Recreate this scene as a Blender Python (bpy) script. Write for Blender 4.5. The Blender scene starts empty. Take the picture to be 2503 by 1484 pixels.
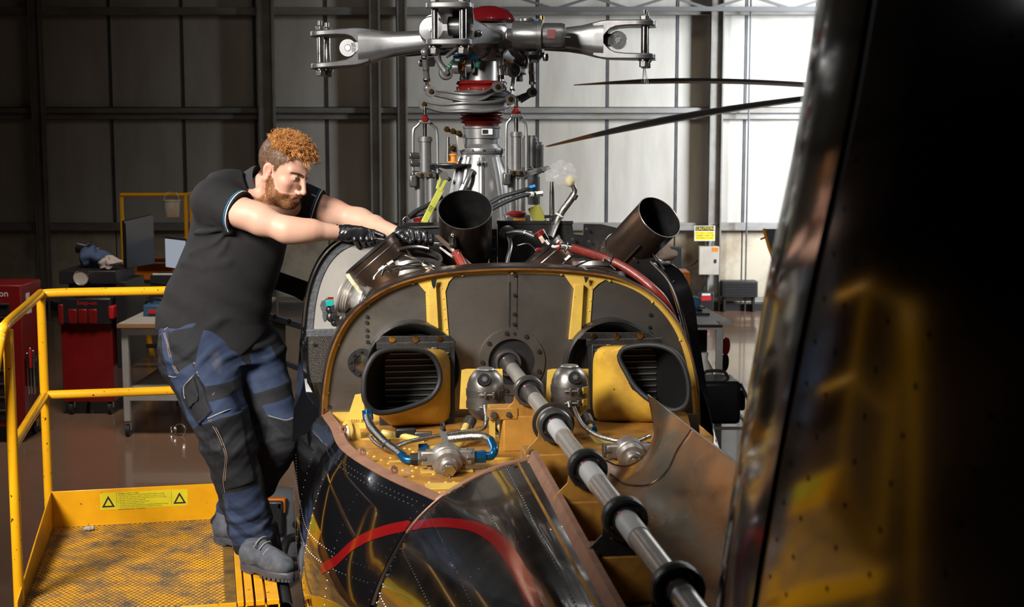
import bpy, bmesh, math, random
import numpy as np
from mathutils import Vector, Matrix

# ------------------------------------------------------------------ camera, light, exposure
SC = bpy.context.scene
COL = SC.collection
IW, IH, FPX = 2503.0, 1484.0, 50.0 / 36.0 * 2503.0
CAM_Z = 2.5
PITCH = math.atan(412.0 / FPX)
cam_d = bpy.data.cameras.new('camera'); cam = bpy.data.objects.new('camera', cam_d); COL.objects.link(cam)
cam_d.lens = 50; cam_d.sensor_width = 36; cam_d.clip_start = 0.05; cam_d.clip_end = 200
cam_d.dof.use_dof = True; cam_d.dof.focus_distance = 5.5; cam_d.dof.aperture_fstop = 7.1
cam.location = (0, 0, CAM_Z); cam.rotation_euler = (math.pi / 2 - PITCH, 0, 0)
SC.camera = cam
SC.view_settings.view_transform = 'Standard'; SC.view_settings.look = 'None'
SC.view_settings.gamma = 1; SC.view_settings.use_curve_mapping = False
SC.view_settings.exposure = 0.15
w = bpy.data.worlds.new('World'); SC.world = w; w.use_nodes = True
w.node_tree.nodes['Background'].inputs[0].default_value = (0.55, 0.6, 0.7, 1)
w.node_tree.nodes['Background'].inputs[1].default_value = 0.012

def area(name, loc, target, size, energy, col=(1, 1, 1), spread=180):
    l = bpy.data.lights.new(name, 'AREA'); l.shape = 'RECTANGLE'; l.size, l.size_y = size
    l.energy = energy; l.color = col; l.spread = math.radians(spread)
    o = bpy.data.objects.new(name, l); COL.objects.link(o); o.location = loc
    o.rotation_euler = (Vector(target) - Vector(loc)).to_track_quat('-Z', 'Y').to_euler()
    return o
area('key_softbox', (-2.9, 1.2, 4.4), (-0.75, 5.5, 1.5), (1.3, 1.3), 72, (1, 0.96, 0.91), 58)
area('rim_softbox', (3.4, 7.4, 4.2), (-0.1, 5.8, 2.5), (0.8, 2.0), 26, (0.92, 0.96, 1), 80)
area('rim_softbox_low', (-3.8, 7.2, 4.0), (-0.2, 5.7, 2.5), (0.7, 1.8), 14, (0.95, 0.97, 1), 70)
area('top_softbox', (0.5, 3.6, 5.8), (0.3, 5.4, 1.8), (1.8, 1.0), 9, (1, 0.97, 0.93), 80)
area('hangar_door_daylight', (8.5, 15.0, 4.6), (4.6, 20.5, 3.2), (2.0, 4.0), 420, (0.90, 0.95, 1), 66)
area('hangar_fill_lamp', (5.0, 14.5, 6.8), (4.4, 17.5, 0.0), (3, 2), 60, (1, 0.84, 0.62), 90)
area('hangar_fill_lamp', (-0.5, 14.0, 6.8), (-0.5, 19.5, 1.5), (4, 2), 14, (1, 0.88, 0.70), 110)
area('hangar_fill_lamp', (-2.2, 9.0, 6.4), (-3.0, 12.2, 0.4), (2, 1.5), 60, (1, 0.90, 0.78), 80)  # added lamp without a fixture, brightens the dark left workshop

# ------------------------------------------------------------------ pixel -> place helpers (measuring from the photograph)
_cp, _sp = math.cos(PITCH), math.sin(PITCH)
def ray(px, py):
    dx, dy = (px - IW / 2) / FPX, (IH / 2 - py) / FPX
    return Vector((dx, _cp + dy * _sp, -_sp + dy * _cp))
ORG = Vector((0, 0, CAM_Z))
def wy(px, py, Y):
    d = ray(px, py); return ORG + d * (Y / d.y)
def wz(px, py, z):
    d = ray(px, py); return ORG + d * ((z - CAM_Z) / d.z)
# helicopter frame: a = right, b = forward (away from the camera), c = up
PSI = math.atan((1251.5 - 824) / FPX * _cp)
SHAFT_Z = 1.67
_h = wz(1240, 885, SHAFT_Z)
HORG = Vector((_h.x, _h.y, 0.0))
HF = Vector((-math.sin(PSI), math.cos(PSI), 0)); HR = Vector((math.cos(PSI), math.sin(PSI), 0))
def to_h(p):
    q = p - HORG; return Vector((q.dot(HR), q.dot(HF), q.z))
def to_w(p):
    return HORG + HR * p[0] + HF * p[1] + Vector((0, 0, p[2]))
def hb(px, py, b):
    d = ray(px, py); t = (b - (ORG - HORG).dot(HF)) / d.dot(HF); return to_h(ORG + d * t)
def ha(px, py, a):
    d = ray(px, py); t = (a - (ORG - HORG).dot(HR)) / d.dot(HR); return to_h(ORG + d * t)
def hc(px, py, c):
    return to_h(wz(px, py, c))

# ------------------------------------------------------------------ materials
MATS = {}
def mat(name, col, rough=0.5, metal=0.0, col2=None, nscale=6.0, namt=0.5, bump=0.0, bscale=40.0, coat=0.0,
        alpha=None, trans=0.0, emit=None, detail=6.0, stretch=(1, 1, 1), rvar=0.0, edge=None, spec=0.5):
    m = bpy.data.materials.new(name); m.use_nodes = True; MATS[name] = m
    nt = m.node_tree; N = nt.nodes; L = nt.links; p = N['Principled BSDF']
    p.inputs['Base Color'].default_value = (*col, 1); p.inputs['Roughness'].default_value = rough
    p.inputs['Metallic'].default_value = metal; p.inputs['Specular IOR Level'].default_value = spec
    if coat: p.inputs['Coat Weight'].default_value = coat; p.inputs['Coat Roughness'].default_value = 0.04
    if trans: p.inputs['Transmission Weight'].default_value = trans
    if alpha is not None: p.inputs['Alpha'].default_value = alpha
    if emit: p.inputs['Emission Color'].default_value = (*emit[0], 1); p.inputs['Emission Strength'].default_value = emit[1]
    tc = N.new('ShaderNodeTexCoord'); mp = N.new('ShaderNodeMapping'); mp.inputs['Scale'].default_value = stretch
    L.new(tc.outputs['Object'], mp.inputs['Vector'])
    if col2 is not None or rvar:
        n = N.new('ShaderNodeTexNoise'); n.inputs['Scale'].default_value = nscale; n.inputs['Detail'].default_value = detail
        n.inputs['Roughness'].default_value = 0.65
        L.new(mp.outputs['Vector'], n.inputs['Vector'])
        if col2 is not None:
            r = N.new('ShaderNodeValToRGB'); r.color_ramp.elements[0].color = (*col, 1); r.color_ramp.elements[1].color = (*col2, 1)
            c0 = 0.5 - (namt - 0.5) * 0.5
            r.color_ramp.elements[0].position = max(0.0, c0 - 0.12); r.color_ramp.elements[1].position = min(1.0, c0 + 0.2)
            L.new(n.outputs['Fac'], r.inputs['Fac']); L.new(r.outputs['Color'], p.inputs['Base Color'])
        if rvar:
            mr = N.new('ShaderNodeMapRange'); mr.inputs['From Min'].default_value = 0.3; mr.inputs['From Max'].default_value = 0.7
            mr.inputs['To Min'].default_value = max(0.02, rough - rvar); mr.inputs['To Max'].default_value = min(1, rough + rvar)
            L.new(n.outputs['Fac'], mr.inputs['Value']); L.new(mr.outputs['Result'], p.inputs['Roughness'])
    if bump:
        bn = N.new('ShaderNodeTexNoise'); bn.inputs['Scale'].default_value = bscale; bn.inputs['Detail'].default_value = 4
        b = N.new('ShaderNodeBump'); b.inputs['Strength'].default_value = bump; b.inputs['Distance'].default_value = 0.01
        L.new(mp.outputs['Vector'], bn.inputs['Vector']); L.new(bn.outputs['Fac'], b.inputs['Height']); L.new(b.outputs['Normal'], p.inputs['Normal'])
    return m
def chips(m, chip_col, scale=40, thr=0.68, rough=None):
    """paint chips with a shape of their own: mixes chip_col where a noise passes a threshold"""
    nt = m.node_tree; N = nt.nodes; L = nt.links; p = N['Principled BSDF']
    src = p.inputs['Base Color'].links[0].from_socket if p.inputs['Base Color'].links else None
    tc = N.new('ShaderNodeTexCoord'); n = N.new('ShaderNodeTexNoise'); n.inputs['Scale'].default_value = scale; n.inputs['Detail'].default_value = 5
    r = N.new('ShaderNodeValToRGB'); r.color_ramp.elements[0].position = thr; r.color_ramp.elements[1].position = thr + 0.015
    mx = N.new('ShaderNodeMix'); mx.data_type = 'RGBA'
    if src: L.new(src, mx.inputs['A'])
    else: mx.inputs['A'].default_value = p.inputs['Base Color'].default_value
    mx.inputs['B'].default_value = (*chip_col, 1)
    L.new(tc.outputs['Object'], n.inputs['Vector']); L.new(n.outputs['Fac'], r.inputs['Fac']); L.new(r.outputs['Color'], mx.inputs['Factor'])
    L.new(mx.outputs['Result'], p.inputs['Base Color'])
    return m

# ------------------------------------------------------------------ mesh collecting
def ring_frame(t):
    t = Vector(t).normalized()
    u = t.cross(Vector((0, 0, 1)))
    if u.length < 1e-3: u = t.cross(Vector((1, 0, 0)))
    u.normalize(); return u, t.cross(u).normalized()
def smooth_path(pts, n=6):
    """Catmull-Rom through the points"""
    P = [Vector(p) for p in pts]
    if len(P) < 3: return P
    Q = [P[0] * 2 - P[1]] + P + [P[-1] * 2 - P[-2]]; out = []
    for i in range(1, len(Q) - 2):
        for k in range(n):
            t = k / n
            out.append(0.5 * ((2 * Q[i]) + (Q[i + 1] - Q[i - 1]) * t + (2 * Q[i - 1] - 5 * Q[i] + 4 * Q[i + 1] - Q[i + 2]) * t * t
                              + (-Q[i - 1] + 3 * Q[i] - 3 * Q[i + 1] + Q[i + 2]) * t ** 3))
    out.append(P[-1]); return out
class MB:
    def __init__(s): s.v = []; s.f = []
    def add(s, vs, fs):
        k = len(s.v); s.v += [tuple(v) for v in vs]; s.f += [tuple(i + k for i in f) for f in fs]; return s
    def box(s, lo, hi, M=None):
        (x0, y0, z0), (x1, y1, z1) = lo, hi
        vs = [Vector(p) for p in ((x0, y0, z0), (x1, y0, z0), (x1, y1, z0), (x0, y1, z0), (x0, y0, z1), (x1, y0, z1), (x1, y1, z1), (x0, y1, z1))]
        if M is not None: vs = [M @ v for v in vs]
        return s.add(vs, [(0, 3, 2, 1), (4, 5, 6, 7), (0, 1, 5, 4), (1, 2, 6, 5), (2, 3, 7, 6), (3, 0, 4, 7)])
    def boxc(s, c, d, M=None):
        return s.box([c[i] - d[i] / 2 for i in range(3)], [c[i] + d[i] / 2 for i in range(3)], M)
    def bar(s, p, q, wd, ht, up=(0, 0, 1)):
        p, q = Vector(p), Vector(q); t = (q - p).normalized(); r = t.cross(Vector(up)); 
        if r.length < 1e-4: r = t.cross(Vector((1, 0, 0)))
        r.normalize(); u = r.cross(t); r *= wd / 2; u *= ht / 2
        vs = [p - r - u, p + r - u, p + r + u, p - r + u, q - r - u, q + r - u, q + r + u, q - r + u]
        return s.add(vs, [(0, 1, 2, 3), (7, 6, 5, 4), (1, 0, 4, 5), (2, 1, 5, 6), (3, 2, 6, 7), (0, 3, 7, 4)])
    def tube(s, pts, r, n=12, caps=True, closed=False):
        P = [Vector(p) for p in pts]; m = len(P); rs = r if isinstance(r, (list, tuple)) else [r] * m
        vs = []; u = None
        for i, p in enumerate(P):
            if closed: t = P[(i + 1) % m] - P[i - 1]
            else: t = P[min(i + 1, m - 1)] - P[max(i - 1, 0)]
            t = t.normalized() if t.length > 1e-9 else Vector((0, 0, 1))
            if u is None: u, _ = ring_frame(t)
            else:
                u = u - t * u.dot(t)
                if u.length < 1e-5: u, _ = ring_frame(t)
                u.normalize()
            w_ = t.cross(u)
            for k in range(n):
                a = 2 * math.pi * k / n; vs.append(p + (u * math.cos(a) + w_ * math.sin(a)) * rs[i])
        fs = []
        for i in range(m if closed else m - 1):
            j = (i + 1) % m
            for k in range(n): fs.append((i * n + k, i * n + (k + 1) % n, j * n + (k + 1) % n, j * n + k))
        if caps and not closed:
            fs.append(tuple(range(n - 1, -1, -1))); fs.append(tuple(range((m - 1) * n, m * n)))
        return s.add(vs, fs)
    def cyl(s, p, q, r, r2=None, n=20, caps=True):
        return s.tube([p, q], [r, r if r2 is None else r2], n, caps)
    def lathe(s, prof, origin=(0, 0, 0), axis=(0, 0, 1), n=32, closed=False, caps=True):
        """prof = [(radius, height)]; caps where radius is > 0 at the ends unless closed"""
        o = Vector(origin); t = Vector(axis).normalized(); u, w_ = ring_frame(t); vs = []
        for (r, h) in prof:
            for k in range(n):
                a = 2 * math.pi * k / n; vs.append(o + t * h + (u * math.cos(a) + w_ * math.sin(a)) * r)
        fs = []; m = len(prof)
        for i in range(m if closed else m - 1):
            j = (i + 1) % m
            for k in range(n): fs.append((i * n + k, i * n + (k + 1) % n, j * n + (k + 1) % n, j * n + k))
        if not closed and caps:
            if prof[0][0] > 1e-6: fs.append(tuple(range(n - 1, -1, -1)))
            if prof[-1][0] > 1e-6: fs.append(tuple(range((m - 1) * n, m * n)))
        return s.add(vs, fs)
    def pipe(s, p, q, r, wall, n=28, r2=None):
        p, q = Vector(p), Vector(q); L = (q - p).length; r2 = r if r2 is None else r2
        return s.lathe([(r, 0), (r2, L), (r2 - wall, L), (r - wall, 0)], p, q - p, n, closed=True)
    def prism(s, outline, off):
        """outline = 3D points of a planar polygon, extruded by the vector off"""
        P = [Vector(p) for p in outline]; off = Vector(off); m = len(P)
        return s.add(P + [p + off for p in P], [tuple(range(m - 1, -1, -1)), tuple(range(m, 2 * m))] +
                     [(i, (i + 1) % m, m + (i + 1) % m, m + i) for i in range(m)])
    def loft(s, secs, closed=True, caps=True):
        n = len(secs[0]); vs = [p for q in secs for p in q]; fs = []
        for i in range(len(secs) - 1):
            for k in range(n if closed else n - 1):
                fs.append((i * n + k, i * n + (k + 1) % n, (i + 1) * n + (k + 1) % n, (i + 1) * n + k))
        if caps and closed:
            fs.append(tuple(range(n - 1, -1, -1))); fs.append(tuple(range((len(secs) - 1) * n, len(secs) * n)))
        return s.add(vs, fs)
    def sphere(s, c, r, n=16, m=10, M=None):
        c = Vector(c); r3 = r if isinstance(r, (tuple, list)) else (r, r, r); vs = []; fs = []
        vs.append(Vector((0, 0, r3[2])))
        for i in range(1, m):
            t = math.pi * i / m
            for k in range(n):
                a = 2 * math.pi * k / n; vs.append(Vector((r3[0] * math.sin(t) * math.cos(a), r3[1] * math.sin(t) * math.sin(a), r3[2] * math.cos(t))))
        vs.append(Vector((0, 0, -r3[2])))
        for k in range(n): fs.append((0, 1 + k, 1 + (k + 1) % n))
        for i in range(m - 2):
            for k in range(n): fs.append((1 + i * n + k, 1 + (i + 1) * n + k, 1 + (i + 1) * n + (k + 1) % n, 1 + i * n + (k + 1) % n))
        e = len(vs) - 1
        for k in range(n): fs.append((e, e - n + (k + 1) % n, e - n + k))
        if M is not None: vs = [M @ v for v in vs]
        return s.add([v + c for v in vs], fs)
    def torus(s, c, axis, R, r, n=32, m=8):
        u, w_ = ring_frame(axis); c = Vector(c)
        return s.tube([c + (u * math.cos(2 * math.pi * k / n) + w_ * math.sin(2 * math.pi * k / n)) * R for k in range(n)], r, m, closed=True)
    def hexnut(s, c, axis, r, h, hole=0):
        c = Vector(c); ax = Vector(axis).normalized()
        return s.cyl(c - ax * h / 2, c + ax * h / 2, r, n=6)
    def grid(s, rows, thick=0.0, nrm=None):
        """rows of points -> sheet; thick > 0 gives it thickness along local normals"""
        R = len(rows); C = len(rows[0]); P = [[Vector(p) for p in r] for r in rows]; vs = [p for r in P for p in r]; fs = []
        for i in range(R - 1):
            for k in range(C - 1): fs.append((i * C + k, i * C + k + 1, (i + 1) * C + k + 1, (i + 1) * C + k))
        if thick:
            ns = []
            for i in range(R):
                for k in range(C):
                    du = P[i][min(k + 1, C - 1)] - P[i][max(k - 1, 0)]; dv = P[min(i + 1, R - 1)][k] - P[max(i - 1, 0)][k]
                    nn = du.cross(dv); ns.append(nn.normalized() if nn.length > 1e-12 else Vector((0, 0, 1)))
            m = R * C; vs2 = [v - q * thick for v, q in zip(vs, ns)]; vs = vs + vs2
            fs += [tuple(m + i for i in reversed(f)) for f in fs]
            bd = [k for k in range(C)] + [i * C + C - 1 for i in range(1, R)] + [(R - 1) * C + k for k in range(C - 2, -1, -1)] + [i * C for i in range(R - 2, 0, -1)]
            for i in range(len(bd)): fs.append((bd[(i + 1) % len(bd)], bd[i], m + bd[i], m + bd[(i + 1) % len(bd)]))
        return s.add(vs, fs)
    def rivets(s, pts, nrm, r, h=None):
        h = r * 0.6 if h is None else h
        for i, p in enumerate(pts):
            nn = Vector(nrm[i] if isinstance(nrm, list) else nrm).normalized(); u, w_ = ring_frame(nn); p = Vector(p)
            vs = [p + (u * math.cos(k * math.pi / 3) + w_ * math.sin(k * math.pi / 3)) * r for k in range(6)]
            vs += [p + nn * h * 0.8 + (u * math.cos(k * math.pi / 3) + w_ * math.sin(k * math.pi / 3)) * r * 0.6 for k in range(6)] + [p + nn * h]
            s.add(vs, [(k, (k + 1) % 6, 6 + (k + 1) % 6, 6 + k) for k in range(6)] + [(6 + k, 6 + (k + 1) % 6, 12) for k in range(6)])
        return s
    def mesh(s, name, m=None, ang=40, flat=False):
        me = bpy.data.meshes.new(name); me.from_pydata(s.v, [], s.f); me.validate(); me.update()
        bm = bmesh.new(); bm.from_mesh(me); bmesh.ops.recalc_face_normals(bm, faces=bm.faces); bm.to_mesh(me); bm.free()
        if not flat:
            me.polygons.foreach_set('use_smooth', [True] * len(me.polygons)); me.set_sharp_from_angle(angle=math.radians(ang))
        if m is not None: me.materials.append(m)
        return me
    def build(s, name, m, parent=None, bevel=0.0, sub=0, ang=40, flat=False, kind=None, label=None):
        me = s.mesh(name, m, ang, flat); o = bpy.data.objects.new(name, me); COL.objects.link(o)
        if parent is not None: o.parent = parent
        if bevel:
            b = o.modifiers.new('bevel', 'BEVEL'); b.width = bevel; b.segments = 2; b.limit_method = 'ANGLE'; b.angle_limit = math.radians(35)
            b.use_clamp_overlap = True
            b.harden_normals = False
        if sub:
            q = o.modifiers.new('sub', 'SUBSURF'); q.levels = sub; q.render_levels = sub
        if kind: o['kind'] = kind
        if label: o['label'] = label
        return o
def empty(name, loc=(0, 0, 0), rz=0.0, label=None, cat=None, group=None, parent=None):
    o = bpy.data.objects.new(name, None); COL.objects.link(o); o.location = loc; o.rotation_euler = (0, 0, rz); o.empty_display_size = 0.1
    if parent is not None: o.parent = parent
    return tag(o, label, cat, group)
def tag(o, label=None, cat=None, group=None, kind=None):
    for k, v in (('label', label), ('category', cat), ('group', group), ('kind', kind)):
        if v: o[k] = v
    return o
def struct(o): o['kind'] = 'structure'; return o
def text(name, body, M, size, m, parent=None, extrude=0.0004, align='CENTER', label=None):
    """flat lettering as a mesh; M = world/local matrix placing the text plane"""
    cu = bpy.data.curves.new(name, 'FONT'); cu.body = body; cu.size = size; cu.extrude = extrude; cu.align_x = align; cu.align_y = 'CENTER'
    cu.resolution_u = 2
    t = bpy.data.objects.new('tmp_text', cu); COL.objects.link(t)
    dg = bpy.context.evaluated_depsgraph_get(); dg.update()
    me = bpy.data.meshes.new_from_object(t.evaluated_get(dg)); bpy.data.objects.remove(t)
    me.transform(M); me.materials.clear(); me.materials.append(m)
    o = bpy.data.objects.new(name, me); COL.objects.link(o)
    if parent is not None: o.parent = parent
    if label: o['label'] = label
    return o
def frame(o, x, y):
    """matrix with origin o, x axis x, y axis y (text lies in the xy plane)"""
    x = Vector(x).normalized(); y = Vector(y); y = (y - x * y.dot(x)).normalized(); z = x.cross(y)
    M = Matrix.Identity(4)
    for i in range(3): M[i][0], M[i][1], M[i][2], M[i][3] = x[i], y[i], z[i], o[i]
    return M

# ------------------------------------------------------------------ implicit surfaces for organic shapes
def smin(a, b, k):
    h = np.clip(0.5 + 0.5 * (b - a) / k, 0, 1); return b + (a - b) * h - k * h * (1 - h)
def smax(a, b, k): return -smin(-a, -b, k)
def sd_cone(P, a, b, ra, rb):
    a = np.array(a, np.float32); b = np.array(b, np.float32); ba = b - a; pa = P - a
    h = np.clip((pa @ ba) / max(1e-9, float(ba @ ba)), 0, 1)
    return np.linalg.norm(pa - h[:, None] * ba, axis=1) - (ra + (rb - ra) * h)
def sd_ell(P, c, r, R=None):
    q = P - np.array(c, np.float32)
    if R is not None: q = q @ R          # R columns = local axes
    r = np.array(r, np.float32); k0 = np.linalg.norm(q / r, axis=1); k1 = np.linalg.norm(q / (r * r), axis=1)
    return k0 * (k0 - 1) / np.maximum(k1, 1e-6)
def sd_box(P, c, h, R=None, rad=0.0):
    q = P - np.array(c, np.float32)
    if R is not None: q = q @ R
    d = np.abs(q) - np.array(h, np.float32) + rad
    return np.linalg.norm(np.maximum(d, 0), axis=1) + np.minimum(d.max(axis=1), 0) - rad
def surfnet(f, lo, hi, h):
    """naive surface nets with a narrow band; returns verts (N,3), quads (M,4)"""
    lo = np.array(lo, np.float32); hi = np.array(hi, np.float32)
    K = 4; nc = np.ceil((hi - lo) / (h * K)).astype(int) + 1
    ax = [lo[i] + np.arange(nc[i], dtype=np.float32) * h * K for i in range(3)]
    G = np.stack(np.meshgrid(*ax, indexing='ij'), -1).reshape(-1, 3)
    D = f(G).reshape(nc)
    nf = (nc - 1) * K + 1
    # fine grid value: start from nearest coarse, evaluate the band
    ii = [np.minimum((np.arange(nf[i]) + K // 2) // K, nc[i] - 1) for i in range(3)]
    V = D[np.ix_(*ii)].astype(np.float32)
    band = np.abs(V) < h * K * 1.9
    idx = np.argwhere(band)
    V[band] = f(lo + idx.astype(np.float32) * h)
    S = V < 0
    c = np.zeros(np.array(V.shape) - 1, np.int8)
    for dx in (0, 1):
        for dy in (0, 1):
            for dz in (0, 1): c += S[dx:dx + c.shape[0], dy:dy + c.shape[1], dz:dz + c.shape[2]]
    cells = np.argwhere((c > 0) & (c < 8)); n = len(cells)
    ids = np.full(c.shape, -1, np.int64); ids[tuple(cells.T)] = np.arange(n)
    acc = np.zeros((n, 3), np.float32); cnt = np.zeros(n, np.float32)
    cor = [(0, 0, 0), (1, 0, 0), (0, 1, 0), (1, 1, 0), (0, 0, 1), (1, 0, 1), (0, 1, 1), (1, 1, 1)]
    cv = [V[cells[:, 0] + o[0], cells[:, 1] + o[1], cells[:, 2] + o[2]] for o in cor]
    for (i, j) in ((0, 1), (2, 3), (4, 5), (6, 7), (0, 2), (1, 3), (4, 6), (5, 7), (0, 4), (1, 5), (2, 6), (3, 7)):
        a, b = cv[i], cv[j]; x = (a < 0) != (b < 0); t = np.where(x, a / np.where(np.abs(a - b) < 1e-12, 1, a - b), 0)
        p = np.array(cor[i], np.float32) + t[:, None] * (np.array(cor[j], np.float32) - np.array(cor[i], np.float32))
        acc[x] += p[x]; cnt[x] += 1
    verts = lo + (cells + acc / np.maximum(cnt, 1)[:, None]) * h
    quads = []
    for d in range(3):
        e1, e2 = [(1, 2), (2, 0), (0, 1)][d]
        sl0 = [slice(None)] * 3; sl1 = [slice(None)] * 3; sl0[d] = slice(0, -1); sl1[d] = slice(1, None)
        a = S[tuple(sl0)]; b = S[tuple(sl1)]; e = np.argwhere(a != b); fl = a[tuple(e.T)]
        ok = (e[:, e1] > 0) & (e[:, e2] > 0) & (e[:, e1] < V.shape[e1] - 1) & (e[:, e2] < V.shape[e2] - 1); e = e[ok]; fl = fl[ok]
        def cid(o1, o2):
            q = e.copy(); q[:, e1] += o1; q[:, e2] += o2; return ids[tuple(q.T)]
        q = np.stack([cid(-1, -1), cid(0, -1), cid(0, 0), cid(-1, 0)], 1); q[~fl] = q[~fl][:, ::-1]; quads.append(q)
    return verts, np.concatenate(quads)
def sdf_object(name, f, lo, hi, h, m, parent=None, attrs=None, smooth_iter=1, label=None):
    v, q = surfnet(f, lo, hi, h)
    lab = np.arange(len(v))
    for _ in range(400):                              # keep only the largest connected shell
        mn = lab[q].min(axis=1); new = lab.copy()
        for k in range(4): np.minimum.at(new, q[:, k], mn)
        new = np.minimum(new, new[new])
        if (new == lab).all(): break
        lab = new
    ids, cnt = np.unique(lab, return_counts=True); keep = lab == ids[cnt.argmax()]
    if not keep.all():
        q = q[keep[q].all(axis=1)]; idx = np.cumsum(keep) - 1; v = v[keep]; q = idx[q]
    me = bpy.data.meshes.new(name)
    me.vertices.add(len(v)); me.vertices.foreach_set('co', v.astype(np.float32).ravel())
    me.loops.add(q.size); me.loops.foreach_set('vertex_index', q.astype(np.int32).ravel())
    me.polygons.add(len(q)); me.polygons.foreach_set('loop_start', np.arange(0, q.size, 4, dtype=np.int32))
    me.polygons.foreach_set('use_smooth', np.ones(len(q), bool)); me.update(calc_edges=True); me.validate()
    for an, fn in (attrs or {}).items():
        A = me.attributes.new(an, 'FLOAT', 'POINT'); A.data.foreach_set('value', fn(v).astype(np.float32))
    for mm in (m if isinstance(m, (list, tuple)) else [m]): me.materials.append(mm)
    o = bpy.data.objects.new(name, me); COL.objects.link(o)
    if parent is not None: o.parent = parent
    if smooth_iter:
        s = o.modifiers.new('smooth', 'SMOOTH'); s.factor = 0.5; s.iterations = smooth_iter
    if label: o['label'] = label
    return o
# ------------------------------------------------------------------ materials of the place
M_panel = mat('wall_panel', (0.50, 0.485, 0.45), 0.38, 0.0, (0.37, 0.345, 0.30), 1.2, 0.55, 0.05, 6, stretch=(1.6, 1, 0.35), rvar=0.1)
M_batten = mat('wall_batten', (0.075, 0.08, 0.09), 0.45, 0.3, (0.12, 0.125, 0.14), 8)
M_girt = mat('girt_steel', (0.27, 0.27, 0.265), 0.5, 0.1, (0.17, 0.155, 0.13), 3, 0.55, stretch=(0.5, 1, 2))
M_low = mat('lower_wall', (0.46, 0.41, 0.32), 0.7, 0.0, (0.23, 0.17, 0.11), 1.6, 0.42, 0.1, 10)
M_column = mat('column_steel', (0.24, 0.235, 0.22), 0.55, 0.1, (0.16, 0.14, 0.12), 3)
M_dark = mat('dark_steel', (0.02, 0.02, 0.022), 0.45, 0.2)
M_truss = mat('truss_steel', (0.12, 0.12, 0.12), 0.5, 0.2)
M_floor = mat('epoxy_floor', (0.235, 0.14, 0.092), 0.17, 0.0, (0.19, 0.115, 0.078), 0.7, 0.5, 0.015, 3, coat=0.3, rvar=0.06)
M_ceil = mat('ceiling_sheet', (0.10, 0.10, 0.10), 0.7)
M_yellow = chips(mat('yellow_enamel', (0.80, 0.37, 0.006), 0.3, 0.0, (0.70, 0.31, 0.006), 9, 0.5, 0.03, 60, coat=0.3), (0.03, 0.02, 0.015), 30, 0.69)
M_yellow_rail = chips(mat('yellow_rail_enamel', (0.82, 0.40, 0.008), 0.25, 0.0, (0.74, 0.33, 0.006), 5, 0.5, coat=0.4), (0.02, 0.015, 0.01), 55, 0.68)
M_tread = mat('worn_tread_plate', (0.66, 0.31, 0.012), 0.38, 0.1, (0.10, 0.085, 0.07), 9, 0.56, 0.2, 90, detail=10)
M_rubber = mat('black_rubber', (0.012, 0.012, 0.013), 0.6, 0, bump=0.05, bscale=120)
M_blackplastic = mat('black_plastic', (0.015, 0.015, 0.017), 0.4)
M_red = mat('red_cabinet', (0.20, 0.008, 0.008), 0.35, 0, (0.15, 0.006, 0.006), 3, coat=0.2)
M_chrome = mat('chrome', (0.75, 0.75, 0.75), 0.15, 1.0)
M_greyleg = mat('bench_grey_paint', (0.36, 0.36, 0.35), 0.45, 0, (0.28, 0.27, 0.26), 8)
M_woodtop = mat('bench_board', (0.42, 0.40, 0.37), 0.5, 0, (0.32, 0.28, 0.24), 5, stretch=(1, 8, 1))
M_woodedge = mat('bench_board_edge', (0.40, 0.20, 0.09), 0.5, 0, (0.30, 0.14, 0.06), 9, stretch=(3, 3, 20))
M_blue = mat('blue_plastic', (0.03, 0.09, 0.18), 0.45)
M_cloth_blue = mat('blue_rag', (0.05, 0.08, 0.16), 0.85, bump=0.4, bscale=30)
M_cloth_white = mat('pale_rag', (0.42, 0.36, 0.34), 0.9, bump=0.4, bscale=30)
M_orange = mat('orange_paint', (0.75, 0.20, 0.01), 0.4, 0, (0.62, 0.16, 0.01), 6)
M_white = mat('white_paint', (0.7, 0.69, 0.66), 0.45, 0, (0.55, 0.53, 0.48), 6)
M_ink = mat('black_ink', (0.01, 0.01, 0.01), 0.5)
M_signyel = mat('sign_yellow', (0.80, 0.62, 0.03), 0.5)
M_lime = mat('decal_lime', (0.72, 0.60, 0.02), 0.35, 0, (0.60, 0.47, 0.02), 12)
M_screen = mat('lit_screen', (0.3, 0.35, 0.45), 0.3, emit=((0.62, 0.68, 0.8), 0.35))
M_clear = mat('clear_plastic', (0.85, 0.85, 0.85), 0.12, 0, alpha=0.22)
M_perspex = mat('perspex', (0.75, 0.72, 0.65), 0.06, 0, alpha=0.18)
M_box = mat('electrical_box_grey', (0.46, 0.43, 0.38), 0.5, 0, (0.36, 0.32, 0.27), 4)
M_redtext = mat('red_lettering', (0.5, 0.01, 0.01), 0.5)
M_whitetext = mat('white_lettering', (0.75, 0.75, 0.75), 0.5)

# ------------------------------------------------------------------ the hangar
WY = 20.5
K = WY / FPX                                   # metres per pixel on the back wall
def wx(px): return wy(px, 400, WY).x
def wzz(py): return wy(1251, py, WY).z
fl = struct(MB().box((-16, -6, -0.2), (16, WY + 0.3, 0)).build('floor', M_floor))
back = struct(MB().box((-16, WY, 0), (16, WY + 0.3, 9)).build('wall_back', M_dark))
struct(MB().box((-16.3, -6, 0), (-16, WY + 0.3, 9)).build('wall_left', M_low))
struct(MB().box((16, -6, 0), (16.3, WY + 0.3, 9)).build('wall_right', M_low))
struct(MB().box((-16.3, -6, 9), (16.3, WY + 0.3, 9.2)).build('ceiling', M_ceil))
seams = [-420, -245, -70, 104, 279, 454, 629, 802, 976, 1146, 1313, 1482, 1650, 1816, 1988, 2160, 2335, 2510, 2690, 2870]
tiers = [(-190, 22), (38, 262), (292, 545)]
random.seed(3)
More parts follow.
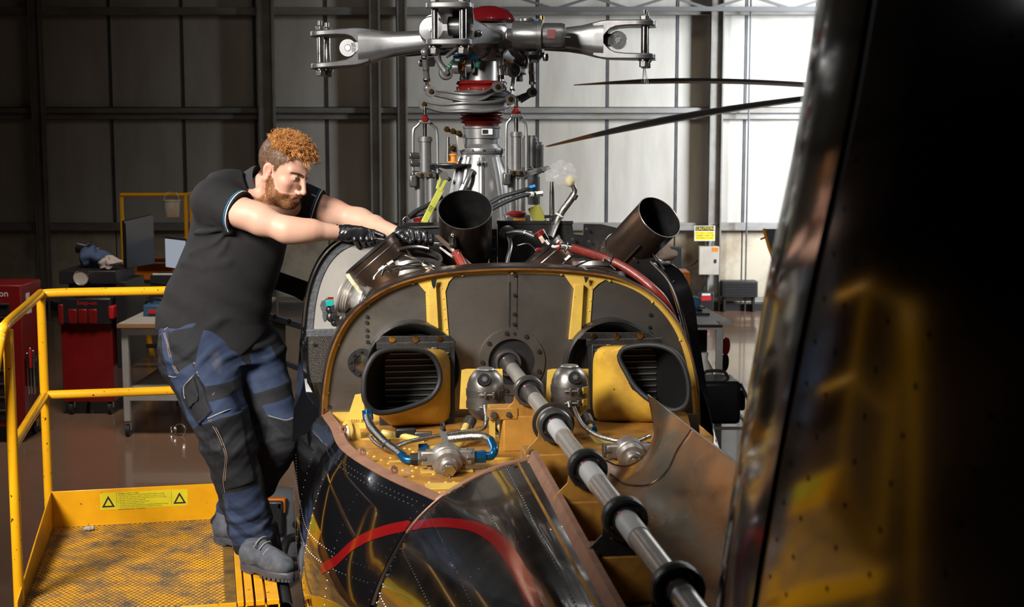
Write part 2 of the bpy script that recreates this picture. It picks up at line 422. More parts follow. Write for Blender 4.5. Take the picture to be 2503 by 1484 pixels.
for (t0, t1) in tiers:
    for s0, s1 in zip(seams[:-1], seams[1:]):
        x0, x1 = wx(s0 + 3.5), wx(s1 - 3.5)
        e = random.uniform(0, 0.008)
        MB().box((x0, WY - 0.05 - e, wzz(t1)), (x1, WY + 0.02, wzz(t0))).build('wall_panel', M_panel, back, bevel=0.006)
    for s in seams[1:-1]:
        MB().box((wx(s - 2.2), WY - 0.065, wzz(t1)), (wx(s + 2.2), WY + 0.02, wzz(t0))).build('batten', M_batten, back)
for s0, s1 in zip(seams[:-1], seams[1:]):
    MB().box((wx(s0 + 1.5), WY - 0.035 - random.uniform(0, 0.006), 0), (wx(s1 - 1.5), WY + 0.02, wzz(560))).build('lower_panel', M_low, back, bevel=0.006)
x0, x1 = wx(-420), wx(2870)
for i, (py0, py1, dep) in enumerate([(20, 39, 0.14), (264, 277, 0.16), (277, 292, 0.10), (543, 562, 0.12)]):
    struct(MB().box((x0, WY - dep - 0.05, wzz(py1)), (x1, WY - 0.02, wzz(py0))).build('trim_%d' % (i + 1), M_girt, bevel=0.008))
struct(MB().box((x0, WY - 0.30, 0.0), (x1, WY - 0.02, 0.10)).build('baseboard_back', M_dark))
struct(MB().box((x0, WY - 0.32, wzz(730)), (x1, WY - 0.24, wzz(721))).build('trim_5', M_girt))
for i, (c0, c1) in enumerate([(101, 127), (645, 682), (912, 936), (978, 1000), (1726, 1757)]):
    m = MB(); xa, xb = wx(c0), wx(c1); z1 = 8.9
    for xx in (xa, xb - 0.02): m.box((xx, WY - 0.34, 0), (xx + 0.02, WY - 0.18, z1))
    m.box((xa, WY - 0.27, 0), (xb, WY - 0.25, z1))
    struct(m.build('trim_%d' % (6 + i), M_column))
m = MB(); m.cyl((wx(1818), WY - 0.35, 0), (wx(1818), WY - 0.35, 8.8), 0.012); struct(m.build('trim_11', M_batten))
# lattice girder carrying the door track, top right
g = tag(empty('lattice_girder', (0, WY - 0.6, 0)), 'grey steel lattice girder with V bracing along the top of the back wall', 'girder')
zc = wy(1251, 22, WY - 0.6).z; zt = zc + 0.17
gx = lambda px: wy(px, 22, WY - 0.6).x
MB().bar((gx(1225), 0, zc), (gx(2500), 0, zc), 0.07, 0.06).build('bottom_chord', M_truss, g)
MB().bar((gx(1225), 0, zt), (gx(2500), 0, zt), 0.07, 0.06).build('top_chord', M_truss, g)
for nx in (1355, 1540, 1735, 1935, 2130, 2330):
    for sgn in (-1, 1):
        MB().bar((gx(nx), 0, zc), (gx(nx + sgn * 98), 0, zt), 0.04, 0.035).build('brace', M_truss, g)

# ------------------------------------------------------------------ yellow work platform
DECK = 0.85
PYAW = math.atan((1251.5 - 500) / FPX * _cp)
pf = Vector((-math.sin(PYAW), math.cos(PYAW), 0)); pr = Vector((math.cos(PYAW), math.sin(PYAW), 0))
PORG = wz(128, 1288, DECK)
def pl(px, py, z=0.0):
    q = wz(px, py, DECK + z) - PORG; return Vector((q.dot(pr), q.dot(pf), z))
plat = empty('work_platform', (PORG.x, PORG.y, 0), PYAW, 'yellow steel work platform with handrails the mechanic stands on', 'platform')
def PZ(v): return Vector((v[0], v[1], v[2] + DECK))
fr = pl(683, 1463); pw = fr.x; pd = -fr.y          # deck width and depth (front edge at y = -pd)
xs = pl(578, 1463).x                                # where the tread plate ends and the slotted beam begins
Y0 = -pd - 0.0
m = MB(); m.box((0.0, Y0, DECK - 0.02), (xs, 0, DECK - 0.004)); m.build('tread_plate', mat('tread_gaps', (0.20, 0.105, 0.015), 0.55, 0, (0.03, 0.022, 0.015), 6, 0.45, 0.2, 120, detail=9), plat)
# raised lozenges of the tread plate, nobody could count them
m = MB(); random.seed(5); rowh = 0.0175
ny = int(pd / rowh)
for j in range(ny):
    y = Y0 + 0.01 + j * rowh; nx = int((xs - 0.03) / 0.021)
    for i in range(nx):
        x = 0.015 + i * 0.021 + (0.0105 if j % 2 else 0)
        q = [Vector((x - 0.0085, y, DECK - 0.004)), Vector((x, y - 0.0058, DECK - 0.004)), Vector((x + 0.0085, y, DECK - 0.004)), Vector((x, y + 0.0058, DECK - 0.004))]
        t = [Vector((x - 0.0045, y, DECK + 0.001)), Vector((x + 0.0045, y, DECK + 0.0015))]
        m.add(q + t, [(0, 1, 5, 4), (1, 2, 5), (2, 3, 4, 5), (3, 0, 4)])
m.build('tread_pattern', M_tread, plat, flat=True, kind='stuff')
# slotted side beam
m = MB(); bw = (pw - xs)
for k, (u0, u1) in enumerate([(0.0, 0.17), (0.20, 0.40), (0.44, 0.66), (0.70, 1.0)]):
    MB().box((xs + bw * u0 + 0.002, Y0, DECK - 0.022), (xs + bw * u1, 0, DECK - 0.002)).build('deck_strip', M_yellow, plat, bevel=0.002)
m.box((xs, Y0 + 0.01, DECK - 0.10), (pw - 0.004, 0, DECK - 0.06)); m.build('side_beam', M_yellow, plat, bevel=0.003)
for u in (0.0, 0.2, 0.66, 0.97):
    MB().box((xs + bw * u, Y0, DECK - 0.07), (xs + bw * u + 0.006, 0, DECK - 0.02)).build('beam_web', M_yellow, plat)
MB().box((-0.03, Y0 - 0.006, DECK - 0.10), (xs, Y0, DECK - 0.003)).build('front_edge', M_yellow, plat, bevel=0.002)
# toe boards
MB().box((0.0, 0.0, DECK - 0.02), (pw - 0.14, 0.006, DECK + 0.152)).build('toe_board', M_yellow, plat, bevel=0.0015)
m = MB(); m.prism([(-0.004, 0, DECK - 0.02), (-0.004, 0, DECK + 0.152), (-0.004, Y0 * 0.45, DECK + 0.11), (-0.004, Y0, DECK + 0.05), (-0.004, Y0, DECK - 0.02)], (0.006, 0, 0))
m.build('toe_board', M_yellow, plat, bevel=0.0015)
# hand rails
R = 0.0185
RT, RM = 0.995, 0.565
nearx = pl(25, 790, RT); 
ny_ = -1.06
MB().tube(smooth_path([(0.0, 0.012, DECK + RT - 0.02), (0.02, 0.014, DECK + RT), (0.4, 0.014, DECK + RT), (pw - 0.14, 0.014, DECK + RT)], 6), R).build('top_rail', M_yellow_rail, plat)
MB().cyl((0.0, 0.014, DECK + RM), (pw - 0.14, 0.014, DECK + RM), R).build('mid_rail', M_yellow_rail, plat)
MB().cyl((-0.012, 0.014, DECK - 0.4), (-0.012, 0.014, DECK + RT + 0.004), R).build('post', M_yellow_rail, plat)
MB().cyl((pw - 0.14, 0.014, DECK - 0.4), (pw - 0.14, 0.014, DECK + RT + 0.004), R).build('post', M_yellow_rail, plat)
MB().tube(smooth_path([(-0.012, 0.014, DECK + RT), (-0.015, -0.5, DECK + RT), (-0.02, ny_ + 0.08, DECK + RT), (-0.03, ny_ + 0.015, DECK + RT - 0.03), (-0.045, ny_ - 0.02, DECK + RT - 0.12), (-0.13, ny_ - 0.06, DECK + 0.45), (-0.22, ny_ - 0.10, DECK - 0.05), (-0.34, ny_ - 0.16, 0.03)], 8), R).build('ladder_handrail', M_yellow_rail, plat)
MB().tube([(-0.012, 0.0, DECK + RM), (-0.012, ny_ + 0.05, DECK + RM)], R).build('mid_rail', M_yellow_rail, plat)
MB().cyl((-0.012, ny_ + 0.05, DECK - 0.4), (-0.012, ny_ + 0.05, DECK + RT - 0.015), R).build('post', M_yellow_rail, plat)
for (x, y) in ((0.03, -0.05), (pw - 0.06, -0.05), (0.03, Y0 + 0.05), (pw - 0.06, Y0 + 0.05)):
    MB().box((x - 0.025, y - 0.025, 0.10), (x + 0.025, y + 0.025, DECK - 0.02)).build('leg', M_yellow, plat, bevel=0.003)
    MB().lathe([(0.02, -0.02), (0.05, -0.02), (0.05, 0.02), (0.02, 0.02)], (x, y, 0.052), (1, 0, 0), closed=True).build('castor_wheel', M_rubber, plat)
for y in (-0.05, Y0 + 0.05):
    MB().box((0.03, y - 0.02, 0.14), (pw - 0.06, y + 0.02, 0.18)).build('base_rail', M_yellow, plat)
# black rubber buffer along the helicopter side
m = MB(); m.pipe((pw + 0.022, Y0 + 0.02, DECK - 0.045), (pw + 0.022, -0.02, DECK - 0.045), 0.028, 0.006)
m.build('rubber_buffer', M_rubber, plat)
MB().box((pw - 0.006, Y0 + 0.05, DECK - 0.09), (pw - 0.001, -0.05, DECK - 0.015)).build('buffer_plate', M_dark, plat)
# warning label on the toe board
d0 = Vector((pl(245, 1288).x, -0.0008, DECK)); lx0 = 0.198; lx1 = 0.562; lz0 = DECK + 0.062; lz1 = DECK + 0.135
lab = MB().box((lx0, -0.0006, lz0), (lx1, 0.001, lz1)).build('warning_label', M_lime, plat, label='lime yellow label with black print and two warning triangles')
def labtext(body, x, z, size, al='LEFT'):
    text('label_print', body, frame((x, -0.0009, z), (1, 0, 0), (0, 0, 1)), size, M_ink, lab, 0.0001, al)
lines = ['MOBILE SAFETY STEPS', 'YOU MUST OBSERVE THE FOLLOWING SAFETY PRECAUTIONS', '1. DO NOT lean outside the platform - all objects to be within arms reach.',
         '2. DO NOT lift objects heavier than 20 kg or that which you can carry easily.', '3. DO NOT exceed the safe working load.',
         '4. DO NOT use as a permanent means of access.', '5. ALWAYS use handrail where provided.',
         '6. ALWAYS make sure the handwheel is fully fitted & adjusted before ascending.', '7. ALWAYS ensure all feet wheels are firmly located on an even floor.', 'SAFE WORKING LOAD : 150 kg (330 lb)']
zz = lz1 - 0.006
for i, s in enumerate(lines):
    labtext(s, lx0 + 0.075, zz, [0.0088, 0.0068][i] if i < 2 else 0.0064); zz -= 0.0075 if i != 8 else 0.009
for cx in (lx0 + 0.034, lx1 - 0.034):
    a, b = 0.027, 0.016
    o3 = [(cx - a, lz0 + 0.010), (cx + a, lz0 + 0.010), (cx, lz0 + 0.060)]; i3 = [(cx - b, lz0 + 0.0165), (cx + b, lz0 + 0.0165), (cx, lz0 + 0.046)]
    m = MB(); m.add([(x, -0.0009, z) for x, z in o3 + i3], [(0, 1, 4, 3), (1, 2, 5, 4), (2, 0, 3, 5)]); m.build('warning_triangle', M_ink, lab, flat=True)
for cx in (lx0 + 0.068, lx1 - 0.068): MB().box((cx, -0.0009, lz0 + 0.006), (cx + 0.001, -0.0005, lz1 - 0.002)).build('label_rule', M_ink, lab)
# crumpled scrap on the deck
m = MB(); random.seed(11); c = PZ(pl(218, 1290, 0.012))
for k in range(3): m.sphere(c + Vector((0.012 * k - 0.012, random.uniform(-0.004, 0.004) - 0.01, 0)), (0.011, 0.008, 0.01), 7, 5)
o = m.build('crumpled_scrap', mat('scrap_paper', (0.45, 0.42, 0.35), 0.8, 0, (0.3, 0.25, 0.18), 60, bump=0.4, bscale=80), None, flat=True)
o.location = (PORG.x, PORG.y, 0); o.rotation_euler = (0, 0, PYAW)
tag(o, 'small crumpled dirty scrap lying on the yellow deck by the toe board', 'scrap')
# ------------------------------------------------------------------ background workshop, left
def castor(root, p, r=0.05):
    MB().lathe([(0.015, -0.016), (r, -0.016), (r, 0.016), (0.015, 0.016)], (p[0], p[1], r), (1, 0, 0), closed=True, n=20).build('castor_wheel', M_rubber, root)
    m = MB(); m.box((p[0] - 0.022, p[1] - 0.02, r), (p[0] - 0.018, p[1] + 0.02, r * 2.2)); m.box((p[0] + 0.018, p[1] - 0.02, r), (p[0] + 0.022, p[1] + 0.02, r * 2.2)); m.box((p[0] - 0.022, p[1] - 0.02, r * 2.2), (p[0] + 0.022, p[1] + 0.02, r * 2.2 + 0.01))
    m.build('castor_fork', M_chrome, root)
# work bench with casters
bp = wz(310, 1068, 0)                               # near left caster
def wyl(px, py, Y): return wy(px, py, Y)
yb = bp.y; xb = wy(290, 800, yb).x
bench = tag(empty('work_bench', (bp.x, bp.y, 0)), 'grey framed mobile work bench with wooden top behind the mechanic', 'bench')
bh = wy(310, 790, yb).z
def B(px, py, Y=yb): v = wy(px, py, Y); return Vector((v.x - bp.x, v.y - bp.y, v.z))
MB().box((B(290, 800).x, -0.05, bh - 0.03), (0.95, 1.9, bh + 0.0)).build('bench_top', M_woodtop, bench, bevel=0.004)
MB().box((B(290, 800).x, -0.055, bh - 0.032), (0.95, -0.05, bh)).build('top_edge', M_woodedge, bench)
for (x, y) in ((-0.02, 0.0), (0.82, 0.0), (-0.02, 1.8), (0.82, 1.8)):
    MB().box((x, y, 0.13), (x + 0.055, y + 0.055, bh - 0.03)).build('leg', M_greyleg, bench, bevel=0.004); castor(bench, (x + 0.028, y + 0.03), 0.05)
MB().box((0.03, 0.0, bh - 0.1), (0.86, 0.03, bh - 0.03)).build('apron', M_greyleg, bench)
sz = B(330, 965).z
MB().box((0.03, 0.0, sz - 0.05), (0.86, 0.03, sz + 0.02)).build('shelf_rail', M_greyleg, bench)
MB().box((0.0, 0.02, sz + 0.02), (0.86, 1.8, sz + 0.04)).build('shelf', M_woodtop, bench)
MB().box((0.25, 0.9, sz + 0.05), (0.86, 1.7, bh - 0.05)).build('drawer_cupboard', M_greyleg, bench, bevel=0.004)
# things on the bench
def top(name, m, matr, label, cat, **k): return tag(m.build(name, matr, None, **k), label, cat)
Yb2 = yb + 0.55; z0 = bh
q = wy(372, 745, Yb2)
dr = empty('power_drill', (q.x, q.y, z0), 0, 'blue power tool case on the wooden bench beside the mechanic', 'tool case')
MB().box((-0.05, -0.12, 0), (0.16, 0.16, 0.10)).build('case_body', M_blue, dr, bevel=0.012); MB().box((0.0, -0.14, 0.03), (0.09, -0.12, 0.06)).build('latch', M_redtext, dr)
MB().tube(smooth_path([(0.0, -0.02, 0.10), (0.02, -0.02, 0.14), (0.09, -0.02, 0.14), (0.11, -0.02, 0.10)], 5), 0.009).build('handle', M_blackplastic, dr)
dr.name = 'tool_case'
Y3 = yb + 1.15; q = wy(378, 700, Y3)
cr = empty('file_rack', (q.x, Y3, bh), 0, 'dark slotted file rack holding papers on the bench', 'rack')
for i in range(4): MB().box((0.0, -0.15 + i * 0.09, 0.0), (0.30, -0.14 + i * 0.09, 0.30)).build('divider', M_dark, cr)
MB().box((0, -0.16, 0), (0.3, 0.16, 0.012)).build('base', M_dark, cr); MB().box((0.01, -0.10, 0.012), (0.28, -0.08, 0.31)).build('papers', M_white, cr)
for i in range(3): MB().bar((0.0, -0.155, 0.08 + 0.08 * i), (0.3, -0.155, 0.04 + 0.08 * i), 0.01, 0.015).build('slat', M_dark, cr)
Y4 = yb + 1.72; q = wy(425, 620, Y4)
mo = empty('monitor', (q.x + 0.03, Y4, bh), math.radians(-50), 'thin black monitor with a lit screen standing on the bench', 'monitor')
MB().box((-0.22, -0.015, 0.28), (0.22, 0.015, 0.58)).build('housing', M_blackplastic, mo, bevel=0.004); MB().box((-0.205, -0.018, 0.295), (0.205, -0.014, 0.565)).build('screen', M_screen, mo)
MB().box((-0.02, 0.0, 0.0), (0.02, 0.02, 0.3)).build('stand', M_blackplastic, mo); MB().box((-0.1, -0.07, 0), (0.1, 0.08, 0.012)).build('foot', M_blackplastic, mo)
# red tool cabinet on casters with a tool bag and a raised black lid
cp = wz(212, 1015, 0); yc = cp.y
def C(px, py, Y=yc): v = wy(px, py, Y); return Vector((v.x - cp.x, v.y - cp.y, v.z))
cab = tag(empty('tool_cabinet', (cp.x, cp.y, 0)), 'dark red tool cabinet on casters with a raised black lid, left of the bench', 'cabinet')
xa, xb_ = C(152, 900).x, C(277, 900).x; zb, zt_ = C(200, 983).z, C(200, 792).z
MB().box((xa, 0, zb), (xb_, 0.65, zt_)).build('body', M_red, cab, bevel=0.008)
zlid = C(200, 662).z
MB().box((xa + 0.015, 0.22, zt_), (xb_ + 0.02, 0.66, zlid - 0.12)).build('upper_tray', M_blackplastic, cab, bevel=0.006)
MB().box((xa, 0.0, zlid - 0.12), (xb_ + 0.05, 0.66, zlid)).build('tray_rim', M_dark, cab, bevel=0.008)
MB().box((xb_ + 0.03, 0.02, zt_ - 0.4), (xb_ + 0.13, 0.66, zlid - 0.1)).build('side_locker', M_blackplastic, cab, bevel=0.006)
xl, xr_ = C(283, 600).x, C(316, 600).x
m = MB(); zz0, zz1 = C(290, 665).z, C(290, 545).z
m.prism([(xl, 0.3, zz0), (xl, 0.3, zz1 - 0.02), (xl + 0.02, 0.27, zz1 - 0.02), (xl + 0.02, 0.27, zz0)], (0, 0.02, 0))
m.add([(xl, 0.3, zz0), (xl, 0.3, zz1), (xr_ + 0.02, 0.8, zz1 + 0.03), (xr_ + 0.02, 0.8, zz0), (xl - 0.03, 0.33, zz0), (xl - 0.03, 0.33, zz1), (xr_ - 0.01, 0.83, zz1 + 0.03), (xr_ - 0.01, 0.83, zz0)],
      [(0, 1, 2, 3), (7, 6, 5, 4), (0, 4, 5, 1), (1, 5, 6, 2), (2, 6, 7, 3), (3, 7, 4, 0)])
m.build('raised_lid', M_blackplastic, cab, bevel=0.005)
for (x, y) in ((xa + 0.06, 0.06), (xb_ - 0.05, 0.06), (xa + 0.06, 0.58), (xb_ - 0.05, 0.58)): castor(cab, (x, y), 0.06)
MB().cyl((xa - 0.03, 0.05, zt_ - 0.01), (xa, 0.05, zt_ - 0.01), 0.012).build('pull_bar', M_chrome, cab)
# tool bag in front of the tray
def CW(px, py, Y): return wy(px, py, Y)
bg = empty('tool_bag', (cp.x, cp.y, zt_), 0, 'black and red open tool bag sitting on the red cabinet', 'bag')
bx0, bx1 = xa + 0.02, xb_ + 0.02; hb_ = C(200, 700).z - zt_
MB().box((bx0, -0.06, 0.0), (bx1, 0.2, hb_ * 0.72)).build('bag_body', M_blackplastic, bg, bevel=0.02)
MB().box((bx0 - 0.02, -0.066, 0.0), (bx0 + 0.03, 0.2, hb_ * 0.55)).build('side_pocket', M_red, bg, bevel=0.012)
for k in range(3): MB().box((bx0 + 0.07 + k * 0.09, -0.075, 0.01), (bx0 + 0.15 + k * 0.09, -0.055, hb_ * 0.42)).build('front_pocket', M_red, bg, bevel=0.01)
MB().box((bx1 - 0.03, -0.07, 0.05), (bx1 + 0.02, 0.18, hb_ * 0.5)).build('end_pocket', M_redtext, bg, bevel=0.012)
text('bag_lettering', 'Snap-on', frame(((bx0 + bx1) / 2 + 0.01, -0.0615, hb_ * 0.58), (1, 0, 0), (0, 0, 1)), 0.055, M_redtext, bg)
MB().tube(smooth_path([(bx0 + 0.08, 0.05, hb_ * 0.7), (bx0 + 0.1, 0.05, hb_), (bx1 - 0.1, 0.05, hb_), (bx1 - 0.08, 0.05, hb_ * 0.7)], 6), 0.012).build('handle', M_blue, bg)
# rags and work lamp on top
def blob(name, px, py, Y, r, matr, label, cat, seed, zbase):
    rnd = np.random.RandomState(seed); m = MB(); c = wy(px, py, Y)
    m.sphere((0, 0, 0), (r, r * 0.8, r * 0.55), 22, 14)
    V = np.array(m.v); d = V / np.linalg.norm(V, axis=1)[:, None]; s = np.zeros(len(V))
    for k in range(9):
        f = rnd.randn(3) * 3.2; s += np.sin(d @ f + rnd.rand() * 6) * 0.11
    V *= (1 + s)[:, None]; V[:, 2] -= V[:, 2].min(); m.v = [tuple(v) for v in V]
    o = m.build(name, matr, None, ang=60); o.location = (c.x, c.y, zbase); return tag(o, label, cat)
blob('shop_rag', 225, 650, yc + 0.3, 0.15, M_cloth_blue, 'crumpled blue rag heaped on the red tool cabinet', 'rag', 1, zlid)
blob('shop_rag', 268, 654, yc + 0.12, 0.085, M_cloth_white, 'pale crumpled rag beside the blue one on the cabinet', 'rag', 2, zlid)
blob('work_glove', 215, 640, yc + 0.45, 0.09, M_blackplastic, 'black glove lying on top of the blue rag', 'glove', 3, zlid + 0.10)
lp = wy(197, 679, yc - 0.12)
la = empty('work_lamp', (lp.x, lp.y, zlid - 0.12), 0, 'round metal work lamp facing out from the cabinet tray', 'lamp')
lz = lp.z - (zlid - 0.12)
MB().lathe([(0.0, 0.035), (0.05, 0.03), (0.066, 0.0), (0.074, 0.0), (0.076, 0.03), (0.05, 0.10), (0.0, 0.11)], (0, 0.0, lz), (0, 1, 0)).build('lamp_reflector', M_chrome, la)
MB().lathe([(0.0, 0.02), (0.064, 0.014), (0.064, 0.012), (0.0, 0.016)], (0, 0, lz), (0, 1, 0)).build('lens', M_box, la)
MB().cyl((0, 0.06, 0), (0, 0.06, lz - 0.03), 0.012).build('stem', M_dark, la); MB().cyl((0, 0.06, 0), (0, 0.06, 0.012), 0.05).build('base', M_dark, la)
# red drawer chest at the far left with spray cans and tools on its flank
ch = wz(40, 1085, 0); yk = ch.y
def Hh(px, py, Y=yk): v = wy(px, py, Y); return Vector((v.x - ch.x, v.y - ch.y, v.z))
kt = tag(empty('drawer_chest', (ch.x, ch.y, 0)), 'tall red drawer chest at the left edge of the picture', 'chest')
kx1 = Hh(58, 900).x; kz1 = Hh(40, 697).z; kz0 = 0.14
MB().box((kx1 - 0.75, 0, kz0), (kx1, 0.5, kz1)).build('carcass', M_red, kt, bevel=0.01)
nd = 9; zs = np.linspace(kz0 + 0.05, kz1 - 0.14, nd + 1)
for i in range(nd):
    d = MB().box((kx1 - 0.72, -0.015, zs[i] + 0.008), (kx1 - 0.09, 0.0, zs[i + 1] - 0.008)).build('drawer', M_blackplastic, kt, bevel=0.003)
    MB().box((kx1 - 0.70, -0.03, zs[i + 1] - 0.022), (kx1 - 0.10, -0.012, zs[i + 1] - 0.012)).build('pull', M_chrome, d)
text('chest_lettering', 'Snap-on', frame((kx1 - 0.22, -0.002, kz1 - 0.07), (1, 0, 0), (0, 0, 1)), 0.075, M_whitetext, kt)
MB().box((kx1, 0.12, kz1 - 0.17), (kx1 + 0.002, 0.2, kz1 - 0.08)).build('sticker', M_white, kt); MB().box((kx1, 0.12, kz1 - 0.25), (kx1 + 0.002, 0.24, kz1 - 0.19)).build('sticker', M_white, kt)
for y in (0.08, 0.42):
    for x in (kx1 - 0.68, kx1 - 0.07): castor(kt, (x, y), 0.06)
tc = Hh(62, 900)
MB().box((kx1, 0.05, tc.z - 0.16), (kx1 + 0.09, 0.35, tc.z + 0.06)).build('tool_holder', M_blackplastic, kt, bevel=0.006)
for i, (dx, cc, h) in enumerate([(0.02, M_blackplastic, 0.16), (0.045, M_redtext, 0.22), (0.07, M_chrome, 0.19)]):
    t = empty('screwdriver', (ch.x + kx1 + dx, ch.y + 0.03, tc.z - 0.2), 0, ['black handled screwdriver in the side holder of the drawer chest', 'red handled screwdriver in the side holder of the drawer chest', 'bright steel driver in the side holder of the drawer chest'][i], 'screwdriver', 'hand tools on the drawer chest')
    MB().cyl((0, 0, 0.2), (0, 0, 0.2 + h * 0.7), 0.011).build('grip', cc, t); MB().cyl((0, 0, -0.02), (0, 0, 0.2), 0.007).build('blade', M_chrome, t); MB().sphere((0, 0, 0.2 + h * 0.7), 0.012, 10, 6).build('pommel', M_chrome, t)
# second yellow platform by the wall with a hanging bucket
Yp = 15.5
q0 = wy(295, 476, Yp)
sp = empty('rear_platform', (q0.x, Yp, 0), 0, 'yellow mobile stair platform with guard rail in the background', 'platform')
def S(px, py, Y=Yp): v = wy(px, py, Y); return Vector((v.x - q0.x, v.y - Yp, v.z))
zr = S(300, 476).z
for a, b in ((295, 452), (452, 490)):
    A, Bq = S(a, 476), S(b, 476 if b < 470 else 466, Yp if b < 470 else Yp + 0.7)
    MB().cyl(A, Bq, 0.02).build('rail', M_yellow_rail, sp)
for px in (295, 452, 466):
    A = S(px, 476); MB().cyl((A.x, 0.02, 1.05), (A.x, 0.02, A.z), 0.022).build('post', M_yellow_rail, sp)
zo0, zo1 = S(300, 684).z, S(300, 645).z
MB().box((S(298, 660).x, 0.0, zo0), (S(470, 660).x, 0.9, zo1)).build('deck_beam', M_orange, sp, bevel=0.006)
for px in (335, 460):
    A = S(px, 690); MB().bar((A.x, 0.1, zo0), (A.x + 0.12, 0.1, 0.06), 0.04, 0.04, (0, 1, 0)).build('leg', M_yellow_rail, sp); MB().bar((A.x - 0.02, 0.8, zo0), (A.x - 0.12, 0.8, 0.06), 0.04, 0.04, (0, 1, 0)).build('leg', M_yellow_rail, sp)
for k in range(5):
    zk = 0.25 + k * 0.22; MB().box((S(320, 700).x + 0.1, -0.05 - 0.1 * (5 - k), zk), (S(430, 700).x, 0.08 - 0.1 * (5 - k), zk + 0.03)).build('step', M_dark, sp)
for px in (325, 430): MB().bar((S(px, 700).x, -0.55, 0.05), (S(px, 700).x, 0.0, zo0), 0.03, 0.06).build('stringer', M_dark, sp)
bq = wy(421, 530, Yp - 0.12)
bu = empty('plastic_bucket', (bq.x, Yp - 0.12, bq.z), 0, 'white plastic bucket hanging by its handle from the rear yellow rail', 'bucket')
MB().lathe([(0.075, 0), (0.09, 0.17), (0.096, 0.17), (0.096, 0.182), (0.086, 0.182), (0.07, 0.008), (0.0, 0.008)], n=28).build('tub', mat('bucket_plastic', (0.55, 0.5, 0.42), 0.4, 0, (0.35, 0.2, 0.08), 5, 0.4), bu)
MB().tube(smooth_path([(-0.09, 0, 0.17), (-0.05, 0, 0.26), (0.0, 0.09, zr - bq.z + 0.02), (0.05, 0, 0.26), (0.09, 0, 0.17)], 6), 0.003, 6).build('handle', M_white, bu)
# two rings lying on the floor, and a cable
for i, (px, py, r) in enumerate(((424, 1062, 0.035), (440, 1066, 0.05))):
    p = wz(px, py, 0); o = MB().torus((0, 0, r + 0.004), (0.25 if i else 0.9, 1, 0), r, 0.005, 24, 6).build('metal_ring', M_chrome); o.location = (p.x, p.y, 0)
    tag(o, ['smaller bright metal ring standing edge on on the floor', 'larger bright metal ring standing on the floor right of the small one'][i], 'ring', 'rings on the floor')
p0, p1 = wz(690, 1395, 0), wz(745, 1382, 0)
o = MB().tube(smooth_path([(p0.x - 0.3, p0.y + 0.1, 0.02), (p0.x, p0.y, 0.02), ((p0.x + p1.x) / 2, p0.y - 0.03, 0.02), (p1.x + 0.1, p1.y + 0.2, 0.02)], 6), 0.018, 8).build('power_cable', M_rubber); tag(o, 'thick black cable lying on the floor under the helicopter flank', 'cable')
# vacuum cleaner standing behind the mechanic's leg
vp = wz(672, 1390, 0)
vc = empty('vacuum_cleaner', (vp.x, vp.y + 0.25, 0), 0, 'grey and black workshop vacuum with an orange latch behind the mechanic', 'vacuum')
hz_ = wy(672, 1195, vp.y + 0.25).z
MB().lathe([(0.0, 0.03), (0.15, 0.03), (0.16, 0.08), (0.15, hz_ * 0.62), (0.155, hz_ * 0.66), (0.12, hz_ * 0.93), (0.06, hz_)], (0, 0, 0), (0, 0, 1), 28).build('tank', mat('vacuum_grey', (0.16, 0.165, 0.175), 0.5), vc)
MB().boxc((-0.01, -0.155, hz_ * 0.86), (0.13, 0.05, 0.09)).build('latch', M_orange, vc, bevel=0.008); MB().boxc((-0.01, -0.16, hz_ * 0.68), (0.12, 0.06, 0.22)).build('front_cover', M_blackplastic, vc, bevel=0.02)
MB().cyl((0.03, -0.19, hz_ * 0.86), (0.03, -0.16, hz_ * 0.86), 0.016).build('knob', M_dark, vc)
for a in range(4):
    x, y = 0.14 * math.cos(a * 1.57 + 0.78), 0.14 * math.sin(a * 1.57 + 0.78); MB().lathe([(0.01, -0.012), (0.03, -0.012), (0.03, 0.012), (0.01, 0.012)], (x, y, 0.031), (1, 0, 0), closed=True, n=16).build('castor_wheel', M_rubber, vc)
MB().tube(smooth_path([(0.1, -0.1, hz_ * 0.55), (0.2, -0.3, hz_ * 0.5), (0.12, -0.55, 0.25), (0.1, -0.7, 0.06)], 8), 0.025, 12).build('hose', M_rubber, vc)

# ------------------------------------------------------------------ background workshop, right
Yr = 10.6
q = wy(1700, 790, Yr)
wb = empty('side_bench', (q.x, Yr, 0), 0, 'grey topped work bench at the right behind the helicopter', 'bench')
def Rr(px, py, Y=Yr): v = wy(px, py, Y); return Vector((v.x - q.x, v.y - Yr, v.z))
zt2 = Rr(1770, 789, Yr + 0.6).z
m = MB(); P = [wz(1660, 741, zt2), wz(1705, 741, zt2), wz(1791, 786, zt2), wz(1660, 786, zt2)]
m.prism([(v.x - q.x, v.y - Yr, v.z) for v in P], (0, 0, -0.03)); m.build('bench_top', M_woodtop, wb, bevel=0.003)
zt3 = Rr(1764, 800).z; 
MB().box((Rr(1640, 800).x, 0, zt3 - 0.02), (Rr(1766, 800).x, 0.7, zt3)).build('tray', M_greyleg, wb)
for a, b, c, d in ((1640, 1766, -0.01, 0.02), (1640, 1766, 0.69, 0.71)): MB().box((Rr(a, 800).x, c, zt3), (Rr(b, 800).x, d, zt3 + 0.02)).build('tray_lip', M_dark, wb)
for px in (1655, 1752): MB().box((Rr(px, 800).x, 0.0, 0), (Rr(px, 800).x + 0.05, 0.05, zt3 - 0.02)).build('leg', M_greyleg, wb, bevel=0.004); MB().box((Rr(px, 800).x, 1.5, 0), (Rr(px, 800).x + 0.05, 1.55, zt3 - 0.02)).build('leg', M_greyleg, wb, bevel=0.004)
